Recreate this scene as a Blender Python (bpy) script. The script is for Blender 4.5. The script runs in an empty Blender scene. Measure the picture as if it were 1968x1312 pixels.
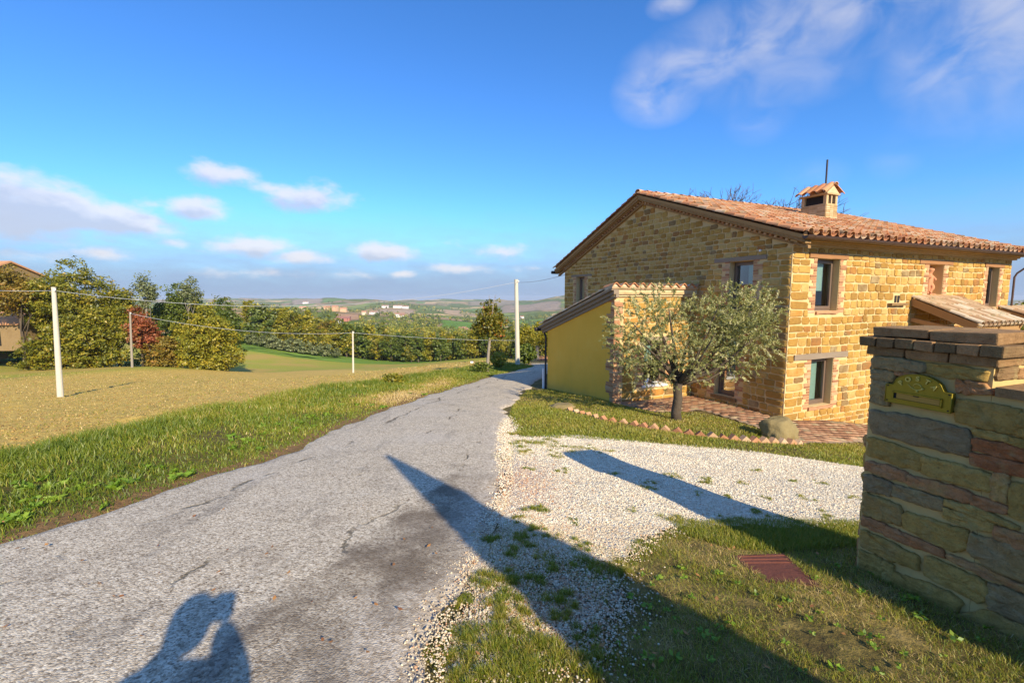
import bpy, bmesh, math, random
import numpy as np
from mathutils import Vector, Matrix, noise as mnoise

random.seed(11)
rng = np.random.default_rng(11)
sc = bpy.context.scene
col = sc.collection
R = math.radians

# ------------------------------------------------------------------ camera
F = 875.0                                   # focal length in photo pixels (1968 wide)
PITCH = math.atan(86 / 875.0)
EYE = 1.5
cd = bpy.data.cameras.new('camera'); cam = bpy.data.objects.new('camera', cd); col.objects.link(cam)
cd.sensor_width = 36.0; cd.lens = F / 1968 * 36.0; cd.clip_start = 0.05; cd.clip_end = 30000
cam.location = (0, 0, EYE); cam.rotation_euler = (math.pi / 2 - PITCH, 0, 0)
sc.camera = cam
sc.view_settings.view_transform = 'Standard'; sc.view_settings.look = 'None'
sc.view_settings.exposure = 0.98; sc.view_settings.gamma = 1.0; sc.view_settings.use_curve_mapping = False
sc.cycles.use_denoising = True
sc.cycles.max_bounces = 6; sc.cycles.diffuse_bounces = 3; sc.cycles.glossy_bounces = 3
sc.cycles.transmission_bounces = 4; sc.cycles.transparent_max_bounces = 8; sc.cycles.volume_bounces = 0
sc.cycles.sample_clamp_indirect = 8.0

_fw = np.array([0, math.cos(PITCH), -math.sin(PITCH)]); _up = np.array([0, math.sin(PITCH), math.cos(PITCH)])
_rt = np.array([1.0, 0, 0]); _cam = np.array([0, 0, EYE])
def ray(px, py): return _fw + (px - 984) / F * _rt - (py - 656) / F * _up
def atY(px, py, Y):
    d = ray(px, py); return _cam + d * (Y / d[1])
def azel(px, py):
    d = ray(px, py); return math.atan2(d[0], d[1]), math.atan2(d[2], math.hypot(d[0], d[1]))

# ------------------------------------------------------------------ node helpers
def nd(t, typ, ins=None, out=0, **props):
    n = t.nodes.new(typ)
    for k, v in props.items(): setattr(n, k, v)
    for k, v in (ins or {}).items():
        s = n.inputs[k]
        if isinstance(v, bpy.types.NodeSocket): t.links.new(v, s)
        else: s.default_value = v
    return n.outputs[out]
def mth(t, op, a, b=0.0, c=0.0, clamp=False):
    return nd(t, 'ShaderNodeMath', {0: a, 1: b, 2: c}, operation=op, use_clamp=clamp)
def vmath(t, op, a, b=(0, 0, 0), out=0): return nd(t, 'ShaderNodeVectorMath', {0: a, 1: b}, out=out, operation=op)
def ramp(t, fac, stops, interp='LINEAR'):
    n = t.nodes.new('ShaderNodeValToRGB'); n.color_ramp.interpolation = interp
    el = n.color_ramp.elements
    while len(el) < len(stops): el.new(0.5)
    for e, (p, c) in zip(el, stops):
        e.position = p; e.color = (c[0], c[1], c[2], 1) if hasattr(c, '__len__') else (c, c, c, 1)
    t.links.new(fac, n.inputs[0]); return n.outputs[0]
def noi(t, vec, scale, detail=3, rough=0.55, dist=0.0, out=0):
    return nd(t, 'ShaderNodeTexNoise', {'Vector': vec, 'Scale': scale, 'Detail': detail, 'Roughness': rough, 'Distortion': dist}, out=out)
def vor(t, vec, scale, feature='F1', out=0, rand=1.0):
    return nd(t, 'ShaderNodeTexVoronoi', {'Vector': vec, 'Scale': scale, 'Randomness': rand}, out=out, feature=feature)
def mixc(t, fac, a, b, mode='MIX'):
    n = t.nodes.new('ShaderNodeMix'); n.data_type = 'RGBA'; n.blend_type = mode
    for i, v in ((0, fac), (6, a), (7, b)):
        if isinstance(v, bpy.types.NodeSocket): t.links.new(v, n.inputs[i])
        else: n.inputs[i].default_value = v if i == 0 else (v[0], v[1], v[2], 1)
    return n.outputs[2]
def sstep(t, x, a, b):
    return nd(t, 'ShaderNodeMapRange', {0: x, 1: a, 2: b, 3: 0.0, 4: 1.0}, interpolation_type='SMOOTHSTEP')
def pos(t): return nd(t, 'ShaderNodeNewGeometry', out='Position')
def att(t, name, out='Fac'): return nd(t, 'ShaderNodeAttribute', out=out, attribute_name=name)
def bump(t, h, strength=0.5, dist=0.02):
    return nd(t, 'ShaderNodeBump', {'Height': h, 'Strength': strength, 'Distance': dist})
def mk(name, fn):
    m = bpy.data.materials.new(name); m.use_nodes = True
    t = m.node_tree; b = t.nodes['Principled BSDF']; b.inputs['Roughness'].default_value = 0.85
    b.inputs['Specular IOR Level'].default_value = 0.25
    fn(t, b); return m
def seti(t, b, k, v):
    if isinstance(v, bpy.types.NodeSocket): t.links.new(v, b.inputs[k])
    else: b.inputs[k].default_value = v

# ------------------------------------------------------------------ sun and sky
SUN_AZ, SUN_EL = R(27.5), R(28.5)          # shadows fall forward and to the left
to_sun = np.array([math.sin(SUN_AZ) * math.cos(SUN_EL), -math.cos(SUN_AZ) * math.cos(SUN_EL), math.sin(SUN_EL)])
sl = bpy.data.lights.new('sun', 'SUN'); so = bpy.data.objects.new('sun', sl); col.objects.link(so)
sl.energy = 3.6; sl.angle = R(0.55); sl.color = (1.0, 0.86, 0.64)
so.rotation_euler = Vector(to_sun).to_track_quat('Z', 'Y').to_euler(); so.location = (20, -30, 30)

world = bpy.data.worlds.new('World'); sc.world = world; world.use_nodes = True
def build_sky():
    t = world.node_tree; bg = t.nodes['Background']; bg.inputs[1].default_value = 0.15
    sky = t.nodes.new('ShaderNodeTexSky'); sky.sky_type = 'NISHITA'; sky.sun_disc = False
    sky.sun_elevation = SUN_EL; sky.sun_rotation = math.pi - SUN_AZ
    sky.air_density = 1.0; sky.dust_density = 0.25; sky.ozone_density = 2.2; sky.altitude = 300
    hs = nd(t, 'ShaderNodeHueSaturation', {'Saturation': 1.1, 'Value': 0.8, 'Color': sky.outputs[0]})
    hs = mixc(t, 1.0, hs, (.37, .65, .96), 'MULTIPLY')
    tc = t.nodes.new('ShaderNodeTexCoord')
    d = vmath(t, 'NORMALIZE', tc.outputs['Generated'])
    sx = nd(t, 'ShaderNodeSeparateXYZ', {0: d})
    sxn = sx.node
    az = mth(t, 'ARCTAN2', sxn.outputs[0], sxn.outputs[1])
    el = mth(t, 'ARCSINE', sxn.outputs[2])
    # cloud density group: input (az, el, 0)
    g = bpy.data.node_groups.new('cloud_density', 'ShaderNodeTree')
    g.interface.new_socket('V', in_out='INPUT', socket_type='NodeSocketVector')
    g.interface.new_socket('D', in_out='OUTPUT', socket_type='NodeSocketFloat')
    gi = g.nodes.new('NodeGroupInput'); go = g.nodes.new('NodeGroupOutput'); V = gi.outputs[0]
    n1 = noi(g, vmath(g, 'MULTIPLY', V, (9, 16, 1)), 1.6, 6, 0.58)
    n2 = noi(g, vmath(g, 'MULTIPLY', V, (5, 7, 1)), 2.0, 5, 0.52, 0.5)
    blobs = [  # px, py, half width, half height, weight, softness
        (60, 402, 165, 60, 1.2), (205, 425, 180, 34, .95), (370, 404, 95, 26, .8), (300, 392, 60, 22, .55),
        (440, 338, 90, 26, .78), (590, 378, 105, 34, .85), (520, 362, 80, 22, .55),
        (490, 474, 100, 24, .95), (575, 493, 75, 17, .9), (735, 485, 78, 25, 1.0),
        (970, 484, 60, 24, .62), (895, 517, 80, 15, .7), (772, 527, 36, 10, .7), (470, 525, 130, 14, .45), (650, 527, 120, 14, .42),
        (60, 490, 130, 20, .5), (190, 484, 90, 15, .5), (330, 466, 40, 12, .5), (1030, 515, 60, 14, .4), (860, 468, 40, 12, .35)]
    tot = None
    for (px, py, hw, hh, w) in blobs:
        a, e = azel(px, py); k = math.cos(a) ** 2 / F
        q = vmath(g, 'MULTIPLY', vmath(g, 'SUBTRACT', V, (a, e, 0)), (1 / (hw * k), 1 / (hh * .001), 0))
        l = vmath(g, 'LENGTH', q, out='Value')
        f = mth(g, 'MULTIPLY', mth(g, 'SUBTRACT', 1.25, l), w, clamp=True)
        tot = f if tot is None else mth(g, 'MAXIMUM', tot, f)
    low = mth(g, 'ADD', tot, mth(g, 'MULTIPLY', mth(g, 'SUBTRACT', n1, 0.5), 1.5))
    lowd = sstep(g, mth(g, 'MULTIPLY', low, mth(g, 'GREATER_THAN', tot, 0.001)), 0.18, 0.85)
    # generic low cloud band all round the horizon outside the frame
    sv = nd(g, 'ShaderNodeSeparateXYZ', {0: V}).node
    band = mth(g, 'MULTIPLY', sstep(g, sv.outputs[1], 0.03, 0.09), sstep(g, sv.outputs[1], 0.26, 0.12))
    out = sstep(g, mth(g, 'ABSOLUTE', sv.outputs[0]), 0.86, 1.1)
    n3 = noi(g, vmath(g, 'MULTIPLY', V, (3.2, 10, 1)), 1.7, 6, 0.6)
    gen = mth(g, 'MULTIPLY', mth(g, 'MULTIPLY', band, out), sstep(g, n3, 0.5, 0.68))
    # thin veil at the horizon and wisps high on the right
    wt = None
    for (px, py, hw, hh, w) in [(1265, 175, 75, 60, .62), (1340, 120, 130, 60, .55), (1480, 60, 230, 75, .62), (1290, 10, 40, 25, .5), (1700, 10, 330, 85, .62), (1900, 60, 210, 160, .62), (2200, 40, 300, 180, .6),
                                (1500, 150, 150, 60, .3), (1880, 190, 160, 90, .25), (1460, 220, 60, 50, .25), (1560, 340, 60, 30, .12), (1720, 300, 50, 40, .12)]:
        a, e = azel(px, py)
        a2, e2 = azel(px + hw, py); a3, e3 = azel(px, py - hh)
        q = vmath(g, 'MULTIPLY', vmath(g, 'SUBTRACT', V, (a, e, 0)), (1 / abs(a2 - a), 1 / abs(e3 - e), 0))
        l = vmath(g, 'LENGTH', q, out='Value')
        f = mth(g, 'MULTIPLY', mth(g, 'SUBTRACT', 1.35, l, clamp=True), w)
        wt = f if wt is None else mth(g, 'MAXIMUM', wt, f)
    high = mth(g, 'MULTIPLY', mth(g, 'MULTIPLY', sstep(g, sv.outputs[1], .8, 1.0), sstep(g, n3, .42, .62)), .4)  # thin cloud overhead, out of view, added for a more neutral sky fill
    wis = mth(g, 'MULTIPLY', wt, sstep(g, n2, 0.25, 0.75))
    dsum = mth(g, 'MAXIMUM', mth(g, 'MAXIMUM', lowd, gen), mth(g, 'MAXIMUM', high, mth(g, 'MULTIPLY', wis, 1.15)), clamp=True)
    g.links.new(dsum, go.inputs[0])
    v = nd(t, 'ShaderNodeCombineXYZ', {0: az, 1: el})
    def grp(vec):
        n = t.nodes.new('ShaderNodeGroup'); n.node_tree = g; t.links.new(vec, n.inputs[0]); return n.outputs[0]
    D0 = grp(v); D1 = grp(vmath(t, 'ADD', v, (0.012, 0.022, 0)))
    shade = mth(t, 'SUBTRACT', 1.0, mth(t, 'MULTIPLY', D1, 0.85), clamp=True)
    cc = mixc(t, shade, (1.85, 1.98, 2.45), (3.1, 3.0, 3.1))
    lowhaze = mth(t, 'POWER', sstep(t, mth(t, 'ADD', el, mth(t, 'MULTIPLY', mth(t, 'SUBTRACT', noi(t, vmath(t, 'MULTIPLY', v, (6, 22, 1)), 1.5, 4, .6), .5), .07)), 0.2, 0.01), 1.1)
    hs = mixc(t, mth(t, 'MULTIPLY', lowhaze, .97), hs, (1.22, 1.6, 2.35))
    fin = mixc(t, mth(t, 'MULTIPLY', D0, 0.82), hs, cc)
    t.links.new(fin, bg.inputs[0])
build_sky()

# ------------------------------------------------------------------ mesh helpers
def mesh_np(name, v, f, attrs=None, smooth=False, cols=None):
    """v (n,3); f (m,k) constant-size faces"""
    v = np.asarray(v, np.float32); f = np.asarray(f, np.int32)
    me = bpy.data.meshes.new(name); k = f.shape[1]; m = len(f)
    me.vertices.add(len(v)); me.vertices.foreach_set('co', v.ravel())
    me.loops.add(m * k); me.loops.foreach_set('vertex_index', f.ravel())
    me.polygons.add(m); me.polygons.foreach_set('loop_start', np.arange(0, m * k, k, dtype=np.int32))
    for an, av in (attrs or {}).items():
        a = me.attributes.new(an, 'FLOAT', 'POINT'); a.data.foreach_set('value', np.asarray(av, np.float32))
    for an, av in (cols or {}).items():
        a = me.attributes.new(an, 'FLOAT_COLOR', 'POINT'); a.data.foreach_set('color', np.asarray(av, np.float32).ravel())
    if smooth: me.polygons.foreach_set('use_smooth', np.ones(m, bool))
    me.update(calc_edges=True); return me
def obj(name, me, mat=None, parent=None, loc=None, kind=None):
    o = bpy.data.objects.new(name, me); col.objects.link(o)
    if mat is not None and me is not None: me.materials.append(mat) if len(me.materials) == 0 else None
    if parent is not None: o.parent = parent
    if loc is not None: o.location = loc
    if kind: o['kind'] = kind
    return o
def tag(o, label, cat, group=None):
    o['label'] = label; o['category'] = cat
    if group: o['group'] = group
    return o
def empty(name, label, cat, loc=(0, 0, 0), rz=0.0, group=None):
    o = bpy.data.objects.new(name, None); col.objects.link(o); o.location = loc; o.rotation_euler = (0, 0, rz)
    o.empty_display_size = 0.2
    return tag(o, label, cat, group)

class MB:
    """collects shapes into one mesh; t is a per-vertex tint"""
    def __init__(s): s.v = []; s.f = []; s.t = []
    def add(s, v, f, t=0.5):
        b = len(s.v); s.v += [tuple(map(float, p)) for p in v]; s.f += [tuple(i + b for i in q) for q in f]
        s.t += [t] * len(v)
    def quad(s, a, b, c, d, t=0.5): s.add([a, b, c, d], [(0, 1, 2, 3)], t)
    def box(s, c, d, rz=0.0, t=0.5, jit=0.0):
        x, y, z = d[0] / 2, d[1] / 2, d[2] / 2; ca, sa = math.cos(rz), math.sin(rz)
        vs = []
        for (i, j, k) in ((-1, -1, -1), (1, -1, -1), (1, 1, -1), (-1, 1, -1), (-1, -1, 1), (1, -1, 1), (1, 1, 1), (-1, 1, 1)):
            a, b, e = i * x + random.uniform(-jit, jit), j * y + random.uniform(-jit, jit), k * z + random.uniform(-jit, jit)
            vs.append((c[0] + a * ca - b * sa, c[1] + a * sa + b * ca, c[2] + e))
        s.add(vs, [(0, 3, 2, 1), (4, 5, 6, 7), (0, 1, 5, 4), (1, 2, 6, 5), (2, 3, 7, 6), (3, 0, 4, 7)], t)
    def hexa(s, p, t=0.5):
        s.add(p, [(0, 3, 2, 1), (4, 5, 6, 7), (0, 1, 5, 4), (1, 2, 6, 5), (2, 3, 7, 6), (3, 0, 4, 7)], t)
    def bar(s, a, b, w, h, up=(0, 0, 1), t=0.5):
        a = Vector(a); b = Vector(b); d = (b - a).normalized(); sd = d.cross(Vector(up)).normalized() * (w / 2); u = sd.cross(d).normalized() * (h / 2)
        s.hexa([a - sd - u, a + sd - u, b + sd - u, b - sd - u, a - sd + u, a + sd + u, b + sd + u, b - sd + u], t)
    def tube(s, pts, rad, n=6, t=0.5, cap=True):
        pts = [Vector(p) for p in pts]; rad = rad if hasattr(rad, '__len__') else [rad] * len(pts)
        vs = []; fs = []; prev = None
        for i, p in enumerate(pts):
            d = (pts[min(i + 1, len(pts) - 1)] - pts[max(i - 1, 0)]).normalized()
            ref = Vector((0, 0, 1)) if abs(d.z) < 0.9 else Vector((1, 0, 0))
            if prev is not None:
                a = (prev - d * prev.dot(d))
                a = a.normalized() if a.length > 1e-6 else d.cross(ref).normalized()
            else: a = d.cross(ref).normalized()
            prev = a; b = d.cross(a)
            for k in range(n):
                q = 2 * math.pi * k / n; vs.append(p + (a * math.cos(q) + b * math.sin(q)) * rad[i])
        for i in range(len(pts) - 1):
            for k in range(n): fs.append((i * n + k, i * n + (k + 1) % n, (i + 1) * n + (k + 1) % n, (i + 1) * n + k))
        if cap: fs.append(tuple(range(n - 1, -1, -1))); fs.append(tuple((len(pts) - 1) * n + k for k in range(n)))
        s.add(vs, fs, t)
    def lathe(s, prof, n=16, c=(0, 0, 0), t=0.5):
        vs = []; fs = []
        for (r_, z_) in prof:
            for k in range(n):
                q = 2 * math.pi * k / n; vs.append((c[0] + r_ * math.cos(q), c[1] + r_ * math.sin(q), c[2] + z_))
        for i in range(len(prof) - 1):
            for k in range(n): fs.append((i * n + k, i * n + (k + 1) % n, (i + 1) * n + (k + 1) % n, (i + 1) * n + k))
        s.add(vs, fs, t)
    def build(s, name, mat, parent=None, smooth=False, kind=None, origin=None):
        me = bpy.data.meshes.new(name)
        vs = s.v
        if origin is not None: vs = [(a - origin[0], b - origin[1], c - origin[2]) for a, b, c in vs]
        me.from_pydata(vs, [], s.f)
        a = me.attributes.new('tint', 'FLOAT', 'POINT'); a.data.foreach_set('value', s.t)
        if smooth: me.polygons.foreach_set('use_smooth', [True] * len(me.polygons))
        me.update()
        return obj(name, me, mat, parent, origin, kind)

def emit_pieces(pieces, name, mat, parent, limit=300, to_world=None, rest='stones', smooth=False):
    """pieces: list of (verts, faces, tint, centre).  The ones that show largest become objects, the rest one part."""
    def score(p):
        c = np.array(p[3]); c = to_world(c) if to_world else c
        vv = np.array(p[0]); s = np.linalg.norm(vv.max(0) - vv.min(0))
        dd = c - _cam; z = dd @ _fw
        if z < 0.5: return -1
        x = 984 + F * (dd @ _rt) / z; y = 656 - F * (dd @ _up) / z
        return (s / z) * (1.0 if (-30 < x < 2000 and -30 < y < 1340) else 0.01)
    pieces = sorted(pieces, key=score, reverse=True)
    for (v, f, t, c) in pieces[:limit]:
        m = MB(); m.add(v, f, t); m.build(name, mat, parent, smooth, origin=c)
    if len(pieces) > limit:
        m = MB()
        for (v, f, t, c) in pieces[limit:]: m.add(v, f, t)
        m.build(rest, mat, parent, smooth, kind='stuff')

# value noise for numpy use
_perm = rng.random((256, 256))
def vnoise(x, y):
    x = np.asarray(x, float); y = np.asarray(y, float)
    xi = np.floor(x).astype(int); yi = np.floor(y).astype(int); fx = x - xi; fy = y - yi
    fx = fx * fx * (3 - 2 * fx); fy = fy * fy * (3 - 2 * fy)
    g = lambda i, j: _perm[i % 256, j % 256]
    return (g(xi, yi) * (1 - fx) + g(xi + 1, yi) * fx) * (1 - fy) + (g(xi, yi + 1) * (1 - fx) + g(xi + 1, yi + 1) * fx) * fy
def fbm(x, y, o=4):
    s = 0; a = 0.5
    for i in range(o): s = s + a * vnoise(x * 2 ** i + 17 * i, y * 2 ** i + 5 * i); a *= .5
    return s

# ------------------------------------------------------------------ terrain height
HA = R(24.0)
HC = np.array([6.69, 11.0, -1.5])           # near corner of the farmhouse
hr = np.array([math.cos(HA), math.sin(HA), 0]); hg = np.array([-math.sin(HA), math.cos(HA), 0])
def hw(p): p = np.asarray(p, float); return HC + hr * p[0] + hg * p[1] + np.array([0, 0, p[2]])

cp = []
def _a(x, y, z): cp.append((x, y, z))
def _ap(px, py, Y): cp.append(tuple(atY(px, py, Y)))
for y in (-14, -7, -3, 0, 2.5, 5, 8, 11, 14, 18, 23, 28, 34, 42):
    for x in (-3.6, -1.2): _a(x + max(0, (y - 14)) * .07, y, -.105 * y)
for y in (-14, -6, -1, 1.5, 3.5, 5.5, 8): _a(1.2, y, -.105 * y - .01 * max(0, y))
_ap(1660, 1092, 3.0); _ap(1968, 1232, 2.24)
for u, v, w in ((0, -.03, 0), (1.7, -.2, 0), (3, -.45, 0), (3.8, -.6, 0), (6, -1.0, 0), (11, -1.5, 0), (11, -1.7, 10), (-.02, 0, 2), (-.05, 0, 2.9), (0, -.3, 10.6), (1, -.5, -1.6), (3, -.85, -1.6), (6, -1.3, -1.8)):
    p = HC + hr * u + hg * w; _a(p[0], p[1], -1.5 + v)
_ap(1184, 774, 12.5); _ap(1054, 747, 16.03)
for q in ((6, 3, -.5), (10, 4, -1.0), (16, 6, -1.8), (9, -8, .3), (20, -8, 0.0), (30, 10, -3), (26, 28, -4.5)): _a(*q)
for y in (-10, -4, 0, 3, 6, 9, 12, 15):
    _a(-4.6, y, -.105 * y + .02); _a(-6.4, y, -.105 * y + .03); _a(-8.2, y, -.105 * y - .42); _a(-12, y, -.105 * y - .85)
for y in (19, 23, 27): _a(-4.0 + .08 * (y - 15), y, -.105 * y + .05); _a(-7, y, -.105 * y - .35)
for q in ((116, 763, 25.7), (679, 731, 57), (253, 706, 53), (440, 717, 85), (640, 710.5, 88), (780, 710, 90), (900, 702, 85), (960, 697, 75),
          (0, 722, 48), (150, 708, 55), (330, 706, 62), (430, 713, 68), (-300, 720, 48), (0, 690, 75), (200, 672, 100),
          (455, 652, 150), (560, 670, 150), (640, 683, 147), (720, 694, 142), (800, 697, 138), (930, 687, 132), (1000, 692, 112),
          (300, 640, 150), (0, 640, 150), (-400, 650, 120), (1040, 690, 47), (1054, 688, 60), (1150, 690, 100), (1400, 720, 100), (2000, 720, 80), (2600, 720, 80)): _ap(*q)
for q in ((-60, -10, -2.5), (-40, 10, -3.2), (60, 0, -3)): _a(*q)
def _U(d2): return np.where(d2 > 1e-12, .5 * d2 * np.log(np.maximum(d2, 1e-12)), 0)
def tps(pts, vals, lam):
    n = len(pts); K = _U(((pts[:, None] - pts[None]) ** 2).sum(-1)) + lam * np.eye(n)
    Pm = np.c_[np.ones(n), pts]; sol = np.linalg.solve(np.block([[K, Pm], [Pm.T, np.zeros((3, 3))]]), np.r_[vals, np.zeros(3)])
    def f(q):
        q = np.atleast_2d(q); out = np.empty(len(q))
        for i in range(0, len(q), 20000):
            b = q[i:i + 20000]; out[i:i + 20000] = _U(((b[:, None] - pts[None]) ** 2).sum(-1)) @ sol[:n] + sol[n] + b @ sol[n + 1:]
        return out
    return f
_cpa = np.array(cp); _tf = tps(_cpa[:, :2] / 20., _cpa[:, 2], 2e-3)
def H(x, y):
    x = np.asarray(x, float); return _tf(np.c_[x.ravel(), np.asarray(y, float).ravel()] / 20.).reshape(x.shape)
def H1(x, y): return float(H(np.array([x]), np.array([y]))[0])
def hit(px, py, ymax=160.0):
    d = ray(px, py); ys = np.geomspace(1.0, ymax, 500); p = _cam[None] + d[None] * (ys / d[1])[:, None]
    below = p[:, 2] < H(p[:, 0], p[:, 1]); i = int(np.argmax(below)) if below.any() else len(ys) - 1
    y0, y1 = ys[max(i - 1, 0)], ys[i]
    for _ in range(14):
        ym = (y0 + y1) / 2; q = _cam + d * (ym / d[1])
        if q[2] < H1(q[0], q[1]): y1 = ym
        else: y0 = ym
    q = _cam + d * (y1 / d[1]); return np.array([q[0], q[1], H1(q[0], q[1])])
def inpoly(x, y, poly):
    x = np.asarray(x); y = np.asarray(y); c = np.zeros(x.shape, bool); n = len(poly); j = n - 1
    for i in range(n):
        xi, yi = poly[i][:2]; xj, yj = poly[j][:2]
        m = ((yi > y) != (yj > y)) & (x < (xj - xi) * (y - yi) / (yj - yi + 1e-12) + xi); c ^= m; j = i
    return c
def pxpoly(pts): return [tuple(hit(a, b)) for a, b in pts]

# road edges as functions of y
_le = np.array([hit(*q)[:2] for q in ((0, 1045), (270, 960), (400, 915), (560, 865), (640, 825), (720, 795), (800, 766), (880, 742), (935, 727), (985, 714), (1025, 704))])
_re = np.array([hit(*q)[:2] for q in ((850, 1312), (880, 1150), (955, 1010), (985, 930), (978, 830), (985, 785), (1012, 748))] + [(1.3, 19), (2.6, 25), (4.2, 31), (5.6, 36)])
def xl(y): return np.where(y < _le[0, 1], _le[0, 0] - .25 * (_le[0, 1] - y) * 0.3, np.interp(y, _le[:, 1], _le[:, 0]))
def xr(y): return np.where(y < _re[0, 1], _re[0, 0], np.interp(y, _re[:, 1], _re[:, 0]))

GRAVEL = pxpoly([(978, 800), (1000, 840), (1103, 838), (1225, 851), (1388, 864), (1510, 876), (1664, 901), (1760, 930), (1760, 1000), (1660, 1010), (1428, 1006), (1306, 1016), (1266, 1034), (1215, 1072), (1160, 1092), (1085, 1075), (1040, 1050), (1000, 1010), (955, 985), (965, 930), (955, 830)])
GRIT = pxpoly([(850, 1312), (870, 1180), (930, 1030), (985, 960), (1050, 1020), (1215, 1075), (1160, 1180), (1120, 1270), (1000, 1240), (930, 1312)])
PATIO = pxpoly([(1184, 776), (1262, 792), (1330, 790), (1345, 787), (1480, 829), (1540, 852), (1600, 851), (1668, 846), (1760, 850), (1860, 850)]) + [tuple(hw((7.2, 0.05, 0))), tuple(hw((.05, .05, 0))), tuple(hw((.05, 2.95, 0))), tuple(hw((-2.9, 2.95, 0)))]

# ------------------------------------------------------------------ materials
def soil_like(t, b, c, rough=.95, bh=None, bs=.6, bd=.02):
    seti(t, b, 'Base Color', c); seti(t, b, 'Roughness', rough)
    if bh is not None: seti(t, b, 'Normal', bump(t, bh, bs, bd))
def m_ground(t, b):
    p = pos(t)
    n1 = noi(t, p, 0.6, 5, .6); n2 = noi(t, p, 6, 6, .65); n3 = noi(t, p, 34, 5, .7); n4 = noi(t, p, 0.09, 3, .5)
    # stubble field: tan earth, straw, clods
    fcol = ramp(t, n2, [(.25, (.22, .13, .03)), (.4, (.5, .325, .07)), (.58, (.68, .46, .105)), (.75, (.76, .56, .17))])
    fcol = mixc(t, mth(t, 'MULTIPLY', sstep(t, n3, .56, .72), .7), fcol, (.2, .14, .04))
    fcol = mixc(t, mth(t, 'MULTIPLY', sstep(t, n1, .5, .72), .5), fcol, (.36, .31, .05))
    # grass soil near the road
    lcol = ramp(t, n2, [(.3, (.07, .05, .018)), (.48, (.16, .125, .035)), (.62, (.28, .21, .065)), (.8, (.38, .28, .11))])
    lcol = mixc(t, sstep(t, n3, .58, .75), lcol, (.05, .045, .02))
    vcol = ramp(t, n2, [(.3, (.08, .055, .016)), (.5, (.15, .12, .02)), (.7, (.22, .2, .03))])
    ocol = ramp(t, n2, [(.3, (.24, .22, .025)), (.5, (.35, .34, .04)), (.7, (.43, .41, .06))])
    ocol = mixc(t, sstep(t, n4, .45, .62), ocol, (.45, .32, .07))
    rcol = ramp(t, n3, [(.3, (.16, .075, .03)), (.6, (.33, .18, .075))])
    cell = nd(t, 'ShaderNodeSeparateColor', {0: vor(t, p, 60, 'F1', 1)}); gcol = ramp(t, cell, [(0, (.26, .17, .1)), (.3, (.42, .33, .23)), (.7, (.58, .5, .39)), (1, (.74, .68, .58))])
    lcol = mixc(t, sstep(t, mth(t, 'ADD', att(t, 'grit'), mth(t, 'MULTIPLY', mth(t, 'SUBTRACT', noi(t, p, 4.5, 4, .6), .5), 1.3)), .42, .62), lcol, gcol)
    c = mixc(t, att(t, 'field'), lcol, fcol); c = mixc(t, att(t, 'verge'), c, vcol)
    c = mixc(t, att(t, 'olive'), c, ocol); c = mixc(t, att(t, 'dry'), c, rcol)
    h = mth(t, 'ADD', mth(t, 'MULTIPLY', n2, .7), mth(t, 'MULTIPLY', n3, .3))
    soil_like(t, b, c, .95, h, .9, .08)
M_ground = mk('ground', m_ground)

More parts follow.
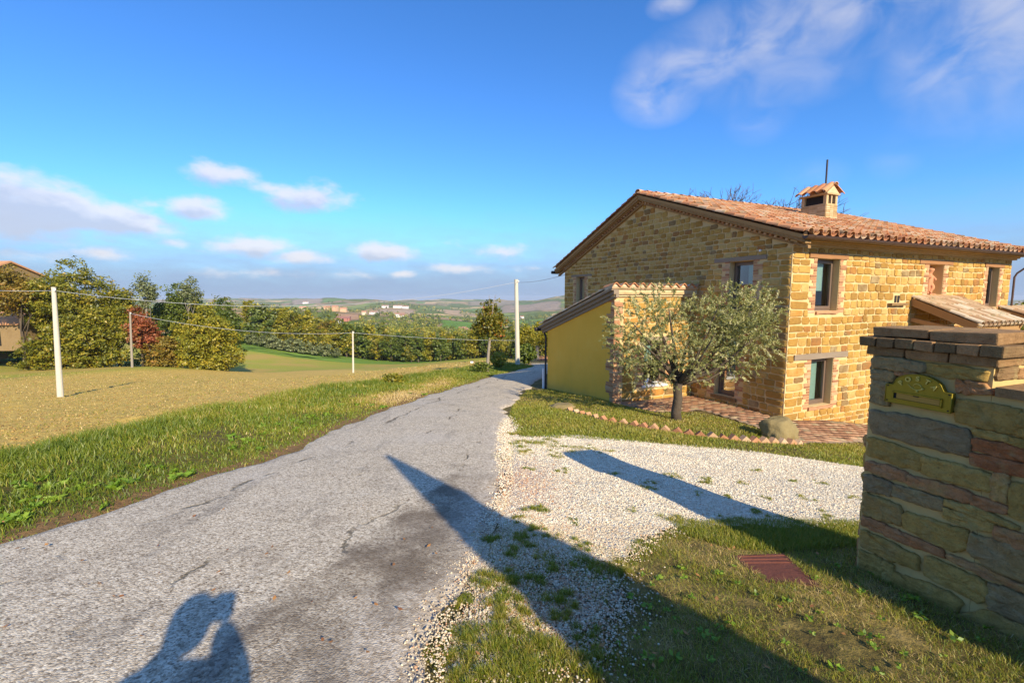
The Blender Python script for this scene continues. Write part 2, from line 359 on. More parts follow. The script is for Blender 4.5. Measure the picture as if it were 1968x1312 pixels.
def m_road(t, b):
    p = pos(t); lat = att(t, 'lat')
    cells = vor(t, p, 95, 'F1', 1); cs = nd(t, 'ShaderNodeSeparateColor', {0: cells})
    cells2 = vor(t, p, 52, 'F1', 1); cs2 = nd(t, 'ShaderNodeSeparateColor', {0: cells2})
    agg = ramp(t, cs, [(0, (.12, .085, .045)), (.25, (.36, .285, .185)), (.55, (.65, .545, .38)), (.85, (.83, .72, .53)), (1, (.94, .86, .68))])
    agg2 = ramp(t, cs2, [(0, (.17, .12, .075)), (.45, (.52, .435, .315)), (.8, (.68, .59, .44)), (1, (.84, .74, .57))])
    c = mixc(t, .45, agg, agg2)
    big = noi(t, p, .55, 5, .6); med = noi(t, p, 2.3, 5, .65)
    c = mixc(t, mth(t, 'MULTIPLY', sstep(t, med, .48, .7), .3), c, (.2, .16, .115))
    c = mixc(t, mth(t, 'MULTIPLY', sstep(t, big, .5, .68), .3), c, (.6, .54, .45))
    # worn dark patch on the right-hand lane
    sp = nd(t, 'ShaderNodeSeparateXYZ', {0: p}).node
    a1 = hit(820, 948); a2 = hit(470, 1205); nx, ny = (a1[1] - a2[1]), -(a1[0] - a2[0]); ln = math.hypot(nx, ny); nx /= ln; ny /= ln
    dl = mth(t, 'ADD', mth(t, 'ADD', mth(t, 'MULTIPLY', sp.outputs[0], nx), mth(t, 'MULTIPLY', sp.outputs[1], ny)), -(a1[0] * nx + a1[1] * ny))
    edge = mth(t, 'ADD', dl, mth(t, 'MULTIPLY', mth(t, 'SUBTRACT', noi(t, p, 5, 6, .75), .5), .4))
    sgn = 1 if ((hit(800, 1150)[:2] - a1[:2]) @ np.array([nx, ny])) > 0 else -1
    edge = mth(t, 'MULTIPLY', edge, sgn)
    pm = sstep(t, edge, -.02, .1)
    fade = sstep(t, sp.outputs[1], 5.6, 4.6)
    c = mixc(t, mth(t, 'MULTIPLY', mth(t, 'MULTIPLY', pm, fade), mth(t, 'ADD', .3, mth(t, 'MULTIPLY', sstep(t, med, .35, .65), .5))), c, (.13, .095, .06))
    # dark smears along the wheel track and the left edge
    str_v = vmath(t, 'MULTIPLY', p, (2.2, .5, 1)); smear = noi(t, str_v, 1.6, 5, .7)
    c = mixc(t, mth(t, 'MULTIPLY', sstep(t, smear, .54, .74), .45), c, (.12, .105, .09))
    gr = sstep(t, mth(t, 'ADD', att(t, 'latr'), mth(t, 'MULTIPLY', mth(t, 'SUBTRACT', noi(t, p, 2.2, 5, .65), .5), 1.1)), .62, .02)
    c = mixc(t, mth(t, 'MULTIPLY', gr, .75), c, mixc(t, cs2, (.36, .28, .19), (.74, .65, .51)))
    # cracks running along the road
    nb = noi(t, vmath(t, 'MULTIPLY', p, (.4, 1, 1)), 1.1, 3, .55); nf = noi(t, p, 9, 5, .7)
    wig = mth(t, 'ADD', mth(t, 'MULTIPLY', mth(t, 'SUBTRACT', nb, .5), .7), mth(t, 'MULTIPLY', mth(t, 'SUBTRACT', nf, .5), .16))
    crack = None
    for c0, wd, th in ((.72, .017, .46), (1.75, .009, .55), (2.6, .008, .56)):
        dd = mth(t, 'ABSOLUTE', mth(t, 'SUBTRACT', mth(t, 'ADD', lat, wig), c0))
        gate = sstep(t, noi(t, vmath(t, 'ADD', p, (c0 * 7, 3, 0)), 1.3, 2, .5), th, th + .08)
        k = mth(t, 'MULTIPLY', sstep(t, dd, wd * 2.4, wd * .6), gate); crack = k if crack is None else mth(t, 'MAXIMUM', crack, k)
    c = mixc(t, mth(t, 'MULTIPLY', crack, .75), c, (.09, .07, .035))
    seti(t, b, 'Base Color', c); seti(t, b, 'Roughness', .85)
    hgt = mth(t, 'SUBTRACT', mth(t, 'ADD', mth(t, 'MULTIPLY', vor(t, p, 95), -.6), mth(t, 'MULTIPLY', med, .6)), mth(t, 'MULTIPLY', crack, 2.0))
    seti(t, b, 'Normal', bump(t, hgt, .8, .008))
M_road = mk('asphalt', m_road)

def m_gravel(t, b):
    p = pos(t); cells = vor(t, p, 38, 'F1', 1); cs = nd(t, 'ShaderNodeSeparateColor', {0: cells})
    cells2 = vor(t, p, 75, 'F1', 1); cs2 = nd(t, 'ShaderNodeSeparateColor', {0: cells2})
    c = ramp(t, cs, [(0, (.42, .3, .15)), (.25, (.62, .49, .3)), (.6, (.76, .65, .45)), (1, (.88, .81, .63))])
    c2 = ramp(t, cs2, [(0, (.36, .28, .18)), (.5, (.68, .6, .46)), (1, (.84, .79, .67))]); c = mixc(t, .4, c, c2)
    n = noi(t, p, 1.3, 5, .6); c = mixc(t, mth(t, 'MULTIPLY', sstep(t, n, .5, .7), .4), c, (.36, .3, .2))
    red = att(t, 'red'); c = mixc(t, mth(t, 'MULTIPLY', red, .55), c, mixc(t, cs2, (.38, .2, .13), (.66, .5, .42)))
    seti(t, b, 'Base Color', c); seti(t, b, 'Normal', bump(t, mth(t, 'MULTIPLY', vor(t, p, 38), -1), .9, .02))
M_gravel = mk('gravel', m_gravel)
def m_pebble(t, b):
    tt = att(t, 'tint'); c = ramp(t, tt, [(0, (.4, .19, .09)), (.12, (.58, .36, .21)), (.2, (.48, .39, .26)), (.45, (.72, .6, .41)), (.75, (.84, .75, .55)), (1, (.9, .84, .68))])
    seti(t, b, 'Base Color', c); seti(t, b, 'Roughness', .8)
M_pebble = mk('pebble', m_pebble)

def m_stone(lo, stops, bs=.7):
    def f(t, b):
        p = pos(t); tt = att(t, 'tint'); n = noi(t, p, 9, 6, .65); n2 = noi(t, p, 45, 5, .7); n3 = noi(t, p, 3, 3, .5)
        c = ramp(t, mth(t, 'ADD', tt, mth(t, 'MULTIPLY', mth(t, 'SUBTRACT', n3, .5), .22), clamp=True), stops)
        c = mixc(t, mth(t, 'MULTIPLY', sstep(t, n, .35, .7), .5), c, mixc(t, 1, c, (.72, .66, .58), 'MULTIPLY'))
        c = mixc(t, mth(t, 'MULTIPLY', sstep(t, n2, .55, .75), .4), c, lo)
        c = mixc(t, mth(t, 'MULTIPLY', sstep(t, noi(t, p, 1.1, 5, .65), .5, .72), .32), c, mixc(t, 1, c, (.62, .58, .55), 'MULTIPLY'))
        seti(t, b, 'Base Color', c); seti(t, b, 'Roughness', .92)
        seti(t, b, 'Normal', bump(t, mth(t, 'ADD', n, mth(t, 'MULTIPLY', n2, .5)), bs, .02))
    return f
M_stone = mk('sandstone', m_stone((.2, .12, .055), [(0, (.35, .2, .048)), (.12, (.42, .23, .05)), (.35, (.5, .295, .068)), (.6, (.55, .345, .098)), (.74, (.58, .4, .14)), (.84, (.5, .25, .055)), (.91, (.36, .165, .048)), (.95, (.27, .175, .07)), (1, (.4, .29, .14))]))
def m_rough(lo, stops):
    def f(t, b):
        p = pos(t); tt = att(t, 'tint'); n3 = noi(t, p, 5, 4, .6); n = noi(t, p, 16, 6, .7); n2 = noi(t, p, 95, 5, .75); bed = noi(t, vmath(t, 'MULTIPLY', p, (6, 6, 60)), 1, 4, .6, .6)
        c = ramp(t, mth(t, 'ADD', tt, mth(t, 'MULTIPLY', mth(t, 'SUBTRACT', n3, .5), .35), clamp=True), stops)
        c = mixc(t, mth(t, 'MULTIPLY', sstep(t, n, .38, .66), .55), c, mixc(t, 1, c, (.6, .55, .48), 'MULTIPLY'))
        c = mixc(t, mth(t, 'MULTIPLY', sstep(t, noi(t, p, 7.5, 5, .65), .55, .7), .45), c, (.46, .36, .15))
        c = mixc(t, mth(t, 'MULTIPLY', sstep(t, n2, .5, .72), .5), c, lo)
        c = mixc(t, mth(t, 'MULTIPLY', sstep(t, n2, .42, .3), .3), c, (.55, .46, .3))
        seti(t, b, 'Base Color', c); seti(t, b, 'Roughness', .95)
        h = mth(t, 'ADD', mth(t, 'ADD', n, mth(t, 'MULTIPLY', n2, .45)), mth(t, 'MULTIPLY', bed, .5)); seti(t, b, 'Normal', bump(t, h, 1.0, .022))
    return f
M_pstone = mk('pillar_stone', m_rough((.13, .1, .05), [(0, (.36, .26, .13)), (.15, (.46, .32, .14)), (.3, (.52, .33, .085)), (.5, (.6, .39, .105)), (.65, (.66, .45, .14)), (.75, (.6, .3, .125)), (.85, (.58, .24, .085)), (1, (.46, .155, .055))]))
M_cap = mk('cap_brick', m_rough((.09, .065, .03), [(0, (.24, .15, .065)), (.5, (.4, .235, .1)), (1, (.5, .28, .12))]))
M_brick = mk('brick', m_stone((.3, .17, .1), [(0, (.36, .16, .085)), (.35, (.5, .24, .12)), (.7, (.56, .33, .18)), (1, (.6, .42, .26))]))
M_dullstone = mk('dull_stone', m_stone((.12, .08, .04), [(0, (.2, .14, .07)), (1, (.36, .25, .12))]))
M_chim = mk('chimney_brick', m_stone((.34, .22, .1), [(0, (.46, .31, .14)), (.5, (.6, .43, .22)), (1, (.68, .52, .3))]))
def m_mortar(c0, c1, sc_=14):
    def f(t, b):
        p = pos(t); n = noi(t, p, sc_, 6, .7); seti(t, b, 'Base Color', mixc(t, n, c0, c1)); seti(t, b, 'Roughness', .95)
        seti(t, b, 'Normal', bump(t, n, .6, .015))
    return f
M_mortar = mk('mortar', m_mortar((.58, .4, .17), (.7, .53, .27)))
M_pmortar = mk('pillar_mortar', m_mortar((.52, .35, .12), (.66, .48, .2)))
def m_plaster(t, b):
    p = pos(t); n = noi(t, p, 1.1, 5, .6); n2 = noi(t, p, 28, 4, .6); z = nd(t, 'ShaderNodeSeparateXYZ', {0: p}).node.outputs[2]
    c = ramp(t, n, [(.3, (.84, .455, .05)), (.55, (.88, .49, .06)), (.75, (.89, .53, .08))])
    c = mixc(t, mth(t, 'MULTIPLY', sstep(t, mth(t, 'ADD', z, mth(t, 'MULTIPLY', n, .5)), -1.05, -1.45), .45), c, (.5, .32, .09))
    c = mixc(t, mth(t, 'MULTIPLY', sstep(t, noi(t, vmath(t, 'MULTIPLY', p, (3, 3, .5)), 1, 6, .7), .5, .72), .22), c, (.6, .36, .06)); c = mixc(t, mth(t, 'MULTIPLY', sstep(t, noi(t, p, 3.5, 6, .7), .58, .74), .18), c, (.93, .66, .2))
    seti(t, b, 'Base Color', c); seti(t, b, 'Roughness', .93); seti(t, b, 'Normal', bump(t, mth(t, 'ADD', n2, noi(t, p, 6, 4, .6)), .5, .01))
M_plaster = mk('ochre_plaster', m_plaster)
def m_tile(t, b):
    p = pos(t); tt = att(t, 'tint'); n = noi(t, p, 5, 5, .65); n2 = noi(t, p, 22, 5, .7)
    c = ramp(t, tt, [(0, (.3, .125, .06)), (.2, (.48, .2, .09)), (.45, (.58, .27, .125)), (.65, (.6, .35, .19)), (.8, (.66, .47, .3)), (.92, (.36, .21, .11)), (1, (.2, .14, .08))])
    c = mixc(t, mth(t, 'MULTIPLY', sstep(t, n, .5, .68), .55), c, (.36, .27, .1))
    c = mixc(t, mth(t, 'MULTIPLY', sstep(t, n2, .6, .74), .6), c, (.17, .13, .075))
    seti(t, b, 'Base Color', c); seti(t, b, 'Roughness', .9); seti(t, b, 'Normal', bump(t, n2, .5, .01))
M_tile = mk('terracotta_tile', m_tile)
def m_oldtile(t, b):
    p = pos(t); tt = att(t, 'tint'); n = noi(t, p, 6, 5, .65); n2 = noi(t, p, 30, 5, .7)
    c = ramp(t, tt, [(0, (.36, .21, .11)), (.4, (.5, .33, .18)), (.75, (.6, .45, .28)), (1, (.66, .56, .4))])
    c = mixc(t, mth(t, 'MULTIPLY', sstep(t, n, .5, .68), .6), c, (.27, .23, .1)); c = mixc(t, mth(t, 'MULTIPLY', sstep(t, n2, .6, .74), .5), c, (.12, .1, .06))
    seti(t, b, 'Base Color', c); seti(t, b, 'Normal', bump(t, n2, .5, .01))
M_oldtile = mk('weathered_tile', m_oldtile)
def m_wood(c0, c1, scl=(2, 40, 40)):
    def f(t, b):
        p = nd(t, 'ShaderNodeTexCoord', out='Object'); n = noi(t, vmath(t, 'MULTIPLY', p, scl), 1, 5, .65)
        seti(t, b, 'Base Color', mixc(t, n, c0, c1)); seti(t, b, 'Roughness', .85); seti(t, b, 'Normal', bump(t, n, .4, .01))
    return f
M_lintel = mk('lintel_wood', m_wood((.23, .1, .04), (.44, .23, .1)))
M_greywood = mk('grey_wood', m_wood((.2, .15, .1), (.36, .28, .2)))
M_beam = mk('beam_wood', m_wood((.3, .16, .06), (.5, .3, .12)))
M_pole = mk('pole_concrete', m_mortar((.5, .46, .36), (.68, .63, .5), 5))
M_polewood = mk('pole_wood', m_mortar((.25, .21, .16), (.36, .31, .25), 5))
def plain(name, c, rough=.6, metal=0.0, spec=.4, nz=0.12, ns=12):
    def f(t, b):
        p = pos(t); n = noi(t, p, ns, 4, .6); seti(t, b, 'Base Color', mixc(t, n, tuple(x * (1 - nz) for x in c), tuple(min(1, x * (1 + nz)) for x in c)))
        seti(t, b, 'Roughness', rough); seti(t, b, 'Metallic', metal); b.inputs['Specular IOR Level'].default_value = spec
    return mk(name, f)
M_gutter = plain('gutter_copper_brown', (.105, .06, .04), .4, .3)
M_frame = plain('window_frame_brown', (.17, .115, .08), .4)
M_dark = plain('dark_interior', (.02, .018, .015), .9)
M_room = plain('room_interior', (.13, .11, .09), .9)
M_eave_shade = plain('eave_closure', (.045, .03, .02), .95)  # dark tone standing in for shade in the eave tile ends
M_curtain = plain('curtain', (.3, .42, .37), .9)
M_white = plain('white_paint', (.78, .77, .74), .6)
M_cable = plain('cable_grey', (.42, .44, .46), .7)
M_steel = plain('steel_dark', (.035, .03, .035), .5, .3)
M_terra = plain('terracotta', (.56, .25, .12), .85, nz=.2)
M_red = plain('car_paint_red', (.09, .005, .016), .25, 0, .6, .03)
M_rubber = plain('rubber', (.02, .02, .02), .8)
M_rust = mk('rusty_iron', m_stone((.06, .025, .02), [(0, (.11, .04, .03)), (.5, (.165, .06, .042)), (1, (.22, .085, .055))], .6))
def m_brass(t, b):
    p = pos(t); n = noi(t, p, 30, 4, .6); seti(t, b, 'Base Color', mixc(t, n, (.25, .185, .016), (.36, .27, .028))); seti(t, b, 'Metallic', .55); seti(t, b, 'Roughness', .45)
    seti(t, b, 'Normal', bump(t, noi(t, p, 120, 2, .5), .08, .002))
M_brass = mk('brass', m_brass)
M_brasslit = plain('brass_lit_tone', (.62, .48, .1), .5, .15)  # lighter copy of the brass: light on the raised relief put into its colour
M_flap = plain('aged_bronze', (.36, .23, .05), .45, .5)
def m_glass(t, b):
    fr = nd(t, 'ShaderNodeFresnel', {'IOR': 1.5}); gl = nd(t, 'ShaderNodeBsdfGlossy', {'Roughness': .02}); tr = nd(t, 'ShaderNodeBsdfTransparent', {'Color': (.8, .86, .84, 1)})
    mx = t.nodes.new('ShaderNodeMixShader'); t.links.new(mth(t, 'ADD', fr, .06), mx.inputs[0]); t.links.new(tr, mx.inputs[1]); t.links.new(gl, mx.inputs[2])
    t.links.new(mx.outputs[0], t.nodes['Material Output'].inputs[0])
M_glass = mk('glass', m_glass)
def m_leaf(stops, trans=.3):
    def f(t, b):
        tt = att(t, 'tint'); c = ramp(t, tt, stops)
        df = nd(t, 'ShaderNodeBsdfDiffuse', {'Color': c}); tl = nd(t, 'ShaderNodeBsdfTranslucent', {'Color': mixc(t, 1, c, (1.25, 1.2, .6), 'MULTIPLY')})
        gl = nd(t, 'ShaderNodeBsdfGlossy', {'Roughness': .5, 'Color': (.8, .8, .8, 1)})
        mx = t.nodes.new('ShaderNodeMixShader'); mx.inputs[0].default_value = trans; t.links.new(df, mx.inputs[1]); t.links.new(tl, mx.inputs[2])
        m2 = t.nodes.new('ShaderNodeMixShader'); m2.inputs[0].default_value = .04; t.links.new(mx.outputs[0], m2.inputs[1]); t.links.new(gl, m2.inputs[2])
        t.links.new(m2.outputs[0], t.nodes['Material Output'].inputs[0])
    return f
M_grass = mk('grass_blade', m_leaf([(0, (.075, .12, .012)), (.3, (.16, .22, .018)), (.55, (.28, .29, .028)), (.75, (.42, .34, .06)), (.88, (.55, .4, .14)), (1, (.66, .5, .24))], .32))
M_weed = mk('weed_leaf', m_leaf([(0, (.12, .22, .015)), (.5, (.2, .33, .02)), (1, (.3, .4, .035))], .35))
M_olive = mk('olive_leaf', m_leaf([(0, (.17, .18, .055)), (.4, (.32, .33, .105)), (.75, (.5, .48, .2)), (1, (.68, .63, .36))], .27))
M_lf_green = mk('leaf_green', m_leaf([(0, (.08, .1, .01)), (.4, (.2, .205, .014)), (.75, (.33, .29, .02)), (1, (.46, .31, .035))], .32))
M_lf_dark = mk('leaf_dark', m_leaf([(0, (.045, .075, .012)), (.5, (.11, .155, .018)), (1, (.21, .24, .028))], .28))
M_lf_yel = mk('leaf_yellow', m_leaf([(0, (.16, .17, .012)), (.5, (.31, .29, .02)), (1, (.48, .36, .03))], .32))
M_lf_red = mk('leaf_red', m_leaf([(0, (.14, .075, .025)), (.4, (.3, .09, .035)), (.75, (.45, .13, .045)), (1, (.3, .24, .05))], .3))
M_lf_brown = mk('leaf_orange', m_leaf([(0, (.14, .12, .015)), (.5, (.27, .2, .025)), (1, (.42, .22, .035))], .3))
M_lf_sage = mk('leaf_sage', m_leaf([(0, (.09, .11, .04)), (.5, (.17, .195, .075)), (1, (.27, .29, .12))], .2))
M_bark = mk('bark', m_stone((.03, .022, .015), [(0, (.06, .045, .03)), (.5, (.105, .08, .055)), (1, (.15, .115, .08))], 1.0))
M_paleb = mk('bark_pale', m_stone((.16, .13, .1), [(0, (.26, .22, .17)), (1, (.36, .32, .26))], .8))
M_twig = plain('twig', (.13, .1, .075), .9)

# ------------------------------------------------------------------ ground sheet
def axis(parts):
    out = []
    for a, b, s in parts: out += list(np.arange(a, b, s))
    return np.array(sorted(set(np.round(out + [parts[-1][1]], 4))))
gx = axis([(-260, -120, 10), (-120, -60, 3), (-60, -30, 1.2), (-30, -12, .5), (-12, 10, .22), (10, 30, .8), (30, 90, 4), (90, 260, 12)])
gy = axis([(-24, -2, 1.0), (-2, 18, .22), (18, 34, .45), (34, 64, .9), (64, 130, 2.2)])
GX, GY = np.meshgrid(gx, gy)
GZ = H(GX, GY)
lip = np.interp(GY, [-20, 6, 8.5, 10.5, 14, 17, 25, 32], [-7.4, -7.2, -7.1, -6.9, -6.2, -5.5, -2.9, -.2])
w_f = np.clip((lip - GX) / .35 + (fbm(GX * 2, GY * 2) - .45) * 2, 0, 1) * (GY < 120)
clod = (fbm(GX * 1.7, GY * 1.7, 4) - .47) * .22 + (vnoise(GX * 3.1, GY * 3.1) - .5) * .06
GZ = GZ + w_f * clod * np.clip(1.4 - GY / 80, .3, 1)
road_d = np.minimum(GX - xl(GY), xr(GY) - GX)
hp = np.array([(p[0], p[1]) for p in PATIO])
pat_in = inpoly(GX, GY, PATIO)
offr = (road_d < -.15) & (w_f < .5) & ~pat_in
GZ = GZ + np.where(offr, (fbm(GX * .9 + 9, GY * .9, 3) - .44) * .07, 0) - np.where(road_d > -.05, .03, 0) - np.where(pat_in, .03, 0)
def smooth01(x): x = np.clip(x, 0, 1); return x * x * (3 - 2 * x)
pxx = 984 + F * GX / np.maximum(GY, .5)
edge_y = np.interp(pxx, [-500, 440, 640, 780, 900, 960, 1100], [60, 86, 88, 90, 86, 72, 50])
w_o = smooth01((GY - edge_y + (fbm(GX * .15, GY * .15) - .45) * 8) / 5 + .5) * (GY > 30)
tr_y = np.interp(pxx, [-800, 0, 240, 330, 450, 500], [38, 40, 50, 54, 62, 90])
w_o = np.maximum(w_o, smooth01((GY - tr_y) / 6 + .5) * (GX < -8) * (pxx < 500))
w_o = np.maximum(w_o, .75 * smooth01((pxx - 930) / 50) * (GY > 24) * (GX < xl(GY)))
w_v = smooth01((xl(GY) - GX) / .6) * (1 - w_f)
dc = hit(745, 765); dc2 = hit(835, 742)
w_d = np.maximum(np.exp(-(((GX - dc[0]) / .9) ** 2 + ((GY - dc[1]) / 1.6) ** 2)), np.exp(-(((GX - dc2[0]) / .7) ** 2 + ((GY - dc2[1]) / 4.0) ** 2))) * (1 - w_f)
gp_ = np.array([(p[0], p[1]) for p in GRIT]); w_g = np.zeros(GX.shape)
for dx_ in (-.15, 0, .15):
    for dy_ in (-.15, 0, .15): w_g += inpoly(GX + dx_, GY + dy_, GRIT) / 9.0
w_d = np.maximum(w_d, smooth01(1 - np.abs(xl(GY) - GX - .1) / .35) * .8 * (GY > 2))
nx_, ny_ = len(gx), len(gy); idx = np.arange(nx_ * ny_).reshape(ny_, nx_)
gf = np.stack([idx[:-1, :-1], idx[:-1, 1:], idx[1:, 1:], idx[1:, :-1]], -1).reshape(-1, 4)
me = mesh_np('ground', np.stack([GX, GY, GZ], -1).reshape(-1, 3), gf, {'field': w_f.ravel(), 'verge': w_v.ravel(), 'olive': w_o.ravel(), 'dry': np.clip(w_d, 0, 1).ravel(), 'grit': w_g.ravel()}, True)
obj('ground', me, M_ground, kind='structure')
def HG(x, y):
    """height of the ground sheet as built (bilinear)"""
    x = np.asarray(x, float); y = np.asarray(y, float)
    i = np.clip(np.searchsorted(gx, x) - 1, 0, nx_ - 2); j = np.clip(np.searchsorted(gy, y) - 1, 0, ny_ - 2)
    fx = (x - gx[i]) / (gx[i + 1] - gx[i]); fy = (y - gy[j]) / (gy[j + 1] - gy[j])
    return (GZ[j, i] * (1 - fx) + GZ[j, i + 1] * fx) * (1 - fy) + (GZ[j + 1, i] * (1 - fx) + GZ[j + 1, i + 1] * fx) * fy

# road strip
ry = np.concatenate([np.arange(-12, 20, .12), np.arange(20, 36, .4)]); nc = 40
L = xl(ry) + (fbm(ry * 1.6, ry * 0 + 3) - .47) * .35 + (vnoise(ry * 6, ry * 0) - .5) * .06
Rr = xr(ry) + (fbm(ry * 1.3, ry * 0 + 30) - .47) * .7 + (vnoise(ry * 5, ry * 0 + 8) - .5) * .12
u = np.linspace(0, 1, nc); RX = L[:, None] * (1 - u) + Rr[:, None] * u; RY = np.repeat(ry[:, None], nc, 1)
crown = .035 * (1 - (2 * u - 1) ** 2)[None]
RZ = H(RX, RY) + .006 + crown + (fbm(RX * 1.1, RY * 1.1, 3) - .45) * .02
RZ[:, 0] -= .05; RZ[:, -1] -= .05; RZ[:, -2] -= .012
idx = np.arange(RX.size).reshape(RX.shape)
rf = np.stack([idx[:-1, :-1], idx[:-1, 1:], idx[1:, 1:], idx[1:, :-1]], -1).reshape(-1, 4)
obj('road', mesh_np('road', np.stack([RX, RY, RZ], -1).reshape(-1, 3), rf, {'lat': (RX - xl(RY)).ravel(), 'latr': (Rr[:, None] - RX).ravel()}, True), M_road, kind='structure')

def sheet(name, poly, dz, mat, cell=.07, wob=.25, attrs=None, hfun=None, kind='structure'):
    P = np.array([(p[0], p[1]) for p in poly]); x0, y0 = P.min(0) - .3; x1, y1 = P.max(0) + .3
    xs = np.arange(x0, x1, cell); ys = np.arange(y0, y1, cell); X, Y = np.meshgrid(xs, ys)
    wx = (fbm(X * 2.2, Y * 2.2) - .47) * wob * 2; wy = (fbm(X * 2.2 + 50, Y * 2.2 + 9) - .47) * wob * 2
    cx = (X[:-1, :-1] + cell / 2); cy = (Y[:-1, :-1] + cell / 2)
    ins = inpoly(cx + wx[:-1, :-1], cy + wy[:-1, :-1], poly)
    idx = np.arange(X.size).reshape(X.shape)
    f = np.stack([idx[:-1, :-1], idx[:-1, 1:], idx[1:, 1:], idx[1:, :-1]], -1)[ins]
    used = np.unique(f); remap = -np.ones(X.size, int); remap[used] = np.arange(len(used)); f = remap[f]
    vx = X.ravel()[used]; vy = Y.ravel()[used]; vz = (hfun or H)(vx, vy) + dz
    at = {k: fn(vx, vy) for k, fn in (attrs or {}).items()}
    return obj(name, mesh_np(name, np.c_[vx, vy, vz], f, at, True), mat, kind=kind)
rc1 = hit(1010, 930); rc2 = hit(1070, 1160)
def redness(x, y): return np.clip(np.exp(-(((x - rc1[0]) / .35) ** 2 + ((y - rc1[1]) / .9) ** 2)) + np.exp(-(((x - rc2[0]) / .35) ** 2 + ((y - rc2[1]) / .45) ** 2)), 0, 1)
sheet('gravel_drive', GRAVEL, .018, M_gravel, .06, .22, {'red': redness}, HG)

# ------------------------------------------------------------------ hills beyond the field
HD = [180, 260, 350, 500, 700, 1000, 1400, 2000, 2800, 4000, 6000, 9000]
HT = {-2500: [640, 640, 630, 620, 610, 600, 600, 592, 585, 578, 581, 583],
      -600: [640, 640, 630, 618, 606, 594, 600, 590, 584, 577, 581, 583],
      200: [650, 650, 640, 620, 602, 592, 600, 588, 582, 576, 581, 583],
      480: [650, 668, 655, 624, 603, 592, 602, 590, 581, 576.5, 581, 583],
      570: [672, 685, 662, 630, 610, 596, 604, 592, 583, 578.5, 581, 583],
      640: [686, 688, 664, 640, 619, 598, 607, 590, 573.5, 580, 582, 583],
      690: [693, 684, 660, 640, 616, 601, 607, 592, 576, 579.5, 582, 583],
      760: [700, 672, 650, 640, 622, 607, 603, 587, 578, 578, 581, 583],
      860: [700, 684, 664, 641, 627, 612, 612, 599, 587, 577.5, 581, 583],
      960: [698, 690, 670, 650, 636, 626, 616, 602, 590, 576.5, 581, 583],
      1070: [705, 700, 680, 656, 641, 628, 612, 595, 573.5, 579, 581, 583],
      1400: [715, 705, 685, 656, 641, 628, 615, 597, 580, 577, 581, 583],
      2600: [715, 705, 685, 656, 641, 628, 615, 597, 583, 577, 581, 583],
      4500: [715, 705, 685, 656, 641, 628, 615, 597, 583, 577, 581, 583]}
hp_, hv_ = [], []
for px, row in HT.items():
    for D_, py in zip(HD, row): hp_.append((px / 260, 3 * math.log(D_))); hv_.append(py)
for px in (-2500, -1500, -600, -200, 0, 200, 300, 400, 480, 560, 640, 720, 800, 880, 960, 1040, 1150, 1400, 1800, 2600, 3600):
    for D_ in ((120, 132, 150) if 250 < px < 1000 else (120, 132)):
        z = H1((px - 984) / F * D_, D_) - .15; hp_.append((px / 260, 3 * math.log(D_)))
        d = np.array([(px - 984) / F * D_, D_, z - EYE]); zz = d @ _fw; hv_.append(656 - F * (d @ _up) / zz)
hp_ = np.array(hp_); _hf = tps(hp_, np.array(hv_), 1e-3)
def hillz(px, D_):
    """terrain point for (bearing expressed as photo column on the level horizon, distance)"""
    px = np.asarray(px, float); D_ = np.asarray(D_, float); py = _hf(np.c_[px.ravel() / 260, 3 * np.log(D_.ravel())]).reshape(px.shape)
    dy = math.cos(PITCH) + (656 - py) / F * math.sin(PITCH); dz = -math.sin(PITCH) + (656 - py) / F * math.cos(PITCH)
    return EYE + D_ * dz / dy
hx = np.concatenate([np.arange(-1400, 380, 60), np.arange(380, 1120, 4), np.arange(1120, 3200, 70)])
hd = np.geomspace(124, 9500, 230)
HX, HDD = np.meshgrid(hx, hd); HZ = hillz(HX, HDD); WX = (HX - 984) / F * HDD
HZ = HZ + (fbm(WX / 90, HDD / 90, 4) - .47) * np.clip(HDD - 200, 0, 1500) / 1500 * 14 + (fbm(WX / 420 + 7, HDD / 600, 4) - .47) * np.clip((HDD - 1300) / 1500, 0, 1) * 75 * np.clip(HDD / 4000, .5, 1.4)
def patch(x0, x1, d0, d1):
    e = (fbm(WX / 60, HDD / 60) - .47) * 10
    return smooth01((HX + e - x0) / 5) * smooth01((x1 - HX + e) / 5) * smooth01((HDD / d0 - 1) * 25) * smooth01((1 - HDD / d1) * 25)
PC = np.zeros(HX.shape + (4,))
for (x0, x1, d0, d1, c) in [(846, 912, 640, 930, (.15, .27, .05)), (440, 536, 560, 760, (.46, .3, .15)), (643, 694, 700, 940, (.5, .3, .17)), (600, 640, 480, 560, (.5, .36, .15)), (628, 660, 500, 590, (.5, .37, .16)),
                            (726, 800, 1500, 1850, (.52, .37, .23)), (852, 888, 1700, 2300, (.52, .36, .21)), (560, 622, 2300, 3300, (.4, .31, .22)), (960, 1080, 2000, 2600, (.36, .27, .19)), (900, 1000, 2900, 3700, (.34, .27, .17)), (1010, 1090, 2650, 2900, (.1, .17, .06))]:
    w = patch(x0, x1, d0, d1)[..., None]; PC[..., :3] = PC[..., :3] * (1 - w) + np.array(c) * w; PC[..., 3:] = np.maximum(PC[..., 3:], w)
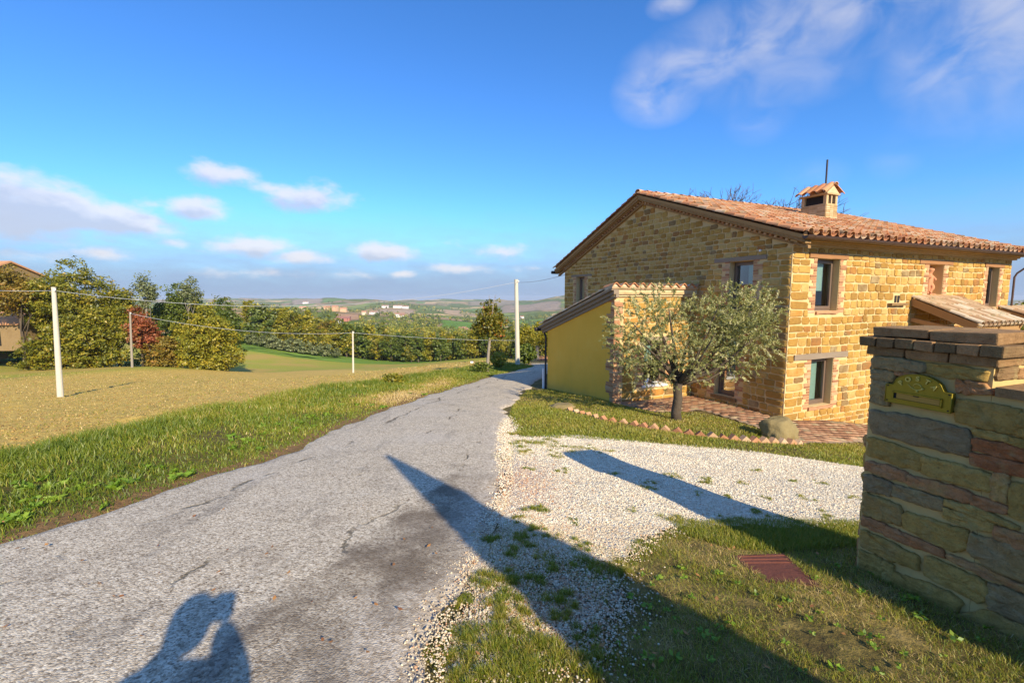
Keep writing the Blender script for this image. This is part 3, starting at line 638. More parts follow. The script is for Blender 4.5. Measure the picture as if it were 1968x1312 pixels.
def m_hills(t, b):
    p = pos(t); pd = vmath(t, 'ADD', p, vmath(t, 'MULTIPLY', nd(t, 'ShaderNodeTexNoise', {'Vector': p, 'Scale': .006, 'Detail': 3}, out=1), (160, 160, 0)))
    pf = vmath(t, 'MULTIPLY', pd, (1, .55, 0))
    cell = nd(t, 'ShaderNodeSeparateColor', {0: vor(t, pf, .0042, 'F1', 1)})
    c = ramp(t, cell, [(0, (.42, .28, .13)), (.2, (.6, .42, .2)), (.4, (.25, .3, .06)), (.55, (.58, .42, .19)), (.7, (.16, .26, .05)), (.85, (.34, .24, .13)), (1, (.62, .46, .25))], 'CONSTANT')
    w = noi(t, vmath(t, 'MULTIPLY', p, (1, 1, 0)), .0045, 6, .62); wm = sstep(t, w, .47, .53)
    sp = noi(t, p, .03, 5, .7); wc = mixc(t, sp, (.06, .1, .018), (.2, .24, .03))
    c = mixc(t, wm, c, wc)
    n = nd(t, 'ShaderNodeAttribute', attribute_name='patch').node
    fine = noi(t, p, .02, 5, .65); pc = mixc(t, sstep(t, fine, .3, .8), n.outputs['Color'], mixc(t, 1, n.outputs['Color'], (.8, .82, .75), 'MULTIPLY'))
    c = mixc(t, n.outputs['Alpha'], c, pc)
    seti(t, b, 'Base Color', c); seti(t, b, 'Roughness', 1.0); b.inputs['Specular IOR Level'].default_value = 0
    seti(t, b, 'Normal', bump(t, mth(t, 'MULTIPLY', sp, wm), 1.0, 8.0))
M_hills = mk('hills', m_hills)
idx = np.arange(HX.size).reshape(HX.shape)
obj('hills', mesh_np('hills', np.stack([WX, HDD, HZ], -1).reshape(-1, 3), np.stack([idx[:-1, :-1], idx[:-1, 1:], idx[1:, 1:], idx[1:, :-1]], -1).reshape(-1, 4), None, True, {'patch': PC.reshape(-1, 4)}), M_hills, kind='structure')
def hz_at(px, D_):
    """built hill height at bearing column and distance"""
    i = int(np.clip(np.searchsorted(hx, px) - 1, 0, len(hx) - 2)); j = int(np.clip(np.searchsorted(hd, D_) - 1, 0, len(hd) - 2))
    fx = (px - hx[i]) / (hx[i + 1] - hx[i]); fy = (D_ - hd[j]) / (hd[j + 1] - hd[j])
    return (HZ[j, i] * (1 - fx) + HZ[j, i + 1] * fx) * (1 - fy) + (HZ[j + 1, i] * (1 - fx) + HZ[j + 1, i + 1] * fx) * fy
def hill_pt(px, D_): return np.array([(px - 984) / F * D_, D_, hz_at(px, D_)])

# ------------------------------------------------------------------ foliage helpers
def rand_dirs(n):
    v = rng.normal(size=(n, 3)); return v / np.linalg.norm(v, axis=1)[:, None]
def cards(cent, size, tint, upbias=.6, aspect=1.0, out=None, dirs=None):
    """leaf-shaped quads (diamond-ish) with random orientation"""
    n = len(cent); nrm = rand_dirs(n) + np.array([0, 0, upbias])
    if out is not None: nrm = nrm + out
    nrm /= np.linalg.norm(nrm, axis=1)[:, None]
    a = dirs if dirs is not None else rand_dirs(n)
    a = a - nrm * (a * nrm).sum(1)[:, None]; a /= np.linalg.norm(a, axis=1)[:, None] + 1e-9
    b = np.cross(nrm, a); s = np.asarray(size).reshape(-1, 1)
    bend = nrm * s * .15
    v = np.stack([cent - a * s, cent + b * s * aspect * .62 - bend, cent + a * s, cent - b * s * aspect * .62 - bend], 1).reshape(-1, 3)
    f = np.arange(4 * n).reshape(n, 4); return v, f, np.repeat(tint, 4)
def crown_points(ells, n, clump, shell=.55, per=40):
    """leaf centres grouped in clumps spread through ellipsoids"""
    vol = np.array([e[3] * e[4] * e[5] for e in ells]); vol = vol / vol.sum()
    nk = max(4, n // per); which = rng.choice(len(ells), nk, p=vol); E = np.array(ells)[which]
    d = rand_dirs(nk); rad = (shell + (1 - shell) * rng.random(nk)) ** .6
    low = d[:, 2] < -.3; rad = np.where(low, rad * .8, rad)
    c = E[:, :3] + d * rad[:, None] * E[:, 3:6]
    k = rng.integers(0, nk, n); cs = clump * (.6 + .8 * rng.random(nk))
    off = rand_dirs(n) * (rng.random(n) ** .45)[:, None] * cs[k][:, None] * np.array([1, 1, .62])
    return c[k] + off, d[k], rng.random(nk)[k], c
def foliage_mesh(name, ells, n, leaf, clump, shell=.55, per=40, aspect=1.0, upbias=.6):
    p, d, ct, centres = crown_points(ells, n, clump, shell, per)
    tint = np.clip(ct * .65 + rng.random(n) * .45 - .05, 0, 1)
    v, f, t = cards(p, leaf * (.6 + .7 * rng.random(n)), tint, upbias, aspect, d * .5)
    return mesh_np(name, v, f, {'tint': t}), centres
def trunk_mesh(name, h, r0, targets, bend=.15, n=7, limbs=6, lean=(0, 0), rl=.35):
    m = MB(); k = 6; pts = [(lean[0] * (i / k) ** 1.3 * h + random.uniform(-bend, bend) * r0 * 3 * (i > 0), lean[1] * (i / k) * h + random.uniform(-bend, bend) * r0 * 3 * (i > 0), h * i / k - (.15 if i == 0 else 0)) for i in range(k + 1)]
    m.tube(pts, [r0 * (1.35 if i == 0 else 1 - .62 * i / k) for i in range(k + 1)], n)
    ts = list(targets); random.shuffle(ts)
    for q in ts[:limbs]:
        i = random.randint(2, k - 1); a = Vector(pts[i]); b = Vector(q); mid = (a + b) / 2 + Vector((random.uniform(-.1, .1), random.uniform(-.1, .1), .12)) * (b - a).length
        m.tube([a, a.lerp(mid, .6), mid, b.lerp(mid, .25), b], [r0 * rl, r0 * rl * .8, r0 * rl * .6, r0 * rl * .4, r0 * rl * .18], 5)
    me = bpy.data.meshes.new(name); me.from_pydata(m.v, [], m.f); a = me.attributes.new('tint', 'FLOAT', 'POINT'); a.data.foreach_set('value', [random.random() for _ in m.v])
    me.polygons.foreach_set('use_smooth', [True] * len(me.polygons)); me.update(); return me
def tree(name, label, cat, base, ells, n, leaf, clump, mat, th, tr, group=None, shell=.55, limbs=6, bark=None, per=40, aspect=1.0, rz=0, lean=(0, 0)):
    e = empty(name, label, cat, base, rz, group)
    fm, cs = foliage_mesh('crown', ells, n, leaf, clump, shell, per, aspect)
    tm = trunk_mesh('trunk', th, tr, cs, limbs=limbs, lean=lean)
    obj('trunk', tm, bark or M_bark, e); obj('crown', fm, mat, e); return e
def copy_tree_obj(src, loc, rz, scale, label=None, mat=None):
    o = src.copy(); col.objects.link(o); o.location = loc; o.rotation_euler = (0, 0, rz); o.scale = scale
    if label: o['label'] = label
    for ch in src.children:
        c = ch.copy(); col.objects.link(c); c.parent = o
    return o

# woodland on the far hillsides: one mass
def woodland():
    V, Fc, T = [], [], []; nb = 0; N = 5200
    px = rng.uniform(420, 1100, N); D_ = 190 * (12.5 ** rng.random(N))
    ok = []
    for a, d in zip(px, D_):
        i = int(np.clip(np.searchsorted(hx, a), 0, len(hx) - 1)); j = int(np.clip(np.searchsorted(hd, d), 0, len(hd) - 1))
        x = (a - 984) / F * d
        j2 = int(np.clip(np.searchsorted(hd, d * 1.22), 0, len(hd) - 1)); ok.append(PC[j:j2 + 1, i, 3].max() < .35 and (vnoise(x / 75 + 3, d / 75) * .7 + vnoise(x / 25, d / 25) * .3 > (.34 if d < 700 else .52)))
    px, D_ = px[ok], D_[ok]
    for a, d in zip(px, D_):
        b = hill_pt(a, d); h = rng.uniform(5, 10) * (1 if d < 900 else 1.15); k = int(np.clip(16000 / d, 10, 56)); w = h * rng.uniform(.32, .55)
        dr = rand_dirs(k) * (rng.random(k) ** .35)[:, None] * np.array([w, w, h * .48]); c = b + np.array([0, 0, h * .5]) + dr
        tt = np.clip(rng.beta(1.3, 1.6) * .9 + rng.normal(0, .07, k), 0, 1)
        v, f, t = cards(c, np.full(k, max(.9, d * .0021)) * rng.uniform(.7, 1.2, k), tt, .8, 1.1); V.append(v); Fc.append(f + nb); T.append(t); nb += len(v)
    m = mk('woodland_leaf', m_leaf([(0, (.08, .11, .016)), (.3, (.16, .2, .02)), (.6, (.29, .29, .028)), (.85, (.44, .37, .03)), (1, (.5, .29, .04))], .28))
    o = obj('woodland', mesh_np('woodland', np.concatenate(V), np.concatenate(Fc), {'tint': np.concatenate(T)}), m, kind='stuff')
    o['label'] = 'autumn woodland covering the hillsides across the valley'; o['category'] = 'woodland'
woodland()

# far houses
def far_house(label, px, D_, w, dep, h, wallc, roofc, rz, cat='house', sink=1.0, nwin=3, group=None):
    b = hill_pt(px, D_); e = empty('country_house', label, cat, b, rz, group)
    key = 'far_wall_%.2f_%.2f' % (wallc[0], wallc[2]); mw = bpy.data.materials.get(key) or plain(key, wallc, .9, nz=.06, ns=.6)
    key = 'far_roof_%.2f_%.2f' % (roofc[0], roofc[2]); mr = bpy.data.materials.get(key) or plain(key, roofc, .9, nz=.2, ns=.8)
    m = MB(); m.box((0, 0, h / 2 - sink / 2), (w, dep, h + sink))
    m.add([(-w / 2, -dep / 2, h), (-w / 2, dep / 2, h), (-w / 2, 0, h + dep * .24)], [(0, 1, 2)]); m.add([(w / 2, -dep / 2, h), (w / 2, 0, h + dep * .24), (w / 2, dep / 2, h)], [(0, 1, 2)])
    m.build('wall', mw, e)
    m = MB(); o_ = .5; rh = dep * .24
    for s in (-1, 1):
        y0 = s * (dep / 2 + o_); z0 = h - o_ * .48
        m.hexa([(-w / 2 - o_, y0, z0), (w / 2 + o_, y0, z0), (w / 2 + o_, 0, h + rh), (-w / 2 - o_, 0, h + rh), (-w / 2 - o_, y0, z0 + .3), (w / 2 + o_, y0, z0 + .3), (w / 2 + o_, 0, h + rh + .3), (-w / 2 - o_, 0, h + rh + .3)])
    m.build('roof', mr, e)
    for i in range(nwin):
        for k in range(2 if h > 4.5 else 1):
            m = MB(); m.box(((i + .5) / nwin * w - w / 2, -dep / 2 - .02, h * (.3 + .42 * k) if h > 4.5 else h * .5), (1.0, .12, 1.3)); m.build('window', M_dark, e)
    return e
WHT, ORG, CRM, RED = (.74, .72, .68), (.66, .42, .24), (.7, .58, .42), (.42, .16, .12)
TER, BRN = (.5, .24, .13), (.36, .2, .13)
far_house('orange house with terracotta roof rising above the tree row in the valley', 788, 300, 9, 8, 5.2, ORG, TER, R(-18))
far_house('small orange house right beside the larger orange one above the tree row', 808, 305, 5, 6, 4.0, ORG, TER, R(12), nwin=2)
far_house('low pale shed left of the orange house above the tree row', 762, 298, 8, 6, 2.6, WHT, (.55, .5, .44), R(10), nwin=2)
far_house('orange house at the left of the hilltop village', 629, 1010, 12, 10, 8, ORG, TER, R(20))
far_house('tall orange house in the middle of the hilltop village', 645, 1025, 11, 10, 10, ORG, TER, R(-10))
far_house('wide orange house at the right of the hilltop village', 661, 1015, 14, 10, 7.5, ORG, TER, R(5))
far_house('cream house standing apart left of the hilltop village', 583, 980, 13, 10, 6, CRM, TER, R(25))
far_house('white house right of the hilltop village on the wooded ridge', 719, 990, 16, 10, 6, WHT, BRN, R(-5))
far_house('cream cottage among trees below the white ridge house', 700, 880, 8, 7, 6, CRM, TER, R(15), nwin=2)
far_house('long dark red building beside the brown ploughed field', 661, 690, 18, 9, 5.5, RED, (.3, .14, .11), R(8), 'building')
far_house('white house left of the long dark red building', 650, 650, 11, 8, 5, WHT, BRN, R(0))
far_house('grey pale farm building among trees left of the brown field', 593, 640, 13, 9, 5.5, (.5, .45, .42), BRN, R(-12), 'building')
far_house('long white building on the middle hillside left of the green field', 768, 900, 20, 10, 6.5, WHT, BRN, R(4), 'building')
far_house('white house stepping down below the long white hillside building', 776, 850, 13, 9, 6.5, WHT, BRN, R(-14))
far_house('white house at the lower edge of the green field', 889, 560, 9, 8, 5.5, WHT, BRN, R(-8))
far_house('wide white house with brown roof right below the green field', 902, 540, 15, 9, 5, WHT, BRN, R(6))
far_house('white farmhouse at the left on the pale far field', 741, 1880, 26, 14, 9, WHT, BRN, R(0))
far_house('long white farm buildings in the middle of the pale far field', 765, 1900, 36, 14, 9, WHT, BRN, R(3))
far_house('white farm building at the right of the pale far field', 780, 1890, 24, 14, 9, WHT, BRN, R(-4))
far_house('tiny white house alone on the far left hillside', 589, 2500, 26, 16, 10, WHT, BRN, R(0))
far_house('tiny white house on the slope behind the roadside pole', 1003, 1500, 12, 9, 7, WHT, BRN, R(10))

# ------------------------------------------------------------------ tree row at the far edge of the field
def tree_row():
    kinds = []
    spec = [(M_lf_green, 'green broadleaf tree in the row at the far edge of the fields'), (M_lf_yel, 'yellow-green autumn tree in the row at the far edge of the fields'),
            (M_lf_dark, 'dark green tree in the row at the far edge of the fields'), (M_lf_brown, 'orange-brown autumn tree in the row at the far edge of the fields')]
    for i, (m, lab) in enumerate(spec):
        for v in range(2):
            w = (2.1, 2.6)[v]
            ells = [(0, 0, 4.6, w, w, 3.6), (.6, .3, 2.6, w * 1.1, w * 1.1, 2.4), (-.7, -.2, 6.6, w * .65, w * .65, 2.6)] if v == 0 else [(0, 0, 4.2, w, w, 3.4), (1.2, 0, 3, 1.9, 1.9, 2.4), (-1.1, .4, 3.6, 1.8, 1.8, 3.0)]
            t = tree('row_tree', lab, 'tree', (0, 0, 0), ells, 2300, .27, .75, m, 6, .2, 'trees in the row at the far edge of the fields', limbs=5, per=22, shell=.35)
            kinds.append((t, lab))
    used = set(); line_px = [455, 500, 560, 640, 720, 800, 930, 1000, 1060]; line_y = [650, 658, 669, 682, 693, 697, 687, 690, 690]
    spots = []
    for rowi, (dd, step) in enumerate(((0, 13), (9, 15), (20, 17))):
        for px in np.arange(478 + rowi * 5, 1050, step): spots.append((px + random.uniform(-4, 4), dd + random.uniform(-2, 3)))
    for (px, dd) in spots:
        py = np.interp(px, line_px, line_y); D0 = np.interp(px, [455, 640, 800, 930, 1050], [151, 149, 140, 134, 110]) + dd
        x = (px - 984) / F * D0; z = hz_at(px, D0) if D0 > 127 else H1(x, D0)
        hgt = np.interp(px, [470, 540, 650, 760, 830, 930, 1050], [13.5, 13, 12, 9.2, 9, 8.6, 8]) * random.uniform(.72, 1.1) + dd * .12
        k = random.choices(range(8), [3, 3, 2.2, 2.2, 1.6, 1.6, .5, .5])[0]
        src, lab = kinds[k]; s = hgt / 8.6
        args = ((x, D0, z - .3), random.uniform(0, 6.28), (s * random.uniform(.85, 1.2), s * random.uniform(.85, 1.2), s))
        sec = 'left of the field pole' if px < 679 else ('between field pole and small tree' if px < 940 else 'right of the small tree')
        lab2 = lab.replace(' in the row at the far edge of the fields', ' at the %s of the far row, %s' % ('front' if dd < 6 else ('middle' if dd < 16 else 'back'), sec))
        src_lab = lab2
        if k not in used: used.add(k); src['label'] = lab2; src.location, src.rotation_euler, src.scale = args[0], (0, 0, args[1]), args[2]
        else: copy_tree_obj(src, *args, label=lab2)
    for k, (src, lab) in enumerate(kinds):
        if k not in used:
            for c in list(src.children): bpy.data.objects.remove(c)
            bpy.data.objects.remove(src)
    # low grey-green olive bushes down the slope in front of the row
    e0 = None
    for i, px in enumerate(np.linspace(458, 642, 10)):
        py = np.interp(px, line_px, line_y) + 3; D0 = 143 - (px - 458) * .01; x = (px - 984) / F * D0
        z = H1(x, D0) if D0 < 127 else hz_at(px, D0); s = random.uniform(.85, 1.2)
        lab = 'small grey-green olive bush in the line along the top of the green slope'
        if e0 is None:
            e0 = tree('olive_bush', lab, 'bush', (x, D0, z), [(0, 0, 1.9, 2.0, 2.0, 1.7), (.9, 0, 1.6, 1.4, 1.4, 1.3)], 700, .3, .7, M_lf_sage, 1.6, .14, 'olive bushes along the slope', limbs=4, per=20)
        else: copy_tree_obj(e0, (x, D0, z), random.uniform(0, 6), (s, s, s))
tree_row()

# ------------------------------------------------------------------ trees on the left
def px_tree(name, label, px_, base_py, top_py, left, right, D_, mat, n, leaf=.2, clump=.85, low=.12, base_z=None, bark=None, extra=None, tr=.16, shell=.45, per=26, limbs=9):
    """a tree whose crown fills the photo box left..right / top..base at distance D_"""
    x = (px_ - 984) / F * D_; zb = base_z if base_z is not None else float(HG(np.array([x]), np.array([D_]))[0])
    zt = atY(px_, top_py, D_)[2]; h = zt - zb; wl = (right - left) / F * D_ / 2; cx = ((left + right) / 2 - px_) / F * D_
    cz0 = h * low; hh = (h - cz0) / 2
    ells = [(cx, 0, cz0 + hh, wl * .66, wl * .66, hh * .74)]
    for k_ in range(11):
        d_ = rand_dirs(1)[0]; d_[2] = abs(d_[2]) * .9 - .25; q_ = random.uniform(.26, .46)
        ells.append((cx + d_[0] * wl * (1 - q_) , d_[1] * wl * (1 - q_), cz0 + hh + d_[2] * hh * (1.12 - q_), wl * q_, wl * q_, min(hh * .5, wl * q_ * .85)))
    ells.append((cx + wl * random.uniform(-.25, .25), 0, h - hh * .32, wl * .36, wl * .36, hh * .32))
    if low < .06: ells += [(cx - wl * .3, 0, h * .2, wl * .62, wl * .6, h * .24), (cx + wl * .3, .2, h * .2, wl * .62, wl * .6, h * .24), (cx, -.5, h * .15, wl * .6, wl * .5, h * .18)]
    n = int(n * 2.4); leaf *= .82; clump *= .9
    return tree(name, label, 'tree', (x, D_, zb - .1), ells, n, leaf, clump, mat, h * .7, tr, shell=shell, limbs=limbs, bark=bark, per=per)
px_tree('walnut_tree', 'large spreading green tree with rounded top behind the leftmost pole', 165, 690, 495, 60, 262, 64, M_lf_green, 9500, low=.2, tr=.3, shell=.5)
px_tree('broadleaf_tree', 'green tree filling the gap right of the large spreading tree', 222, 700, 548, 175, 282, 65, M_lf_green, 4200, low=.12, tr=.2)
px_tree('broadleaf_tree', 'green tree just left of the leftmost pole top', 105, 700, 535, 48, 178, 63, M_lf_green, 4600, low=.16, tr=.22)
px_tree('bushy_tree', 'dense olive-green bushy tree with foliage to the ground behind the leftmost pole', 165, 712, 585, 92, 238, 57, M_lf_green, 7500, low=.02)
px_tree('broadleaf_tree', 'orange-tinged tree at the left edge in front of the stone house', 40, 655, 503, -35, 85, 59, M_lf_brown, 3800, low=.4, tr=.22)
px_tree('broadleaf_tree', 'dark green tree between the stone house and the large green tree', 78, 660, 545, 55, 125, 66, M_lf_dark, 2600, low=.3)
px_tree('low_bush', 'low green bush at the foot of the trees by the stone house', 75, 690, 640, 20, 130, 56, M_lf_green, 2600, low=.0, leaf=.18, clump=.6)
px_tree('broadleaf_tree', 'dark green backdrop tree behind the red-leaved tree', 300, 700, 572, 222, 385, 80, M_lf_dark, 6000, low=.02)
px_tree('broadleaf_tree', 'dark green backdrop tree between the stone house and the leftmost pole', 70, 690, 548, 5, 135, 71, M_lf_dark, 5000, low=.02)
px_tree('broadleaf_tree', 'green backdrop tree behind the bright bushy tree on the right', 405, 705, 560, 350, 470, 79, M_lf_green, 4200, low=.02)
px_tree('red_tree', 'small red-leaved autumn tree between the two green trees on the left', 268, 690, 588, 240, 302, 58, M_lf_red, 2600, low=.1, leaf=.18, clump=.6)
px_tree('poplar_tree', 'tall thin sparse tree with pale stem above the red-leaved tree', 282, 690, 520, 258, 306, 66, M_lf_sage, 700, low=.55, bark=M_paleb, tr=.13, per=14)
px_tree('broadleaf_tree', 'dark green rounded tree behind the tall sparse trees', 345, 690, 540, 300, 405, 72, M_lf_dark, 5200, low=.2)
px_tree('poplar_tree', 'tall thin sparse tree at the right with a small tuft of leaves on top', 363, 690, 525, 345, 390, 68, M_lf_sage, 520, low=.6, bark=M_paleb, tr=.13, per=14)
px_tree('bushy_tree', 'bright yellow-green bushy tree at the right end of the left trees', 395, 715, 583, 330, 456, 60, M_lf_yel, 8000, low=.02)
px_tree('broadleaf_tree', 'dark green tree at the right end behind the bright bushy one', 432, 680, 568, 402, 468, 74, M_lf_dark, 3600, low=.08)
px_tree('bushy_tree', 'low yellow-brown bush under the red-leaved tree', 300, 705, 640, 272, 345, 58.5, M_lf_brown, 2600, low=.0, leaf=.18, clump=.6)

# stone house at the left edge
def left_house():
    D_ = 72; b = np.array([(-62 - 984) / F * D_, D_, -8.0]); e = empty('stone_house', 'tall stone house with brick chimney at the left edge behind trees', 'house', b, R(-6))
    zt = atY(0, 530, D_)[2] - b[2]; w = 17.0; dep = 9
    m = MB(); m.box((0, 0, zt / 2), (w, dep, zt)); m.add([(-w / 2, -dep / 2, zt), (-w / 2, dep / 2, zt), (-w / 2, 0, zt + 2)], [(0, 1, 2)]); m.add([(w / 2, -dep / 2, zt), (w / 2, 0, zt + 2), (w / 2, dep / 2, zt)], [(0, 1, 2)])
    m.build('wall', M_dullstone, e)
    m = MB()
    for s in (-1, 1): m.hexa([(-w / 2 - .4, s * 4.9, zt - .15), (w / 2 + .4, s * 4.9, zt - .15), (w / 2 + .4, 0, zt + 2), (-w / 2 - .4, 0, zt + 2), (-w / 2 - .4, s * 4.9, zt + .1), (w / 2 + .4, s * 4.9, zt + .1), (w / 2 + .4, 0, zt + 2.25), (-w / 2 - .4, 0, zt + 2.25)])
    rf = m.build('roof', M_tile, e)
    cx = ((11 - 984) / F * D_ - b[0]); m = MB(); m.box((cx, -1.2, zt + 1.9), (1.0, .9, 2.0)); m.build('chimney', M_brick, e)
    m = MB(); m.box((cx, -1.2, zt + 2.98), (1.25, 1.15, .18)); m.build('chimney_cap', M_cap, e)
    for i in range(3):
        m = MB(); m.box((w / 2 - 2.4 - i * 3.4, -dep / 2 - .03, zt * .72), (1, .12, 1.5)); m.build('window', M_dark, e)
    D2 = 63; b = np.array([(0 - 984) / F * D2, D2, 0]); b[2] = atY(0, 660, D2)[2]
    e = empty('stone_outbuilding', 'low stone outbuilding with pinkish tiled roof under the left trees', 'building', b, R(4))
    m = MB(); m.box((0, 0, 1.0), (8.6, 4, 3.6)); m.build('wall', M_dullstone, e)
    m = MB(); m.hexa([(-4.6, -2.3, 2.7), (4.5, -2.3, 2.7), (3.6, 0, 4.2), (-4.6, 0, 4.2), (-4.6, -2.3, 2.9), (4.5, -2.3, 2.9), (3.6, 0, 4.4), (-4.6, 0, 4.4)]); m.build('roof', M_tile, e)
    m = MB(); m.box((1.2, -2.02, .9), (1.2, .1, 2.0)); m.build('door', M_dark, e)
left_house()

# ------------------------------------------------------------------ farmhouse
farm = empty('farmhouse', 'two-storey sandstone farmhouse with terracotta tiled roof on the right', 'house', tuple(HC), HA)
WL, GW = 11.1, 10.6                          # long wall, gable wall
ZE = 4.22                                    # wall top at the eaves
RY_, RZ_ = 5.35, 6.30                        # ridge
BASE = -2.0
fr_long = lambda u, v, n: (u, -n, v)
fr_gable = lambda u, v, n: (-n, u, v)
def wall_mesh(m, fr, u0, u1, v0, v1, holes, depth=.26):
    us = sorted({u0, u1, *[h[0] for h in holes], *[h[1] for h in holes]}); vs = sorted({v0, v1, *[h[2] for h in holes], *[h[3] for h in holes]})
    for a, b in zip(us, us[1:]):
        for c, d in zip(vs, vs[1:]):
            if any(h[0] <= a and b <= h[1] and h[2] <= c and d <= h[3] for h in holes): continue
            m.quad(fr(a, c, 0), fr(b, c, 0), fr(b, d, 0), fr(a, d, 0))
    for (a, b, c, d) in holes:
        for p, q in (((a, c), (b, c)), ((b, c), (b, d)), ((b, d), (a, d)), ((a, d), (a, c))):
            m.quad(fr(p[0], p[1], 0), fr(q[0], q[1], 0), fr(q[0], q[1], -depth), fr(p[0], p[1], -depth))
def stone_piece(fr, cu, cv, w, h, depth, tint, m=10, jit=.13, rnd=.3):
    pts = []
    for k in range(m):
        a = 2 * math.pi * (k + .5) / m; c, s = math.cos(a), math.sin(a)
        e = 1 / max(abs(c), abs(s)); q = e * (1 - rnd) + rnd * 1.12
        q = min(q, e); j = 1 + random.uniform(-jit, jit * .5)
        pts.append((cu + c * q * j * w / 2, cv + s * q * j * h / 2))
    # keep the rows full: squash circle points to the box
    ring = lambda sc_, n: [fr(cu + (p[0] - cu) * sc_, cv + (p[1] - cv) * sc_, n + random.uniform(-.15, .15) * depth * (n > 0)) for p in pts]
    v = ring(1, -.01) + ring(1, depth * .5) + ring(.8, depth) + [fr(cu, cv, depth * 1.1)]
    f = []
    for L_ in range(2):
        for k in range(m): f.append((L_ * m + k, L_ * m + (k + 1) % m, (L_ + 1) * m + (k + 1) % m, (L_ + 1) * m + k))
    for k in range(m): f.append((2 * m + k, 2 * m + (k + 1) % m, 3 * m))
    return (v, f, tint, fr(cu, cv, 0))
def stone_wall(fr, u0, u1, v0, v1, excl, top=None, hmin=.15, hmax=.25, wmin=.2, wmax=.46, quoin=None, depth=.022, joint=.021, tintf=None):
    out = []; v = v0
    while v < v1 - .06:
        h = random.uniform(hmin, hmax); h = min(h, v1 - v)
        if h < .07: break
        segs = [(u0, u1)]
        if top:                                   # clip against the roof slope
            lo, hi = top(v + h); segs = [(max(u0, lo), min(u1, hi))]
        for (a, b, c, d) in excl:
            if c < v + h * .75 and d > v + h * .25:
                ns = []
                for (s, e) in segs:
                    if b <= s or a >= e: ns.append((s, e))
                    else:
                        if a - s > .08: ns.append((s, a))
                        if e - b > .08: ns.append((b, e))
                segs = ns
        for (s, e) in segs:
            u = s
            while e - u > .07:
                w = random.uniform(wmin, wmax) * (1.25 if h > .2 else 1)
                if quoin and u < quoin + .02: w *= 1.5
                if e - (u + w) < .13: w = e - u
                t = random.random() if tintf is None else tintf(u, v)
                hh = h - joint; out.append(stone_piece(fr, u + w / 2, v + h / 2 + random.uniform(-.008, .008) + .012 * math.sin(u * 1.7 + v), w - joint, hh * random.uniform(.96, 1.04), depth * random.uniform(.6, 1.35), t, m=12))
                u += w
        v += h
    return out
def jamb_bricks(m, fr, a, c, d, side, wide=.24, nar=.13, bh=.068):
    v = c; i = 0
    while v < d - .03:
        w = (wide if (i // 2) % 2 == 0 else nar) + random.uniform(-.03, .04); n = 1 if w < .18 else 1
        u0 = a if side > 0 else a - w
        cx = u0 + w / 2; t = random.random()
        for q in range(n):
            hw_, hh = w / 2 - .006, bh / 2 - .008; nn = .012 + random.uniform(-.004, .006)
            P = [fr(cx + i_ * hw_, v + bh / 2 + j_ * hh, n_) for n_ in (-.03, nn) for (i_, j_) in ((-1, -1), (1, -1), (1, 1), (-1, 1))]
            m.hexa(P, t)
        v += bh; i += 1
def window(parent, fr, a, b, c, d, inset=.17, curtain=None, mull=False, name='window'):
    """frame, pane, curtain and a dark room behind an opening"""
    fw_ = .055; m = MB()
    def bx(u0, u1, v0, v1, n0, n1): m.hexa([fr(u, v, n) for n in (n0, n1) for (u, v) in ((u0, v0), (u1, v0), (u1, v1), (u0, v1))])
    n0, n1 = -inset - .07, -inset
    bx(a, b, c, c + fw_, n0, n1); bx(a, b, d - fw_, d, n0, n1); bx(a, a + fw_, c + fw_, d - fw_, n0, n1); bx(b - fw_, b, c + fw_, d - fw_, n0, n1)
    s = fw_ + .045                                                     # sash
    bx(a + fw_, b - fw_, c + fw_, c + s + .02, n0 + .02, n1 + .018); bx(a + fw_, b - fw_, d - s, d - fw_, n0 + .02, n1 + .018)
    bx(a + fw_, a + s, c + s + .02, d - s, n0 + .02, n1 + .018); bx(b - s, b - fw_, c + s + .02, d - s, n0 + .02, n1 + .018)
    if mull: u = (a + b) / 2; bx(u - .05, u + .05, c + s + .02, d - s, n0 + .02, n1 + .018)
    w = m.build(name, M_frame, parent)
    m = MB(); m.quad(fr(a + s, c + s, n0 + .04), fr(b - s, c + s, n0 + .04), fr(b - s, d - s, n0 + .04), fr(a + s, d - s, n0 + .04)); m.build('pane', M_glass, w)
    if curtain:
        ca, cb, cc, cdd = curtain; m = MB(); k = 24; vs = []
        for i in range(k + 1):
            u = ca + (cb - ca) * i / k; n = n0 - .06 + .012 * math.sin(i * 1.9)
            vs += [fr(u, cc, n), fr(u, cdd, n)]
        m.add(vs, [(2 * i, 2 * i + 2, 2 * i + 3, 2 * i + 1) for i in range(k)]); m.build('curtain', M_curtain, w, True)
    m = MB(); k = .9
    A = [fr(a - .02, c - .02, n0), fr(b + .02, c - .02, n0), fr(b + .02, d + .02, n0), fr(a - .02, d + .02, n0)]; B = [fr(a - .02, c - .02, n0 - k), fr(b + .02, c - .02, n0 - k), fr(b + .02, d + .02, n0 - k), fr(a - .02, d + .02, n0 - k)]
    for i in range(4): j = (i + 1) % 4; m.quad(A[i], A[j], B[j], B[i])
    m.quad(*B); m.build('room', M_room, w)
    return w
def beam_box(parent, fr, a, b, c, d, n0, n1, mat, name, jit=.008):
    m = MB(); v = []
    for i in range(7):
        u = a + (b - a) * i / 6
        j = [random.uniform(-jit, jit) for _ in range(4)]
        v += [fr(u, c + j[0], n0), fr(u, c + j[1], n1), fr(u, d + j[2], n1), fr(u, d + j[3], n0)]
    f = []
    for i in range(6):
        for k in range(4): f.append((i * 4 + k, i * 4 + (k + 1) % 4, (i + 1) * 4 + (k + 1) % 4, (i + 1) * 4 + k))
    f += [(3, 2, 1, 0), (24, 25, 26, 27)]
    m.add(v, f, random.random()); return m.build(name, mat, parent)

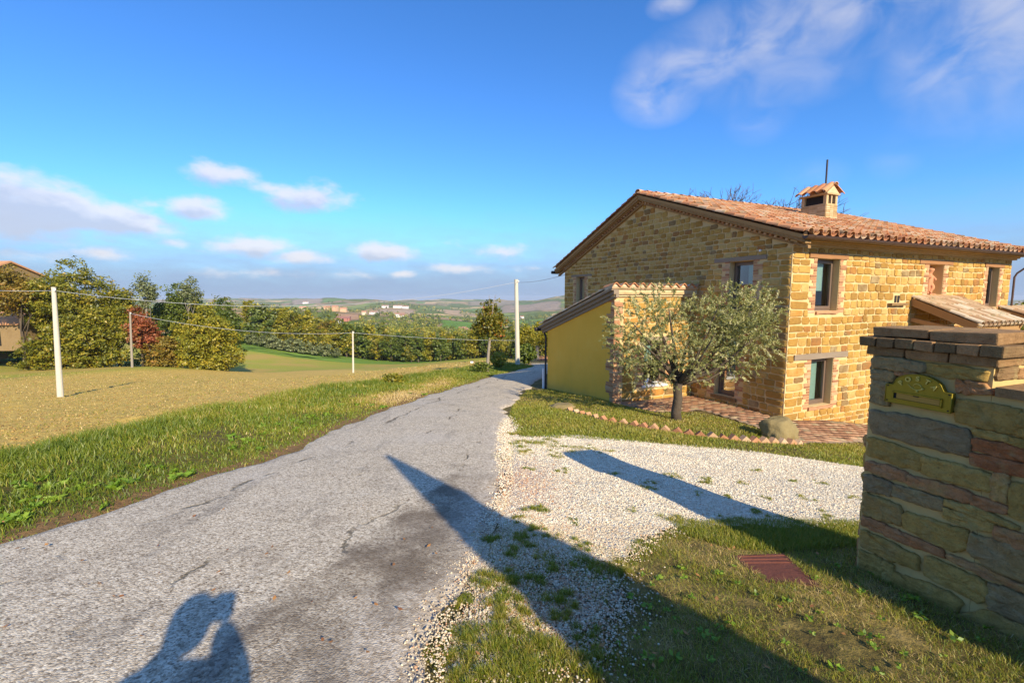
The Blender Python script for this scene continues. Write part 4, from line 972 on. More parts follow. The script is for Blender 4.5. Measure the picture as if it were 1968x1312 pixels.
# --- long sunlit wall
LH = [(.93, 1.83, 2.64, 3.94), (.94, 1.82, .2, 1.43), (9.53, 10.3, 2.66, 3.95), (6.02, 6.83, 3.07, 3.94), (2.9, 3.9, -1.6, -.2)][:4]
m = MB(); wall_mesh(m, fr_long, 0, WL, BASE, ZE + .15, LH, .3)
# closing faces: right end, back
m.quad((WL, 0, BASE), (WL, GW, BASE), (WL, GW, ZE), (WL, 0, ZE)); m.quad((WL, GW, BASE), (0, GW, BASE), (0, GW, ZE), (WL, GW, ZE))
m.add([(WL, 0, ZE), (WL, GW, ZE), (WL, RY_, RZ_ - .15)], [(0, 1, 2)])
wl = m.build('long_wall', M_mortar, farm)
m = MB(); m.quad((6.02, .28, 3.07), (6.83, .28, 3.07), (6.83, .28, 3.94), (6.02, .28, 3.94)); m.build('niche_back', M_brick, wl)
ex = []
for (a, b, c, d) in LH: ex.append((a - .26, b + .26, c - .02, d)); ex.append((a - .05, b + .05, c - .1, d))
ex += [(.6, 2.12, 3.94, 4.07), (.25, 2.38, 1.43, 1.57), (9.26, 10.56, 3.95, 4.08), (5.46, 7.28, 3.94, 4.07), (4.0, 4.95, 2.74, 2.84), (4.3, 4.62, 2.84, 3.03)]
lstones = stone_wall(fr_long, 0.01, WL - .01, -1.7, ZE - .02, ex, hmin=.12, hmax=.235, wmin=.14, wmax=.37, quoin=.3)
tw = lambda c: hw(c)
m = MB()
for (a, b, c, d) in LH: jamb_bricks(m, fr_long, b + .005, c - .05, d - .005, 1); jamb_bricks(m, fr_long, a - .005, c - .05, d - .005, -1)
m.build('jamb_bricks', M_brick, wl, kind='stuff')
for (a, b, c, d, mt) in ((.6, 2.12, 3.945, 4.065, M_lintel), (9.26, 10.56, 3.955, 4.07, M_lintel), (5.46, 7.28, 3.945, 4.06, M_lintel), (.25, 2.38, 1.435, 1.575, M_greywood)):
    beam_box(wl, fr_long, a, b, c, d, -.05, .035, mt, 'lintel')
beam_box(wl, fr_long, .96, 1.82, 2.57, 2.632, -.25, .05, M_terra, 'sill')
beam_box(wl, fr_long, .9, 1.86, .12, .192, -.28, .05, M_brick, 'sill')
beam_box(wl, fr_long, 6.0, 6.86, 3.0, 3.062, -.2, .04, M_cap, 'sill')
beam_box(wl, fr_long, 4.05, 4.86, 2.76, 2.82, -.05, .12, M_cap, 'vent_ledge')
for u in (4.37, 4.51): beam_box(wl, fr_long, u, u + .09, 2.84, 3.03, -.02, .0145, M_dark, 'vent_slot', .004)
window(farm, fr_long, .93, 1.83, 2.64, 3.94, curtain=(1.2, 1.62, 3.15, 3.86))
window(farm, fr_long, .94, 1.82, .2, 1.43, curtain=(1.2, 1.62, .3, 1.36))
window(farm, fr_long, 9.53, 10.3, 2.66, 3.95, curtain=(9.55, 10.25, 3.55, 3.9))

# --- gable wall in shade
def ztop(y): return (ZE + (RZ_ - ZE) * y / RY_) if y < RY_ else (ZE - .02 + (RZ_ - ZE + .02) * (GW - y) / (GW - RY_))
GH = [(1.04, 1.76, 2.66, 3.94), (8.98, 9.62, 2.68, 3.84), (1.43, 2.12, .22, 2.1)]
m = MB(); wall_mesh(m, fr_gable, 0, GW, BASE, ZE - .02, GH, .3)
m.add([(0, 0, ZE - .02), (0, GW, ZE - .02), (0, GW, RZ_ - .06 - (GW - RY_) * .385), (0, RY_, RZ_ - .06), (0, 0, RZ_ - .06 - RY_ * .348)], [(0, 4, 3, 2, 1)])
wg = m.build('gable_wall', M_mortar, farm)
def gtop(z):
    z = z + .16
    return (RY_ - (RZ_ - z) / .348 + .06, RY_ + (RZ_ - z) / .385 - .06)
ex = []
for (a, b, c, d) in GH: ex.append((a - .26, b + .26, c - .02, d)); ex.append((a - .05, b + .05, c - .1, d))
ex += [(.66, 2.28, 3.94, 4.06), (8.45, 10.0, 3.84, 3.93)]
gstones = stone_wall(fr_gable, 0.01, GW - .01, -.7, RZ_ - .2, ex, top=gtop, hmin=.115, hmax=.215, wmin=.14, wmax=.35, quoin=.35)
emit_pieces(lstones, 'stone', M_stone, wl, 150, tw, 'stone_field')
emit_pieces(gstones, 'stone', M_stone, wg, 150, tw, 'stone_field')
m = MB()
for (a, b, c, d) in GH: jamb_bricks(m, fr_gable, b + .005, c - .05, d - .005, 1); jamb_bricks(m, fr_gable, a - .005, c - .05, d - .005, -1)
m.build('jamb_bricks', M_brick, wg, kind='stuff')
beam_box(wg, fr_gable, .66, 2.28, 3.945, 4.055, -.05, .03, M_greywood, 'lintel'); beam_box(wg, fr_gable, 8.45, 10.0, 3.845, 3.93, -.05, .03, M_greywood, 'lintel')
beam_box(wg, fr_gable, 1.35, 2.2, .12, .212, -.25, .05, M_cap, 'door_step')
window(farm, fr_gable, 1.04, 1.76, 2.66, 3.94, curtain=(1.08, 1.4, 3.35, 3.9)); window(farm, fr_gable, 8.98, 9.62, 2.68, 3.84, curtain=(9.0, 9.3, 3.2, 3.8))
window(farm, fr_gable, 1.43, 2.12, .22, 2.1, curtain=(1.45, 1.95, .3, 2.05), name='glass_door')
# small round wall fittings
m = MB(); m.tube([(0.0, .85, 4.17), (-.04, .85, 4.17)], .03, 8); m.build('wall_hook', M_white, wg)

# --- cornices
m = MB(); OV = .45
for (n0, n1, z0, z1) in ((0, .09, ZE - .01, ZE + .035), (0, .16, ZE + .038, ZE + .08), (0, .25, ZE + .083, ZE + .125)):
    m.hexa([(-.1, -n1, z0), (WL + .1, -n1, z0), (WL + .1, .02, z0), (-.1, .02, z0), (-.1, -n1, z1), (WL + .1, -n1, z1), (WL + .1, .02, z1), (-.1, .02, z1)], .5)
m.build('eaves_cornice', M_chim, farm)
m = MB(); dn = MB()
slr = (RZ_ - ZE) / RY_; sll = (RZ_ - ZE + .02) / (GW - RY_)
def gable_band(mb, n0, n1, d0, d1, t=.5, far=True):
    """prism following the gable slopes; d0,d1 = drop below the wall-top line"""
    for (ya, za, yb, zb) in ((-.42, RZ_ - (RY_ + .42) * .348, RY_, RZ_), (GW + .42, RZ_ - (GW + .42 - RY_) * .385, RY_, RZ_)):
        P = [(-n1, ya, za - d0), (-n0, ya, za - d0), (-n0, yb, zb - d0), (-n1, yb, zb - d0)]; Q = [(-n1, ya, za - d1), (-n0, ya, za - d1), (-n0, yb, zb - d1), (-n1, yb, zb - d1)]
        mb.hexa(Q + P, t)
gable_band(m, 0, .1, .12, .185); gable_band(m, 0, .2, .045, .075); gable_band(m, 0, .27, -.045, .042)
m.build('verge_cornice', M_cap, farm)
for (ya, za, yb, zb) in ((0, RZ_ - RY_ * .348, RY_, RZ_), (GW, RZ_ - (GW - RY_) * .385, RY_, RZ_)):
    k = int(math.hypot(yb - ya, zb - za) / .15)
    for i in range(k):
        f_ = (i + .5) / k; y = ya + (yb - ya) * f_; z = za + (zb - za) * f_
        dn.box((-.075, y, z - .098), (.15, .075, .045), t=random.random())
dn.build('dentil_bricks', M_brick, farm, kind='stuff')

# --- roof: boards, pan tiles, cover tiles
EY = -OV; EZ = RZ_ + .12 - (RY_ + OV) * .348      # top surface of the decking at the eave
def rp(x, s, n, side=1):
    """point on the near roof slope: s metres up from the eave, n above it"""
    a = math.atan(.348) if side > 0 else math.atan(.385)
    if side > 0: return (x, EY + s * math.cos(a) - n * math.sin(a), EZ + s * math.sin(a) + n * math.cos(a))
    y0 = GW + OV; z0 = RZ_ + .12 - (y0 - RY_) * .385
    return (x, y0 - s * math.cos(a) + n * math.sin(a), z0 + s * math.sin(a) + n * math.cos(a))
LS1 = (RY_ + OV) / math.cos(math.atan(.348)); LS2 = (GW + OV - RY_) / math.cos(math.atan(.385))
m = MB()
for side, LS in ((1, LS1), (-1, LS2)):
    P = [rp(x, s, n, side) for n in (-.09, -.005) for (x, s) in ((-.3, 0), (WL + .35, 0), (WL + .35, LS), (-.3, LS))]; m.hexa(P)
roof = m.build('roof', M_beam, farm)
def tile_piece(P, x, s, L_, r0, r1, up=True, n0=0.0, seg=6, t=.5, thick=.016, yaw=0.0, lift=.03, inner=True):
    """half-round tile on a slope; P(x,s,n) maps to space"""
    v = []; f = []; sgn = 1 if up else -1
    for k, (ss, rr, nn) in enumerate(((s, r0, n0 + lift), (s + L_, r1, n0))):
        for i in range(seg + 1):
            a = math.pi * i / seg; xx = x + math.cos(a) * rr + yaw * (ss - s); v.append(P(xx, ss, nn + sgn * math.sin(a) * rr * .8))
    o2 = len(v)
    for i in range(seg): f.append((i, i + 1, seg + 1 + i + 1, seg + 1 + i))
    if inner:
        for k, (ss, rr, nn) in enumerate(((s, r0 - thick, n0 + lift), (s + L_ * .5, r1 - thick, n0))):
            for i in range(seg + 1):
                a = math.pi * i / seg; v.append(P(x + math.cos(a) * rr + yaw * (ss - s), ss, nn + sgn * math.sin(a) * rr * .8 - (.0 if up else 0)))
        for i in range(seg):
            f.append((o2 + i + 1, o2 + i, o2 + seg + 1 + i, o2 + seg + 1 + i + 1)); f.append((i + 1, i, o2 + i, o2 + i + 1))
    return (v, f, t, P(x, s + L_ / 2, n0 + .05))
def tile_tint():
    return random.choices([random.uniform(.1, .5), random.uniform(.4, .7), random.uniform(.65, .85), random.uniform(.85, 1), random.uniform(0, .15)], [5, 4, 3, 1.6, 1])[0]
covers = []; pans = MB(); SPX = .302; nrow = int(LS1 / .33) + 1; ncol = int((WL + .65) / SPX)
chx0, chx1 = None, None
for side, LS in ((1, LS1), (-1, LS2)):
    for c in range(ncol + 1):
        x = -.2 + c * SPX
        for k in range(int(LS / .33) + 1):
            s = k * .33 - (.06 if k == 0 else 0) + random.uniform(-.015, .015)
            if s > LS - .12: continue
            L_ = min(.43, LS - s + .02); pt = lambda a, b_, n_, side=side: rp(a, b_, n_, side)
            pc = tile_piece(pt, x + random.uniform(-.012, .012), s, L_, .105, .088, True, .055, 6, tile_tint(), yaw=random.uniform(-.04, .04), lift=.035, inner=(k == 0 or k % 1 == 0) and side > 0)
            if side > 0: covers.append(pc)
            else: pans.add(pc[0], pc[1], pc[2])
            q = tile_piece(pt, x + SPX / 2, s - (.03 if k == 0 else 0), L_, .11, .095, False, .075, 5, tile_tint(), lift=.03, inner=(k == 0)); pans.add(q[0], q[1], q[2])
clo = MB()  # dark discs painted as the shade inside the open cover tile ends
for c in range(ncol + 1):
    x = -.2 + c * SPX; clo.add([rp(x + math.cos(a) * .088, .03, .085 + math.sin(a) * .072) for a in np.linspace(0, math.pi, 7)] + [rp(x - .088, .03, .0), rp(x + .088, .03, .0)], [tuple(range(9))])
clo.build('eave_shade_discs', M_eave_shade, roof, kind='stuff')
emit_pieces(covers, 'cover_tile', M_tile, roof, 300, tw, 'upper_cover_tiles')
pans.build('pan_tiles', M_tile, roof, kind='stuff')
for i in range(int((WL + .7) / .38)):
    x = -.32 + i * .38; P = lambda a, b_, n_: (b_, RY_ + a, RZ_ + .15 + n_)
    p = tile_piece(P, 0, x, .45, .13, .115, True, .02, 8, tile_tint(), lift=.03); mm = MB(); mm.add(p[0], p[1], p[2]); mm.build('ridge_tile', M_tile, roof)
# verge edge: a row of tiles turned over the gable edge
for (side, LS) in ((1, LS1), (-1, LS2)):
    for k in range(int(LS / .33) + 1):
        s = k * .33
        if s > LS - .1: continue
        pt = lambda a, b_, n_, side=side: rp(a, b_, n_, side)
        p = tile_piece(pt, -.27, s, min(.43, LS - s), .1, .088, True, .04, 6, tile_tint() * .8, lift=.03, yaw=random.uniform(-.03, .03)); mm = MB(); mm.add(p[0], p[1], p[2]); mm.build('verge_tile', M_tile, roof)
# gutter
def gutter(parent, x0, x1, y, z, r_=.075, name='gutter', mat=None, joints=True):
    m = MB(); seg = 8; v = []; f = []
    for x in (x0, x1):
        for i in range(seg + 1):
            a = math.pi + math.pi * i / seg; v.append((x, y + math.cos(a) * r_, z + math.sin(a) * r_))
    for i in range(seg): f.append((i, i + 1, seg + 2 + i, seg + 1 + i))
    f.append(tuple(range(seg + 1))); m.add(v, f); m.tube([(x0, y - r_, z), (x1, y - r_, z)], .01, 5); m.tube([(x0, y + r_, z), (x1, y + r_, z)], .008, 5)
    g = m.build(name, mat or M_gutter, parent)
    if joints:
        k = int((x1 - x0) / 1.0)
        for i in range(k + 1):
            mm = MB(); x = x0 + .25 + i * (x1 - x0 - .4) / max(k, 1); vv = []; ff = []
            for xx in (x, x + .035):
                for j in range(seg + 1):
                    a = math.pi + math.pi * j / seg; vv.append((xx, y + math.cos(a) * (r_ + .005), z + math.sin(a) * (r_ + .005)))
            for j in range(seg): ff.append((j, j + 1, seg + 2 + j, seg + 1 + j))
            mm.add(vv, ff); mm.build('gutter_bracket', M_gutter, g)
    return g
gutter(farm, -.33, WL + .4, EY - .045, EZ - .03)
m = MB(); m.tube([(-.05, GW + OV + .05, ZE - .12), (-.4, GW + OV + .05, ZE - .12)], .07, 8); m.build('gutter_end', M_steel, farm)
m = MB(); m.tube([(WL + .3, EY - .04, EZ - .1), (WL + .3, EY - .04, EZ - .2), (WL + .1, -.12, EZ - .62), (WL + .06, -.08, EZ - .75), (WL + .06, -.08, BASE + .5)], .03, 8); m.build('downpipe', M_gutter, farm)

# --- chimney on the near slope
CX0, CX1, CS = 3.25, 4.05, 3.55
def chimney():
    # find the place on the roof from the photograph's base corner
    a = math.atan(.348); nrm = -hg * math.sin(a) + np.array([0, 0, math.cos(a)]); p0 = hw(rp(0, 0, .1))
    def on(px, py):
        d = ray(px, py); t = ((p0 - _cam) @ nrm) / (d @ nrm); q = _cam + d * t - HC; return q @ hr, q @ hg, q[2]
    f0 = on(1586, 421); f1 = on(1610.7, 424)
    x0, y0, z0 = f0; x1 = f1[0]; y1 = y0 + (x1 - x0) * 1.45; zt = None
    def zpx(px, py, x, y):
        d = ray(px, py); P = HC + hr * x + hg * y; k = ((P - _cam)[:2] @ d[:2]) / (d[:2] @ d[:2]); return (_cam + d * k)[2] - HC[2]
    zt = zpx(1587.5, 373, x0, y0); zs = zpx(1588, 390, x0, y0); za = zpx(1605, 351, (x0 + x1) / 2, y0)
    zb = z0 - .5; w = x1 - x0; dp = y1 - y0
    ch = MB()
    ch.box(((x0 + x1) / 2, (y0 + y1) / 2, (zb + zs) / 2), (w, dp, zs - zb))
    pr = .055 * w / .6
    for (x, y) in ((x0 + pr, y0 + pr), (x1 - pr, y0 + pr), (x0 + pr, y1 - pr), (x1 - pr, y1 - pr)): ch.box((x, y, (zs + zt) / 2), (pr * 2 - .004, pr * 2 - .004, zt - zs), t=.5)
    ch.box(((x0 + x1) / 2, y0 + pr, (zs + zt) / 2), (.05, pr * 1.6, zt - zs), t=.8)
    c = ch.build('chimney', M_chim, farm)
    m = MB(); m.box(((x0 + x1) / 2, (y0 + y1) / 2, (zs + zt) / 2), (w - .2, dp - .2, zt - zs - .01)); m.build('flue', M_dark, c)
    # courses of brick proud of the stack on the two seen faces
    br = MB(); z = zb + .35
    while z < zs - .05:
        n = 3
        for i in range(n):
            t = random.random(); off = (.5 if int(z * 100) % 2 else 0)
            br.box((x0 + (i + .5) * w / n, y0 - .004, z + .03), (w / n - .012, .02, .05), t=t)
            br.box((x0 - .004, y0 + (i + .5) * dp / n, z + .03), (.02, dp / n - .012, .05), t=t)
        z += .066
    br.build('bricks', M_chim, c, kind='stuff')
    m = MB(); m.box(((x0 + x1) / 2, (y0 + y1) / 2, zt + .025), (w + .1, dp + .1, .05), t=.3); m.build('cap_slab', M_chim, c)
    zr = za - .06; xm = (x0 + x1) / 2; ya, yb = y0 - .1, y1 + .1; hw2 = w / 2 + .16
    m = MB(); m.add([(x0 - .03, y0 - .03, zt + .05), (x1 + .03, y0 - .03, zt + .05), (xm, y0 - .03, zr - .03), (x0 - .03, y0 + .06, zt + .05), (x1 + .03, y0 + .06, zt + .05), (xm, y0 + .06, zr - .03)], [(0, 1, 2), (3, 5, 4), (0, 2, 5, 3), (1, 4, 5, 2)], .9); m.build('gable_tile', M_chim, c)
    sl = math.hypot(hw2, zr - zt); an = math.atan2(zr - zt - .02, hw2)
    for sd in (-1, 1):
        P = lambda a_, s_, n_, sd=sd: (xm + sd * (hw2 - s_ * math.cos(an) + n_ * math.sin(an) * 1.0), a_, zt + .03 + s_ * math.sin(an) + n_ * math.cos(an))
        k = 4
        for i in range(k):
            y = ya + (i + .5) * (yb - ya) / k; p = tile_piece(P, y, -.03, sl + .02, (yb - ya) / k * .5, (yb - ya) / k * .42, True, .02, 7, random.uniform(.15, .65), lift=.02); mm = MB(); mm.add(p[0], p[1], p[2]); mm.build('cap_tile', M_tile, c)
    P = lambda a_, s_, n_: (xm + a_, s_, zr - .04 + n_)
    p = tile_piece(P, 0, ya - .02, yb - ya + .04, .11, .1, True, .03, 8, .72, lift=0); mm = MB(); mm.add(p[0], p[1], p[2]); mm.build('cap_ridge', M_tile, c)
    # antenna mast beside it
    xa, ya2 = x1 + .14, y0 + dp * .6; zr0 = rp(0, 0, 0)[2] + (ya2 - EY) * .348
    zt2 = zpx(1620, 300, xa, ya2)
    e = empty('antenna_mast', 'thin dark antenna mast standing beside the chimney', 'mast', tuple(hw((xa, ya2, zr0 - .05))), HA)
    m = MB(); m.tube([(0, 0, 0), (0, 0, zt2 - zr0)], .03, 8); m.build('mast', M_steel, e)
    m = MB(); pts = [(.03 + .14 * math.sin(q * 3.0), 0.02, .05 + q * 1.15) for q in np.linspace(0, 1, 9)]; m.tube(pts, .008, 5); m.build('cable_loop', M_white, e)
    m = MB(); m.box((.02, 0, .35), (.16, .1, .04)); m.box((.02, 0, .2), (.12, .1, .04)); m.build('clamp', M_cable, e)
chimney()

# --- terracotta cherub in the niche
def skin_obj(name, joints, edges, mat, parent=None, sub=2, loc=None, root=0):
    me = bpy.data.meshes.new(name); me.from_pydata([j[0] for j in joints], edges, []); o = bpy.data.objects.new(name, me); col.objects.link(o)
    md = o.modifiers.new('s', 'SKIN'); md.use_smooth_shade = True
    sv = me.skin_vertices[0].data
    for i, j in enumerate(joints): sv[i].radius = (j[1], j[1]); sv[i].use_root = (i == root)
    o.modifiers.new('d', 'SUBSURF').levels = sub
    dg = bpy.context.evaluated_depsgraph_get(); m2 = bpy.data.meshes.new_from_object(o.evaluated_get(dg)); bpy.data.objects.remove(o); m2.name = name
    m2.polygons.foreach_set('use_smooth', [True] * len(m2.polygons))
    return obj(name, m2, mat, parent, loc)
def cherub():
    e = empty('cherub_statue', 'terracotta cherub figure standing in the wall niche between the upper windows', 'statue', tuple(hw((6.25, .1, 3.07))), HA)
    J = [((0, 0, .36), .085), ((.0, 0, .47), .085), ((0, 0, .56), .075), ((0, 0, .62), .04), ((.01, -.02, .71), .09), ((.01, -.02, .78), .075),
         ((.1, 0, .56), .04), ((.16, -.06, .47), .035), ((.1, -.13, .42), .03), ((-.1, 0, .56), .04), ((-.15, -.05, .48), .035), ((-.08, -.12, .52), .03),
         ((.06, 0, .3), .06), ((.12, -.08, .22), .05), ((.03, -.04, .06), .035), ((.05, -.1, .03), .035), ((-.06, 0, .3), .06), ((-.05, -.04, .16), .05), ((-.06, 0, .04), .035), ((-.05, -.07, .02), .035)]
    E_ = [(0, 1), (1, 2), (2, 3), (3, 4), (4, 5), (2, 6), (6, 7), (7, 8), (2, 9), (9, 10), (10, 11), (0, 12), (12, 13), (13, 14), (14, 15), (0, 16), (16, 17), (17, 18), (18, 19)]
    J = [(p_, r_ * 1.4) for p_, r_ in J]
    b = skin_obj('body', J, E_, M_terra, e)
    m = MB()
    for s in (-1, 1): m.add([(s * .04, .05, .56), (s * .2, .08, .66), (s * .23, .08, .52), (s * .14, .07, .4), (s * .04, .09, .56), (s * .2, .11, .66), (s * .23, .11, .52), (s * .14, .1, .4)], [(0, 1, 2, 3), (7, 6, 5, 4), (0, 4, 5, 1), (1, 5, 6, 2), (2, 6, 7, 3), (3, 7, 4, 0)])
    m.build('wings', M_terra, e)
    m = MB(); m.box((0, -.03, 0.005), (.3, .22, .03)); m.build('plinth', M_terra, e)
cherub()

# ------------------------------------------------------------------ ochre lean-to annex
annex = empty('lean_to_annex', 'low ochre plastered lean-to annex with sloping tiled roof against the gable wall', 'annex', tuple(HC), HA)
AX, AY0, AY1 = -2.92, 2.97, 6.79; AZ0, AZ1 = 3.02, 1.86
fr_af = lambda u, v, n: (u, AY0 - n, v)
fr_ay = lambda u, v, n: (AX - n, u, v)
AW = (-1.86, -1.05, .47, 1.74)
m = MB(); wall_mesh(m, fr_af, AX, -.002, -1.0, AZ0, [AW], .3)
wf = m.build('front_wall', M_mortar, annex)
m = MB(); m.quad((AX, AY0, -1.0), (AX, AY1, -1.0), (AX, AY1, AZ1), (AX, AY0, AZ0)); m.quad((AX, AY1, -1), (0, AY1, -1), (0, AY1, AZ1), (AX, AY1, AZ1))
m.build('plaster_wall', M_plaster, annex)
qb = MB(); v = -.35; i = 0
while v < 2.9:
    big = (i // 5) % 2 == 0; w = (.34 if big else .16) + random.uniform(-.02, .02); h = .064
    P = [fr_ay(AY0 - .012 + q[0] * w, v + .006 + q[1] * (h - .012), n_) for n_ in (-.03, .012 + random.uniform(0, .006)) for q in ((0, 0), (1, 0), (1, 1), (0, 1))]; qb.hexa(P, random.random())
    w2 = (.2 if big else .3) + random.uniform(-.02, .02)
    P = [fr_af(AX - .014 + q[0] * w2, v + .006 + q[1] * (h - .012), n_) for n_ in (-.03, .014 + random.uniform(0, .006)) for q in ((0, 0), (1, 0), (1, 1), (0, 1))]; qb.hexa(P, random.random())
    v += h; i += 1
jamb_bricks(qb, fr_af, AW[1] + .005, AW[2] - .05, AW[3], 1, .22, .14); jamb_bricks(qb, fr_af, AW[0] - .005, AW[2] - .05, AW[3], -1, .3, .2)
qb.build('corner_bricks', M_brick, wf, kind='stuff')
st = stone_wall(fr_af, AX + .3, -.02, -.5, AZ0 - .04, [(AW[0] - .3, AW[1] + .22, AW[2] - .02, AW[3] + .02), (AW[0] - .05, AW[1] + .05, AW[2] - .1, AW[3] + .12)], hmin=.17, hmax=.27, wmin=.22, wmax=.42)
emit_pieces(st, 'stone', M_stone, wf, 100, tw, 'stone_field')
beam_box(wf, fr_af, AW[0] - .15, AW[1] + .15, AW[3] + .005, AW[3] + .11, -.05, .03, M_greywood, 'lintel'); beam_box(wf, fr_af, AW[0] - .06, AW[1] + .05, AW[2] - .075, AW[2] - .005, -.2, .06, M_white, 'sill')
window(annex, fr_af, *AW, curtain=(AW[0] + .05, AW[0] + .5, 1.1, 1.7))
m = MB()
for (n1, z0, z1, t) in ((.06, AZ0 - .02, AZ0 + .045, .8), (.11, AZ0 + .048, AZ0 + .1, .5), (.09, AZ0 + .103, AZ0 + .24, .95)): m.hexa([(AX - n1, AY0 - n1, z0), (0, AY0 - n1, z0), (0, AY0 + .1, z0), (AX - n1, AY0 + .1, z0), (AX - n1, AY0 - n1, z1), (0, AY0 - n1, z1), (0, AY0 + .1, z1), (AX - n1, AY0 + .1, z1)], t)
m.build('cornice', M_chim, annex)
asl = (AZ0 - AZ1) / (AY1 - AY0); m = MB()
for (n1, d0, d1, t) in ((.05, -.02, .07, .4), (.12, -.115, -.023, .6), (.2, -.17, -.118, .3)):
    ya, yb = AY0 - .12, AY1 + .3; za, zb = AZ0 + .12 * asl, AZ1 - .3 * asl
    Q = [(AX - n1, ya, za - d1), (AX + .05, ya, za - d1), (AX + .05, yb, zb - d1), (AX - n1, yb, zb - d1)]; P = [(AX - n1, ya, za - d0), (AX + .05, ya, za - d0), (AX + .05, yb, zb - d0), (AX - n1, yb, zb - d0)]
    m.hexa(Q + P, t)
m.build('verge_cornice', M_greywood, annex)
aa = math.atan(asl)
def ap(x, s, n): return (x, AY1 + .34 - s * math.cos(aa) - n * math.sin(aa) * -1 * -1, AZ1 - .34 * asl + .2 + s * math.sin(aa) + n * math.cos(aa))
ALS = (AY1 + .34 - AY0 + .16) / math.cos(aa)
m = MB(); m.hexa([ap(x, s, n) for n in (-.06, 0) for (x, s) in ((AX - .2, 0), (-.01, 0), (-.01, ALS), (AX - .2, ALS))]); ar = m.build('roof', M_oldtile, annex)
pans = MB()
for c in range(10):
    x = AX - .1 + c * .3
    for k in range(int(ALS / .34) + 1):
        s = k * .34
        if s > ALS - .15: continue
        L_ = min(.44, ALS - s + .02); last = s + .34 > ALS - .15
        if x < -.12:
            p = tile_piece(ap, x, s, L_, .105, .095, True, .05, 6, random.random(), lift=.02); mm = MB(); mm.add(p[0], p[1], p[2])
            if last:   # close the high end so the wave shows along the top edge
                pass
            mm.build('cover_tile', M_oldtile, ar)
            p = tile_piece(ap, x + .15, s, L_, .1, .095, False, .085, 5, random.random(), lift=.02); pans.add(p[0], p[1], p[2])
pans.build('pan_tiles', M_oldtile, ar, kind='stuff')
# wavy mortar-and-tile edge along the top
m = MB(); k = 80; v = []
zt = AZ0 + .24; 
for i in range(k + 1):
    x = AX - .2 + (2.9 + .18) * i / k; z = zt + .055 + .05 * math.cos((x - AX + .1) / .3 * 2 * math.pi)
    for (yy, zz) in ((AY0 - .15, zt), (AY0 - .15, z + .012), (AY0 + .2, z - .04), (AY0 + .2, zt - .1)): v.append((x, yy, zz))
f = []
for i in range(k):
    for q in range(4): f.append((i * 4 + q, i * 4 + (q + 1) % 4, (i + 1) * 4 + (q + 1) % 4, (i + 1) * 4 + q))
f += [(3, 2, 1, 0), (4 * k, 4 * k + 1, 4 * k + 2, 4 * k + 3)]; m.add(v, f, .85); m.build('top_edge', M_oldtile, ar)
v = []; m = MB()
for i in range(k + 1):
    x = AX - .2 + (2.9 + .18) * i / k; z = zt + .055 + .05 * math.cos((x - AX + .1) / .3 * 2 * math.pi)
    for (yy, zz) in ((AY0 - .2, z + .0), (AY0 - .2, z + .026), (AY0 + .3, z - .05), (AY0 + .3, z - .08)): v.append((x, yy, zz))
m.add(v, f, .3); m.build('edge_tiles', M_tile, ar)
m = MB(); m.tube([(AX - .3, AY1 + .4, AZ1 - .02), (-.1, AY1 + .4, AZ1 - .02)], .07, 8); m.build('gutter', M_steel, annex)
m = MB(); m.tube([(AX + .02, AY1 + .4, AZ1 - .06), (AX - .03, AY1 + .08, AZ1 - .25), (AX - .05, AY1 + .06, -.45)], .035, 7); m.build('downpipe', M_steel, annex)
m = MB(); m.tube([(AX - .06, AY1 + .16, .45), (AX - .06, AY1 + .16, -.45)], .06, 8); m.build('pipe_shoe', M_white, annex)
# two small white ornaments on the sill
e = empty('white_ornament', 'small white bird-shaped ornament on the annex window sill', 'ornament', tuple(hw((-1.74, AY0 + .02, .465))), HA)
skin_obj('body', [((0, 0, .05), .05), ((.03, 0, .1), .045), ((.07, 0, .16), .03), ((.1, 0, .17), .022), ((-.07, 0, .04), .02)], [(0, 1), (1, 2), (2, 3), (0, 4)], M_white, e)
m = MB(); m.lathe([(0, 0), (.05, 0), (.055, .02), (0, .03)], 10); m.build('base', M_white, e)
e = empty('white_ornament', 'low white dish beside the bird ornament on the annex window sill', 'ornament', tuple(hw((-1.38, AY0 + .02, .465))), HA)
m = MB(); m.lathe([(0, .01), (.06, 0), (.12, .05), (.11, .055), (.05, .02), (0, .02)], 14); m.build('bowl', M_white, e)

